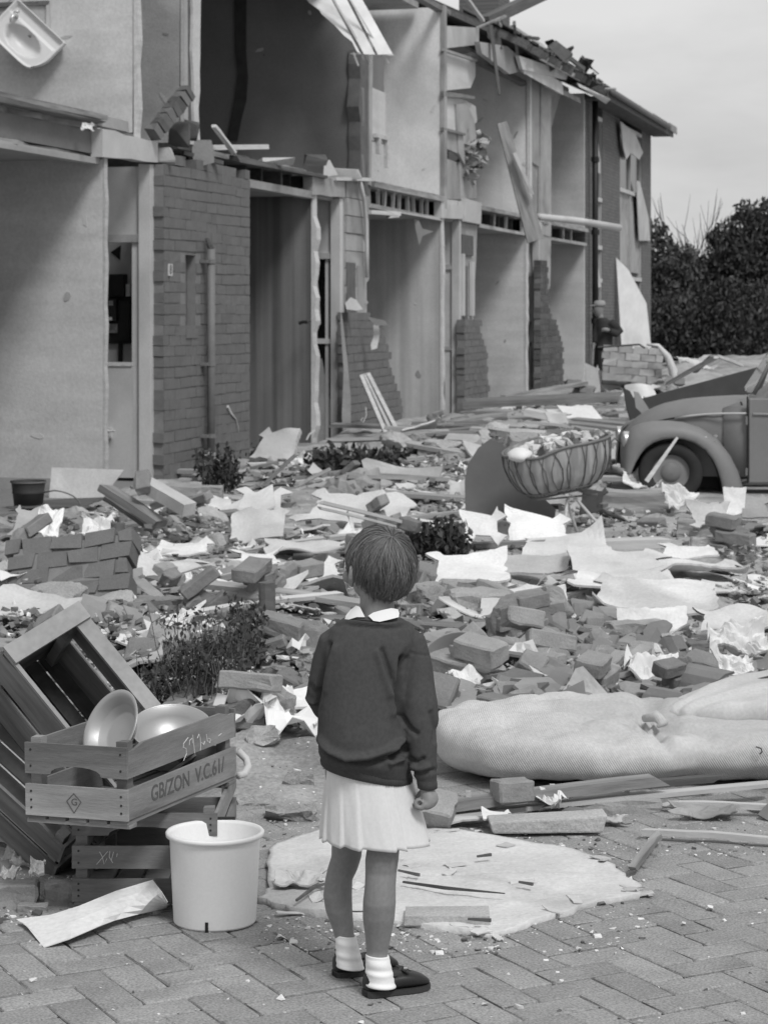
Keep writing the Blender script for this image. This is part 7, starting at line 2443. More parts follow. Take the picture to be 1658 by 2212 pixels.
def wheel(u, y, z):
    w = empty('wheel', (u, y, z)); w.parent = car; w.rotation_euler = (math.radians(90), 0, 0)
    lathe([(.19, -.07), (.27, -.078), (.31, -.07), (.328, -.045), (.33, 0), (.328, .045), (.31, .07), (.27, .078), (.19, .07), (.19, -.07)], 48).build('tyre', M['tyre'], w, smooth=True)
    lathe([(.001, .03), (.06, .03), (.13, .045), (.17, .03), (.192, .055), (.2, .06), (.2, -.05), (.19, -.05), (.16, .0), (.001, .0)], 40).build('rim', M['car_paint'], w, smooth=True)
    lathe([(.001, .075), (.06, .07), (.10, .05), (.11, .035)], 32).build('hub_cap', M['pipe'], w, smooth=True)
    return w


wheel(0, .13, zc0); wheel(0, 1.41, zc0); wheel(2.4, .13, zc0); wheel(2.4, 1.41, zc0)
# rear wings
for side in (0, 1):
    sgn = 1 if side == 0 else -1; base = 0. if side == 0 else 2 * W2; rg = []
    for a in np.linspace(math.radians(200), math.radians(-20), 14):
        ca_, sa2 = math.cos(a), math.sin(a); sec = []
        for f_r, wv in ((1.0, .35), (1.0, .2), (.92, .08), (.8, .02), (.7, .01), (.68, .05)):
            R = (.56 if ca_ < 0 else .62) * f_r
            sec.append((2.4 + R * ca_, base + sgn * wv, zc0 + R * sa2 * .95))
        rg.append(sec)
    MB().rings(rg, cap=False, close=False).build('rear_wing', M['car_paint'], car, smooth=True)
# door: seam, hinges
du, dz = cu(1430, 1000); z_t = cu(1430, 760)[1]; z_b = cu(1430, 1590)[1]
dr = MB().box(du + .012, du + .93, W2 - .715, W2 - .66, z_b, z_t, jit=0).build('door', M['car_paint'], car, bevel=.012)
MB().box(du - .008, du + .006, W2 - .708, W2 - .68, z_b, z_t + .02).build('door_gap', M['black'], car)
MB().tube([(du - .01, W2 - .70, dz + .07), (du - .01, W2 - .70, dz - .02)], .014, 6).build('hinge', M['car_paint'], dr)
MB().tube([(du - .01, W2 - .70, z_b + .16), (du - .01, W2 - .70, z_b + .08)], .014, 6).build('hinge', M['car_paint'], dr)
# pillar, windows
p0 = cu(1500, 720); p1 = cu(1680, 360)
MB().tube([(p0[0], W2 - .60, p0[1]), (p1[0], W2 - .56, p1[1]), (p1[0] + .2, W2 - .5, p1[1] + .12)], .022, 6).build('windscreen_pillar', M['car_paint'], car, smooth=True)
M['clear_glass'] = mat('clear_glass', .6, .02, .02, 2, 0); M['clear_glass'].node_tree.nodes['Principled BSDF'].inputs['Transmission Weight'].default_value = 1.
M['clear_glass'].node_tree.nodes['Principled BSDF'].inputs['IOR'].default_value = 1.02
MB().add([(p0[0] + .0, W2 - .57, p0[1]), (p0[0], W2 + .5, p0[1]), (p1[0] + .1, W2 + .44, p1[1] + .1), (p1[0] + .1, W2 - .5, p1[1] + .1)], [(0, 1, 2, 3)]).build('windscreen', M['clear_glass'], car)
w0, w1_ = cu(1600, 790), cu(1760, 500)
MB().prism([(w0[0], w0[1]), (w0[0] + .85, w0[1]), (w0[0] + .8, w1_[1] + .1), (w1_[0], w1_[1] + .05)], W2 - .692, W2 - .672, 'y').build('side_window', mat('car_glass', .25, .1, .05, 2, 0, spec=.6), car, bevel=.02)
MB().tube([(cu(1440, 690)[0], W2 - .45, cu(1440, 690)[1]), (cu(1440, 655)[0], W2 - .45, cu(1440, 655)[1])], .012, 6).build('wiper_knob', M['chrome'], car)
# running board
rb0 = cu(1385, 1645); MB().box(rb0[0], rb0[0] + 1.4, .10, .36, rb0[1] - .05, rb0[1] - .005).build('running_board', M['tyre'], car)
MB().tube([(rb0[0], .095, rb0[1]), (rb0[0] + 1.4, .095, rb0[1])], .018, 6).build('running_board_trim', M['chrome'], car, smooth=True)
# headlight, bumper
for y in (.2, 1.34):
    hl = empty('headlight', (cu(300, 1180)[0] - .01, y, cu(300, 1180)[1])); hl.parent = car; hl.rotation_euler = (0, math.radians(-100), 0)
    lathe([(.001, .03), (.06, .026), (.085, .01), (.095, .0), (.1, -.012), (.095, -.02), (.08, -.12)], 32).build('lamp_ring', M['chrome'], hl, smooth=True)
bm_ = MB(); bm_.tube([(-.62 + .12 * abs(v) ** 2, W2 + .78 * v, zc0 + .02) for v in np.linspace(-1, 1, 15)], .035, 8); bm_.build('bumper', M['car_paint'], car, smooth=True)
bm_ = MB(); bm_.tube([(-.60, .18, zc0 + .02), (-.62, .2, zc0 + .3), (-.56, .26, zc0 + .36), (-.5, .28, zc0 + .3)], .012, 6); bm_.build('bumper_guard', M['pipe'], car, smooth=True)
# stick in front of the wheel
st = MB(); st.tube([D(1395, 1040, 18.9), D(1462, 945, 18.95)], [.028, .015], 4)
tag(st.build('white_stick', M['r_woodpale']), 'pale stick leaning against the car wheel', 'stick')
# dark panels behind the hood
flap('dark_panel', [(1385, 862), (1440, 846), (1637, 793), (1660, 798), (1640, 850), (1600, 862), (1500, 880), (1410, 945), (1398, 925)], 21.6, M['r_dark'], 'large black tar-covered panel sloping up behind the car hood', 'panel', .05)
flap('dark_panel', [(1346, 838), (1360, 845), (1400, 925), (1380, 940), (1362, 915), (1352, 880)], 20.9, M['r_dark'], 'narrow black panel end beside the front of the car hood', 'panel', .05)
flap('torn_board', [(1368, 845), (1378, 848), (1405, 890), (1388, 896), (1372, 880)], 20.6, M['r_grey'], 'pale torn strip between the black panel and its narrow end', 'board')

# ---------------------------------------------------------------- the hanging washbasin
M['porcelain'] = mat('porcelain', .60, .35, .04, 5, 0)
wb_c = Hw(up_s - .16, *Pc(56, 80, up_s - .16))
cxw = D(62, 70, wb_c.y)
wb = empty('washbasin', tuple(wb_c)); tag(wb, 'white washbasin hanging crookedly by its pipes on the upper wall', 'washbasin')
ax_c = -DS                                             # out of the wall
al = (-DT * math.cos(math.radians(42)) + Vector((0, 0, -1)) * math.sin(math.radians(42))).normalized()
ab = ax_c.cross(al).normalized()
wb.matrix_world = frame4(wb_c, al, ab, ax_c) @ Matrix.Rotation(math.radians(-14), 4, 'X')
LA, LB = .31, .205
nu, nv = 44, 32
b = MB()


def outl_w(a, bb):
    return a * LA, bb * LB


def wz(a, bb):
    r_ = math.hypot((a) / .66, (bb + .22) / .52)
    z = 0.
    if r_ < 1: z = -.10 * (1 - r_ ** 2.4) ** .7
    rimd = min(1 - abs(a), 1 - abs(bb))
    z += .016 * (1 - smooth(.03, .09, rimd))
    if bb > .42 and rimd > .08 and abs(a) < .93: z -= .03
    return z


for j in range(nv + 1):
    for i in range(nu + 1):
        a, bb = i / nu * 2 - 1, j / nv * 2 - 1
        # round the front corners
        k = 1 - .22 * max(0, -bb) ** 2 * abs(a) ** 3
        x, y = a * LA * k, bb * LB * (1 - .24 * abs(a) ** 4 * (1 if bb < 0 else 0))
        b.v.append((x, y, wz(a, bb)))
for j in range(nv):
    for i in range(nu):
        q = j * (nu + 1) + i; b.f.append((q, q + 1, q + nu + 2, q + nu + 1))
bo = [i for i in range(nu + 1)] + [(nu + 1) * j + nu for j in range(1, nv + 1)] + [(nu + 1) * nv + i for i in range(nu - 1, -1, -1)] + [(nu + 1) * j for j in range(nv - 1, 0, -1)]
n0 = len(b.v)
for q in bo: x, y, z = b.v[q]; b.v.append((x * 1.01, y * 1.01, -.035))
for q in bo: x, y, z = b.v[q]; b.v.append((x * .8, y * .8, -.14))
nb = len(bo)
for k in range(nb):
    k2 = (k + 1) % nb
    b.f.append((bo[k2], bo[k], n0 + k, n0 + k2)); b.f.append((n0 + k2, n0 + k, n0 + nb + k, n0 + nb + k2))
b.f.append(tuple(n0 + nb + k for k in range(nb)))
b.build('bowl', M['porcelain'], wb, smooth=True)
MB().box(-.012, .012, -.05, -.044, -.06, -.04).build('overflow_slot', M['black'], wb).location = (0, .075, .0)
t_ = MB(); t_.tube([(-.2, .08, .0), (-.2, .08, .06), (-.19, .03, .09), (-.17, .0, .07)], [.02, .018, .014, .01], 8); t_.tube([(-.23, .09, .02), (-.2, .12, .05)], .015, 8); t_.build('tap', M['chrome'], wb, smooth=True)
t_ = MB(); t_.tube([(-.1, -.02, -.14), (-.12, -.05, -.2), (-.3, -.06, -.25)], .02, 8); t_.build('waste_pipe', M['black'], wb)
# ---------------------------------------------------------------- the girl
YG = 5.27
girl = empty('person', (-.02, YG, 0)); tag(girl, 'child seen from behind in dark jumper, white pleated skirt and ankle socks', 'person')
M['skin'] = mat('skin', .245, .55, .14, 5, .12, 60, fine=.07, blot=.1)
M['hair'] = mat('hair', .145, .42, .2, 8, 0, island=.6, spec=.55)
M['jumper'] = mat('dark_jersey', .064, .95, .10, 5, .25, 420, fine=.10, bdist=.0015, spec=.15)
M['skirt'] = mat('white_pleated_cloth', .66, .9, .04, 6, .15, 300, fine=.03, bdist=.001, spec=.2)
M['sock'] = mat('white_sock', .78, .95, .04, 8, .3, 260, bdist=.002)
M['shoe'] = mat('black_leather', .022, .42, .2, 9, .06, 30)
M['sole'] = mat('shoe_sole', .04, .7, .2, 9, .1)


def gp(x, y, dy=0.):
    return D(x, y, YG + dy) - Vector(girl.location)


KG = YG / FPX


def ering(c, a, b, yaw=0., n=28, tx=0., ty=0., p=1.):
    out = []
    for i in range(n):
        t = 2 * math.pi * i / n; cs, sn = math.cos(t), math.sin(t)
        if p != 1.: cs, sn = se(t, p)
        x, y = a * cs, b * sn
        X, Y = x * math.cos(yaw) - y * math.sin(yaw), x * math.sin(yaw) + y * math.cos(yaw)
        out.append(Vector((c.x + X, c.y + Y, c.z + X * tx + Y * ty)))
    return out


def limb(b, spec, n=20):
    """spec: (px x, px y, half width px, depth factor, dy)"""
    spec = [(x, y, w * 1.075, f, dy) for x, y, w, f, dy in spec]
    pts = [gp(x, y, dy) for x, y, w, f, dy in spec]
    rg = []
    for (x, y, w, f, dy), p in zip(spec, pts):
        rg.append(ering(p, w * KG, w * KG * f, 0, n))
    b.rings(rg)


def sph(b, c, r, sc=(1, 1, 1), M3=None, seg=18, rn=12):
    rg = []
    for i in range(rn + 1):
        t = math.pi * min(max(i / rn, .02), .98); z = -math.cos(t); q = math.sin(t)
        ring = []
        for j in range(seg):
            a = 2 * math.pi * j / seg; v = Vector((q * math.cos(a) * sc[0], q * math.sin(a) * sc[1], z * sc[2])) * r
            if M3 is not None: v = M3 @ v
            ring.append(c + v)
        rg.append(ring)
    b.rings(rg)


def remeshed(b, name, m, vox, parent, smooth_it=3, disp=None):
    o = b.build(name, m, parent)
    md = o.modifiers.new('r', 'REMESH'); md.mode = 'VOXEL'; md.voxel_size = vox
    ms = o.modifiers.new('s', 'SMOOTH'); ms.iterations = smooth_it; ms.factor = .5
    bpy.context.view_layer.update()
    bake(o)
    o.data.name = name
    if not o.data.materials: o.data.materials.append(m)
    if disp:
        me = o.data
        nv_ = len(me.vertices); co = np.empty(nv_ * 3); me.vertices.foreach_get('co', co); co = co.reshape(-1, 3)
        no = np.empty(nv_ * 3); me.vertex_normals.foreach_get('vector', no); no = no.reshape(-1, 3)
        d = disp(co, no)
        co += no * d[:, None]
        me.vertices.foreach_set('co', co.ravel()); me.update()
    o.data.polygons.foreach_set('use_smooth', [True] * len(o.data.polygons))
    return o


bb = MB()
# legs
DL, DR = .075, -.035
limb(bb, [(762, 1690, 44, 1.1, .05), (752, 1760, 38, 1.1, .06), (750, 1814, 32, 1.1, .07), (748, 1850, 31, 1.08, DL + .01), (739.5, 1877, 31, 1.05, DL + .01), (731.5, 1900, 28, 1.1, DL), (729, 1934, 29.5, 1.12, DL - .006),
          (732, 1967, 27.5, 1.08, DL - .004), (739.5, 2000, 22.8, 1.05, DL + .004), (745, 2030, 19.5, 1.1, DL + .01), (750, 2062, 19, 1.15, DL + .015), (754, 2090, 20, 1.2, DL + .015)])
limb(bb, [(826, 1690, 46, 1.1, .0), (829, 1760, 38, 1.1, -.015), (828, 1827, 32.5, 1.1, -.03), (824.5, 1857, 33.5, 1.08, DR), (822.5, 1883, 31.5, 1.05, DR), (821, 1914, 31, 1.1, DR - .006), (819, 1950, 33, 1.1, DR - .01),
          (817.5, 1983, 32, 1.06, DR - .006), (816.5, 2017, 27, 1.05, DR), (814.5, 2050, 22, 1.1, DR + .006), (813, 2085, 20, 1.15, DR + .01), (814, 2120, 21, 1.2, DR + .01)])
# trunk and neck
bb.rings([ering(gp(x, y, dy), w * KG, d_, 0, 28) for x, y, w, d_, dy in [
    (795, 1745, 62, .055, .02), (794, 1700, 92, .085, .02), (792, 1640, 92, .082, .02), (788, 1580, 80, .07, .02), (786, 1500, 82, .07, .02), (792, 1420, 92, .068, .02), (800, 1375, 90, .058, .02), (808, 1350, 60, .05, .02), (813, 1338, 42, .046, .018), (814, 1318, 38, .044, .02), (814, 1295, 37, .045, .025), (816, 1275, 38, .048, .03)]])
# head
HC = gp(823, 1222, .03)
FY = math.radians(113)                                    # face direction: away and a little to the left
fd = Vector((math.cos(FY), math.sin(FY), 0)); sd_ = Vector((math.sin(FY), -math.cos(FY), 0))     # sd_: towards her right
RM = Matrix((sd_, fd, Vector((0, 0, 1)))).transposed()
sph(bb, HC, 1., (.069, .084, .079), RM, 26, 18)
sph(bb, HC + fd * .028 - Vector((0, 0, .035)), 1., (.060, .062, .058), RM, 20, 12)
sph(bb, HC + fd * .046 - Vector((0, 0, .066)), 1., (.034, .030, .022), RM, 16, 10)
bb.tube([HC + fd * .088 - Vector((0, 0, .0)), HC + fd * .098 - Vector((0, 0, .02)), HC + fd * .088 - Vector((0, 0, .03))], [.006, .009, .007], 8)
for s_ in (-1, 1):
    sph(bb, HC + sd_ * s_ * .056 + fd * .062 - Vector((0, 0, .03)), .018, (1, 1, 1), RM, 12, 8)
    # ear
    e0 = HC + sd_ * s_ * .073 + fd * -.002 - Vector((0, 0, .022))
    bb.tube([e0 + Vector((0, 0, .026)), e0 + sd_ * s_ * .010 + Vector((0, 0, .02)) - fd * .012, e0 + sd_ * s_ * .011 - fd * .010, e0 + sd_ * s_ * .006 - Vector((0, 0, .018)), e0 - Vector((0, 0, .024)) + fd * .003], [.006, .006, .006, .006, .005], 8)
    sph(bb, e0, .014, (.5, .8, 1.2), RM, 12, 8)
bb.tube([HC + fd * .083 + sd_ * a - Vector((0, 0, .047)) for a in (-.018, -.008, 0, .008, .018)], [.002, .005, .0055, .005, .002], 8)
# right forearm and fist
def path(b, pts, n=14):
    b.tube([gp(x, y, dy) for x, y, r_, dy in pts], [r_ for x, y, r_, dy in pts], n)


path(bb, [(885, 1400, .024, .03), (901, 1500, .022, .0), (906, 1560, .022, -.02), (914, 1630, .019, -.03), (920, 1680, .0175, -.035), (922, 1700, .0165, -.035), (923, 1712, .0175, -.035)])
pm_ = []
for x, y, w, d_, dy in [(923, 1706, 15, .019, -.035), (926, 1716, 19, .026, -.034), (927, 1728, 20, .030, -.034), (923, 1739, 18, .030, -.034), (918, 1745, 13, .026, -.034)]:
    pm_.append(ering(gp(x, y, dy), w * KG, d_, 0, 20))
bb.rings(pm_)
for i in range(4):
    dy = -.060 + .0168 * i; s_ = (.76, .84, .88, .84)[i]
    path(bb, [(920, 1736, .0085 * s_, dy), (909, 1746, .0084 * s_, dy), (899, 1742, .0078 * s_, dy - .001), (896, 1733, .0074 * s_, dy), (903, 1727, .0068 * s_, dy + .001), (910, 1729, .006 * s_, dy)], 10)
path(bb, [(914, 1710, .010, -.008), (905, 1720, .0088, -.006), (898, 1731, .0082, -.01), (900, 1742, .0068, -.018)], 10)
# left forearm folded in front, hand on the chest
path(bb, [(720, 1400, .024, .03), (700, 1460, .018, .035), (692, 1504, .016, .055), (708, 1524, .015, .13), (735, 1529, .014, .20), (748, 1530, .014, .225)])
sph(bb, gp(762, 1528, .235), .024, (1.2, .6, 1))
for i in range(4):
    z = 1510 + i * 13
    path(bb, [(766, z, .008, .24), (786, z + 2, .0078, .245), (797, z + 3, .0072, .232), (800, z + 3, .0065, .222)], 8)
path(bb, [(758, 1512, .009, .225), (768, 1498, .008, .225), (778, 1492, .007, .222)], 8)
body = remeshed(bb, 'body', M['skin'], .0032, girl, 4)
# knee hollows and calf shape are in the rings; eyes
for s_ in (-1, 1):
    eb = MB(); sph(eb, HC + sd_ * s_ * .028 + fd * .078 - Vector((0, 0, .006)), .0095, (1, .8, .8), RM, 12, 8)
    eb.build('eye', M['panel_pale'], girl, smooth=True)

# ---- hair
HR = Vector((.0735, .0890, .0835))
whorl = Vector((.02, -.62, .80)).normalized()             # in head space: x right, y face, z up


def hairline(d):
    """lowest z (unit sphere) hair reaches in head direction d"""
    a = math.atan2(d.x, -d.y)                              # 0 = back of head
    aa = abs(a)
    back = -1.02 + .20 * (aa / 1.0) ** 2
    if aa < .75: return back
    if aa < 1.25: return -.92 + (aa - .75) / .5 * .46
    if aa < 2.1: return -.46 + (aa - 1.25) / .85 * .42
    return -.04 + .26 * min(1, (aa - 2.1) / .6)


def to_body(d, lift):
    v = Vector((d.x * HR.x, d.y * HR.y, d.z * HR.z)) * (1 + lift / .085)
    if d.z < -.35:                                        # nape: hair hangs straighter than the skull
        v.y -= .0 
    return HC + RM @ v


cap = MB(); nu2, nv2 = 60, 34
idx = {}
for j in range(nv2 + 1):
    th2 = math.pi * j / nv2
    for i in range(nu2):
        ph = 2 * math.pi * i / nu2
        d = Vector((math.sin(th2) * math.cos(ph), math.sin(th2) * math.sin(ph), math.cos(th2)))
        hl = hairline(d)
        keep = d.z > max(hl, -.93) - .03
        if keep:
            idx[(j, i)] = len(cap.v)
            cap.v.append(tuple(to_body(d, .001 + .0035 * fbm(d.x * 7, d.y * 7, d.z * 3))))
for j in range(nv2):
    for i in range(nu2):
        k = [(j, i), (j + 1, i), (j + 1, (i + 1) % nu2), (j, (i + 1) % nu2)]
        if all(q in idx for q in k): cap.f.append(tuple(idx[q] for q in k))
cap.build('hair_cap', M['hair'], girl, smooth=True)
rh = random.Random(12)
hb_ = MB()
e1 = whorl.orthogonal().normalized(); e2 = whorl.cross(e1)
for q in range(6800):
    ph = rh.uniform(0, 2 * math.pi); st = abs(rh.gauss(0, .55))
    # clumps: strands bundle in azimuth
    ph = ph + .10 * math.sin(ph * 7 + 3 * st) + .05 * math.sin(ph * 19 + 1)
    dirv = e1 * math.cos(ph) + e2 * math.sin(ph)
    d = (whorl * math.cos(st) + dirv * math.sin(st)).normalized()
    if d.z < hairline(d) + .12: continue
    tang = (dirv * math.cos(st) - whorl * math.sin(st)).normalized()
    swirl = d.cross(tang)
    tang = (tang + swirl * .28 + swirl * rh.gauss(0, .2)).normalized()
    L = rh.uniform(.75, 1.5); n = 9; pts = []; rad = []
    lift0 = rh.uniform(.0003, .0065) + (.004 if rh.random() < .06 else 0) + .003 * max(0, math.sin(ph * 11 + 2 * st)); w0_ = rh.uniform(.0005, .0012)
    cur = d.copy(); curl_ = rh.gauss(0, .07)
    for i in range(n):
        u = i / (n - 1)
        pts.append(to_body(cur, lift0 + .004 * math.sin(u * 3.1) + (.004 * u if rh.random() < .0 else 0)))
        rad.append(w0_ * (1 - .75 * u ** 2))
        g_ = Vector((0, 0, -1)); g_ = g_ - cur * g_.dot(cur)
        tang = (tang - cur * tang.dot(cur))
        tang = (tang.normalized() + g_ * .16 + cur.cross(tang) * curl_).normalized()
        nxt = (cur + tang * L / n).normalized()
        if nxt.z < hairline(nxt) - .02 * rh.random() and i > 1:
            # hang the tip a little below the hairline
            p_ = pts[-1]; out = (p_ - HC); out.z = 0
            pts.append(p_ + Vector((0, 0, -.013 * rh.random() ** 2 - .001)) + out.normalized() * .001); rad.append(.0004)
            break
        cur = nxt
    if len(pts) > 2:
        hb_.tube(pts, rad, 3, cap=False)
hb_.build('hair', M['hair'], girl, smooth=True)

# ---- jumper
jb = MB()
tor = [(806, 1331, 50, .050, .018), (806, 1337, 64, .058, .018), (806, 1346, 80, .066, .018), (805, 1358, 92, .073, .018), (801, 1378, 99, .080, .016), (796, 1402, 99, .086, .014), (790, 1440, 95, .092, .012), (785, 1490, 94, .097, .01), (781, 1540, 94, .103, .008), (781, 1585, 96, .109, .006), (785, 1620, 98.5, .111, .006)]
rg = [ering(gp(x, y, dy), w * KG, d_, 0, 40, p=.88) for x, y, w, d_, dy in tor]
for (x, y, w, d_, dy, tx) in [(788, 1640, 98, .107, .008, -.10), (790, 1652, 97, .101, .012, -.17), (791, 1662, 98, .098, .016, -.19)]:
    rg.append(ering(gp(x, y, dy), w * KG, d_, 0, 40, tx=tx, p=.88))
jb.rings(rg)
path(jb, [(868, 1372, .030, .02), (886, 1388, .038, .018), (897, 1430, .0375, .010), (900, 1485, .041, -.004), (903, 1520, .0445, -.014), (906, 1560, .0435, -.022), (910, 1602, .0375, -.03), (912, 1640, .0345, -.034), (919, 1668, .031, -.035), (922, 1682, .024, -.035), (923, 1700, .0225, -.035)], 26)
path(jb, [(742, 1370, .030, .02), (716, 1388, .035, .02), (703, 1430, .0345, .03), (694, 1475, .033, .035), (688, 1508, .032, .05), (700, 1528, .031, .10), (725, 1530, .027, .17), (740, 1530, .022, .21)], 26)


def poly_d(x, y, pts):
    best = np.full(x.shape, 1e9)
    for (x0, y0), (x1, y1) in zip(pts[:-1], pts[1:]):
        dx, dy = x1 - x0, y1 - y0; L2 = dx * dx + dy * dy
        t = np.clip(((x - x0) * dx + (y - y0) * dy) / L2, 0, 1)
        best = np.minimum(best, np.hypot(x - x0 - t * dx, y - y0 - t * dy))
    return best


def jumper_disp(co, no):
    w = co + np.array(girl.location)
    x = PCX + FPX * w[:, 0] / w[:, 1]; y = HOR + FPX * (CAM_H - w[:, 2]) / w[:, 1]
    back = np.clip(-no[:, 1] * 1.6, 0, 1)
    d = np.zeros(len(co))

    def ridge(pts, wd, a):
        return a * np.exp(-(poly_d(x, y, pts) / wd) ** 2)
    # armhole creases
    d += ridge([(712, 1392), (702, 1425), (692, 1470), (688, 1520)], 5, -.008) + ridge([(722, 1398), (708, 1440), (700, 1490)], 8, .003)
    d += ridge([(864, 1420), (862, 1470), (863, 1545)], 4.5, -.010) + ridge([(868, 1395), (852, 1430), (848, 1500), (850, 1540)], 9, .003)
    d += ridge([(824, 1404), (836, 1440), (850, 1482), (858, 1520)], 5, -.0055) + ridge([(817, 1410), (828, 1450), (842, 1500)], 8, .003)
    d += ridge([(884, 1410), (902, 1414), (925, 1416)], 2.2, -.0016)                  # shoulder seam
    d += ridge([(878, 1422), (866, 1450)], 6, -.003)
    # blouse fold over the hem
    d += ridge([(687, 1596), (710, 1622), (748, 1640), (795, 1636), (840, 1620), (868, 1600)], 8, .007)
    d += ridge([(688, 1612), (712, 1636), (748, 1650), (800, 1648), (850, 1632), (872, 1620)], 6, -.009)
    d += ridge([(850, 1640), (866, 1620), (874, 1600)], 5, -.006) + ridge([(835, 1640), (852, 1618)], 5, .004) + ridge([(842, 1648), (868, 1640)], 4, .005)
    # sleeve wrinkles
    for q, (pts, a) in enumerate([([(884, 1640), (900, 1648), (915, 1640)], -.005), ([(890, 1655), (905, 1662), (925, 1656)], .004), ([(893, 1668), (912, 1672), (940, 1664)], -.004),
                                  ([(868, 1550), (885, 1575), (900, 1585)], -.0045), ([(866, 1585), (880, 1600)], .003), ([(930, 1540), (941, 1575), (938, 1600)], -.004)]):
        d += ridge(pts, 5, a)
    for pts, a in (([(652, 1502), (668, 1516), (688, 1520)], .004), ([(655, 1512), (672, 1528), (690, 1532)], -.005), ([(668, 1480), (684, 1500)], -.003)):
        d += ridge(pts, 5, a)
    d += ridge([(722, 1352), (745, 1349), (790, 1352), (840, 1356), (880, 1350)], 3.0, -.0035) + ridge([(722, 1347), (745, 1342), (790, 1346), (840, 1349), (880, 1344)], 3.0, .003)
    d *= 2.3
    d *= np.where((x > 862) & (y > 1450), 1, back)
    # broad softness + hem ribs + cuff ribs
    for i in range(len(co)):
        px, py, pz_ = co[i]
        d[i] += .0035 * noise.noise(Vector((px * 9, py * 9, pz_ * 6))) + .0015 * noise.noise(Vector((px * 22, py * 22, pz_ * 14)))
    return d


jump = remeshed(jb, 'jumper', M['jumper'], .0045, girl, 4, jumper_disp)
# ribbed hem and cuff
def rib_band(spec, m, name, n=90, amp=.0009):
    rg = []
    for (x, y, w, d_, dy, tx) in spec:
        r0_ = ering(gp(x, y, dy), w * KG, d_, 0, n * 2, tx=tx, p=.9)
        c = gp(x, y, dy)
        rg.append([c + (v - c) * (1 + (amp / .1 if k % 2 else -amp / .1)) for k, v in enumerate(r0_)])
    return MB().rings(rg, cap=False).build(name, m, girl, smooth=True)


rib_band([(790, 1650, 96, .099, .014, -.17), (791, 1660, 99.5, .1005, .016, -.19), (792, 1668, 99, .100, .017, -.20), (792, 1672, 95, .096, .018, -.20)], M['jumper'], 'hem_band')
cb_ = MB()
rg = []
for (x, y, r_, dy) in [(921, 1684, .0235, -.035), (922, 1692, .0238, -.035), (923, 1702, .0228, -.035), (923.5, 1704, .0195, -.035)]:
    c = gp(x, y, dy); rg.append([c + (v - c) * (1.02 if k % 2 else .98) for k, v in enumerate(ering(c, r_, r_ * 1.05, 0, 72))])
cb_.rings(rg, cap=False).build('cuff', M['jumper'], girl, smooth=True)
# neckband
nb_ = []
for (x, y, w, d_) in [(806, 1334, 58, .060), (806, 1327, 52, .057), (807, 1329, 46, .051)]:
    nb_.append(ering(gp(x, y, .018), w * KG, d_, 0, 60, tx=-.06))
MB().rings(nb_, cap=False).build('neckband', M['jumper'], girl, smooth=True)

# ---- shirt collar
def collar(pts, c, a0, b0, name='collar_flap'):
    """flap wrapped round the neck cone"""
    b = MB(); n = len(pts); N2 = 9
    cx, cyy = sum(p[0] for p in pts) / n, sum(p[1] for p in pts) / n

    def P3(x, y, off):
        k = (y - 1305) / 40.
        rx, ry = (40 + 26 * k) * KG, .045 + .022 * k
        q = ((x - 812) * KG) / (rx * 1.15)
        q = max(-.97, min(.97, q))
        dep = ry * math.sqrt(1 - q * q)
        return gp(x, y, .022 - dep - off)
    grid = []
    for u in np.linspace(1, 0, 5):
        grid.append([(cx + (x - cx) * u, cyy + (y - cyy) * u) for x, y in pts])
    for off in (.006, .003):
        for row in grid:
            for x, y in row: b.v.append(tuple(P3(x, y, off)))
    R_ = len(grid)
    for s_ in (0, 1):
        o = s_ * R_ * n
        for j in range(R_ - 1):
            for i in range(n):
                i2 = (i + 1) % n
                f = (o + j * n + i, o + j * n + i2, o + (j + 1) * n + i2, o + (j + 1) * n + i)
                b.f.append(f if s_ == 0 else f[::-1])
    for i in range(n):
        i2 = (i + 1) % n; b.f.append((i, R_ * n + i, R_ * n + i2, i2))
    return b.build(name, M['sock'], girl)


def dens(pts, k=3):
    out = []
    for (a, b_) in zip(pts, pts[1:] + pts[:1]):
        for i in range(k): out.append((a[0] + (b_[0] - a[0]) * i / k, a[1] + (b_[1] - a[1]) * i / k))
    return out


collar(dens([(743, 1341), (747, 1329), (757, 1317), (769, 1308), (777, 1311), (784, 1325), (788, 1333), (770, 1333), (754, 1338)]), None, 0, 0)
collar(dens([(795, 1330), (806, 1323), (824, 1318), (845, 1313.5), (859, 1316), (862, 1324), (861, 1333), (842, 1338), (820, 1343), (806, 1341)]), None, 0, 0)

# ---- skirt
sb = MB(); NS = 240; NRS = 26
eds = sorted([math.asin(max(-1, min(1, v))) for v in (-.93, -.60, -.24, .39, .56, .97)])
ths = [-math.pi / 2 + (e_ + math.pi / 2) for e_ in eds]
ths = eds + [math.pi - .1 + i * .52 - .9 for i in range(0, 6)]
ths = sorted([(t + math.pi) % (2 * math.pi) for t in ths])


def saw(t):
    t = (t + math.pi) % (2 * math.pi)
    for i in range(len(ths)):
        a, b_ = ths[i], ths[(i + 1) % len(ths)]
        if i == len(ths) - 1: b_ += 2 * math.pi
        tt = t if t >= a else t + 2 * math.pi
        if a <= tt < b_ and b_ - a > .02:
            u = (tt - a) / (b_ - a)
            return (u - .5) * 2 if u < .93 else (1 - (u - .93) / .07 * 2) * .93
    return 0.


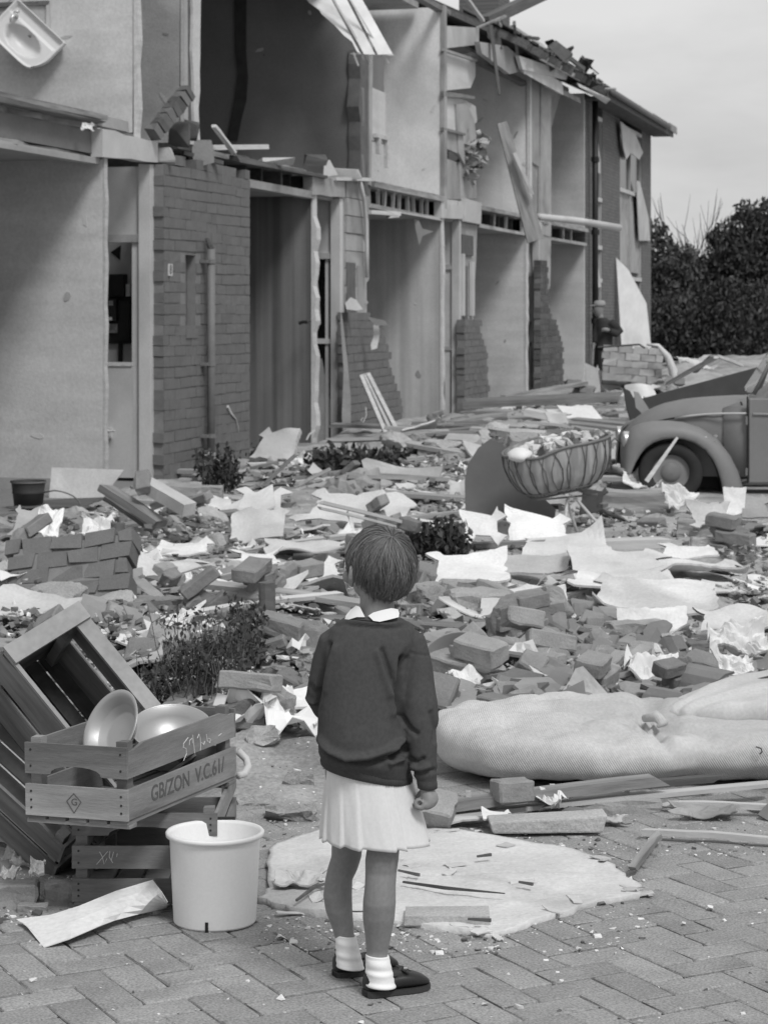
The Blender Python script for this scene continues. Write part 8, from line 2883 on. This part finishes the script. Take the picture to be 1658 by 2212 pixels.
rg = []
for j in range(NRS + 1):
    u = j / NRS
    cx = 790 + 22 * u; yy = 1628 + 187 * u; hw = 82 + 36 * u ** .9
    ring = []
    for i in range(NS):
        t = 2 * math.pi * i / NS                          # 0 = camera side
        s_ = saw(t); k = 1 + (.006 + .034 * u ** 1.3) * s_ + .014 * u * math.sin(t * 3 + 1)
        X = math.sin(t) * hw * KG * k; Yv = -math.cos(t) * (.076 + .034 * u ** .9) * k
        hem = (4 * math.sin(t) + 2.5 * s_) * u ** 3
        p = gp(cx, yy + hem, .012)
        ring.append(Vector((p.x + X, p.y + Yv, p.z)) + Vector((.0015 * fbm(math.sin(t) * 3, math.cos(t) * 3, u * 2), .004 * u * fbm(math.sin(t) * 2.5, math.cos(t) * 2.5, u * 1.5 + 7), 0)))
    rg.append(ring)
so = sb.rings(rg, cap=False).build('skirt', M['skirt'], girl, smooth=True)
md = so.modifiers.new('s', 'SOLIDIFY'); md.thickness = .002; md.offset = 0

# ---- socks
def sock(spec, name='sock', seed=1):
    rg = []
    for k, (x, y, w, dy, tx) in enumerate(spec):
        c = gp(x, y, dy)
        rg.append(ering(c, w * KG, w * KG * 1.15, 0, 40, tx=tx, ty=-.05))
    o = MB().rings(rg).build(name, M['sock'], girl, smooth=True)
    return o


def wr(y0, y1, x0, x1, w0, w1, dy, tx, n=26, amp=.5, fr=5.2, seed=0):
    out = [(x0, y0 + 2, w0 - 2.5, dy, tx), (x0, y0, w0 - .5, dy, tx)]
    for i in range(1, n):
        u = i / n
        a = amp * math.sin(u * fr * 2 * math.pi + seed) * (0.25 + u) if u > .18 else .6
        out.append((x0 + (x1 - x0) * u, y0 + (y1 - y0) * u, w0 + (w1 - w0) * u + a, dy + .002 * math.sin(u * 19), tx))
    return out


sock(wr(2019, 2092, 746, 757, 22.5, 31, DL + .006, -.10, seed=1) )
sock(wr(2062, 2132, 814.5, 822, 24.5, 34, DR + .004, -.08, seed=3))


# ---- shoes
def shoe(heel, dirv, L, hw, label_parts=True):
    """low black slip-on with a bow; heel point on the ground, direction, length"""
    f = Vector((dirv[0], dirv[1], 0)).normalized(); s = Vector((f.y, -f.x, 0))
    o = empty('shoe', (0, 0, 0)); o.parent = girl
    hp_ = heel - Vector(girl.location)
    st = [(0.0, .40, .046, .050), (.04, .62, .050, .052), (.12, .78, .049, .056), (.25, .80, .045, .050), (.38, .80, .042, .040), (.52, .90, .046, .042), (.66, 1.0, .044, .040), (.80, .98, .038, .034), (.90, .84, .031, .027), (.97, .55, .022, .019), (1.0, .22, .014, .012)]
    up = []; so_ = []
    for (u, w, z, zi) in st:
        c = hp_ + f * (u * L); ring = []
        for k in range(20):
            a = 2 * math.pi * k / 20; cs, sn = se(a, .8)
            ring.append(c + s * cs * hw * w + Vector((0, 0, .010 + (z - .008) / 2 + sn * (z - .008) / 2)))
        up.append(ring)
        c2 = hp_ + f * (u * L * 1.015 - .001)
        so_.append([c2 + s * x * hw * (w + .05) + Vector((0, 0, zz)) for x, zz in ((-1, .0), (1, .0), (1, .011), (-1, .011))])
    b = MB().rings(up).build('upper', M['shoe'], o, smooth=True)
    MB().rings(so_).build('sole', M['sole'], o)
    hb2 = []
    for u, w in ((0.0, .42), (.08, .72), (.2, .82), (.30, .80)):
        c2 = hp_ + f * (u * L * 1.01 - .001); hb2.append([c2 + s * x * hw * (w + .04) + Vector((0, 0, zz)) for x, zz in ((-1, -.0), (1, -.0), (1, .014), (-1, .014))])
    MB().rings(hb2).build('heel', M['sole'], o)
    # opening lip and bow
    lip = []
    for k in range(22):
        a = 2 * math.pi * k / 22
        lip.append(hp_ + f * (L * (.27 + .25 * math.cos(a))) + s * math.sin(a) * hw * .76 + Vector((0, 0, .046 - .006 * math.cos(a))))
    MB().tube(lip + [lip[0]], .0028, 6).build('opening_edge', M['shoe'], o, smooth=True)
    bw = MB(); c = hp_ + f * (L * .60) + Vector((0, 0, .049))
    for sg in (-1, 1):
        bw.rings([ering(c, .003, .003, 0, 8), ering(c + s * sg * .012 + Vector((0, 0, .003)), .009, .006, 0, 8, ty=.3), ering(c + s * sg * .024 + Vector((0, 0, .002)), .008, .007, 0, 8)])
    bw.build('bow', M['shoe'], o, smooth=True)
    bk = MB(); bk.box(-.004, .004, -.004, .004, 0, .003); q = bk.build('buckle', M['chrome'], o); q.location = c + Vector((.006, -.008, .004))
    return o


hr = G(788, 2157); hr.y += .018
shoe(hr, (.80, .42), .168, .034)
hl_ = G(722, 2114); hl_.y += .016
shoe(hl_, (.86, .38), .166, .033)

# ---------------------------------------------------------------- the man by the far houses
YM = 37.5
man = empty('person', tuple(D(1308, 800, YM))); tag(man, 'man in flat cap and dark jacket standing by the far house front', 'person')
KM = YM / FPX
mo_ = Vector(man.location)
def mp2(x, y, dy=0.): return D(x, y, YM + dy) - mo_
M['man_cloth'] = mat('dark_suit', .035, .9, .15, 5, .1)
M['man_trousers'] = mat('dark_trousers', .025, .9, .15, 5, .1)
M['cap_cloth'] = mat('cap_cloth', .30, .9, .1, 8, .1)
def mrings(b, spec, n=18):
    b.rings([ering(mp2(x, y, dy), w * KM, d_, 0, n) for x, y, w, d_, dy in spec])
sk = MB()
mrings(sk, [(1291, 683, 7, .055, 0), (1291, 676, 10, .085, 0), (1291, 668, 12, .1, 0), (1293, 660, 12.5, .1, 0), (1294, 655, 10, .09, 0)])
mrings(sk, [(1300, 700, 9, .07, 0), (1296, 688, 7, .06, 0), (1294, 678, 7, .06, 0)])
sk.tube([mp2(1281, 668), mp2(1278, 671), mp2(1282, 674)], [.02, .028, .02], 8)
# hands
sk.tube([mp2(1314, 714, -.2), mp2(1308, 712, -.24), mp2(1302, 711, -.25)], [.035, .04, .03], 8)
for i in range(4):
    sk.tube([mp2(1303, 709 + i * 1.8, -.25), mp2(1299, 710 + i * 1.8, -.25), mp2(1298, 713 + i * 1.5, -.24)], [.012, .011, .009], 6)
sk.tube([mp2(1284, 740, -.05), mp2(1281, 746, -.05), mp2(1280, 752, -.05)], [.035, .042, .03], 8)
for i in range(4):
    sk.tube([mp2(1279.5, 750, -.075 + .02 * i), mp2(1279, 756, -.075 + .02 * i), mp2(1281, 760, -.075 + .02 * i)], [.012, .011, .009], 6)
mrings(sk, [(1302, 745, 16, .12, 0), (1305, 720, 17, .13, 0), (1304, 700, 13, .1, 0)])
mrings(sk, [(1296, 810, 7, .06, -.05), (1298, 780, 8, .07, -.05), (1300, 750, 10, .09, -.04)])
mrings(sk, [(1314, 812, 7, .06, .06), (1310, 780, 8, .07, .05), (1308, 750, 10, .09, .04)])
remeshed(sk, 'body', M['skin'], .014, man, 2)
jk = MB()
mrings(jk, [(1303, 752, 20, .17, 0), (1303, 738, 19, .16, 0), (1304, 722, 20, .17, 0), (1305, 706, 20, .17, 0), (1304, 694, 16, .14, 0), (1299, 686, 9, .08, 0)])
jk.tube([mp2(1316, 696, -.1), mp2(1329, 706, -.12), mp2(1338, 716, -.12), mp2(1330, 722, -.18), mp2(1316, 715, -.22)], [.075, .075, .065, .06, .05], 12)
jk.tube([mp2(1294, 696, .05), mp2(1288, 712, .0), mp2(1285, 728, -.04), mp2(1284, 740, -.05)], [.07, .065, .055, .05], 12)
remeshed(jk, 'jacket', M['man_cloth'], .016, man, 2)
tr_ = MB()
mrings(tr_, [(1297, 800, 9, .08, -.05), (1298, 775, 11, .09, -.04), (1300, 750, 14, .11, -.02), (1302, 740, 15, .12, 0)])
mrings(tr_, [(1317, 802, 9, .08, .07), (1312, 775, 11, .09, .05), (1307, 750, 14, .11, .03), (1304, 740, 15, .12, 0)])
remeshed(tr_, 'trousers', M['man_trousers'], .016, man, 2)
cp = MB(); mrings(cp, [(1293, 662, 13, .11, 0), (1294, 657, 13.5, .115, 0), (1294, 652, 12, .10, 0), (1295, 649, 8, .07, 0)]); cp.rings([ering(mp2(1283, 661), .09, .08, 0, 14), ering(mp2(1284, 659), .085, .075, 0, 14)])
cp.build('cap', M['cap_cloth'], man, smooth=True)
# spade handle he holds
st = MB(); st.tube([D(1281, 740, YM - .1), D(1278, 800, YM - .1)], .02, 6); tag(st.build('spade', M['wood']), 'wooden tool handle in the man\'s lowered hand', 'spade')
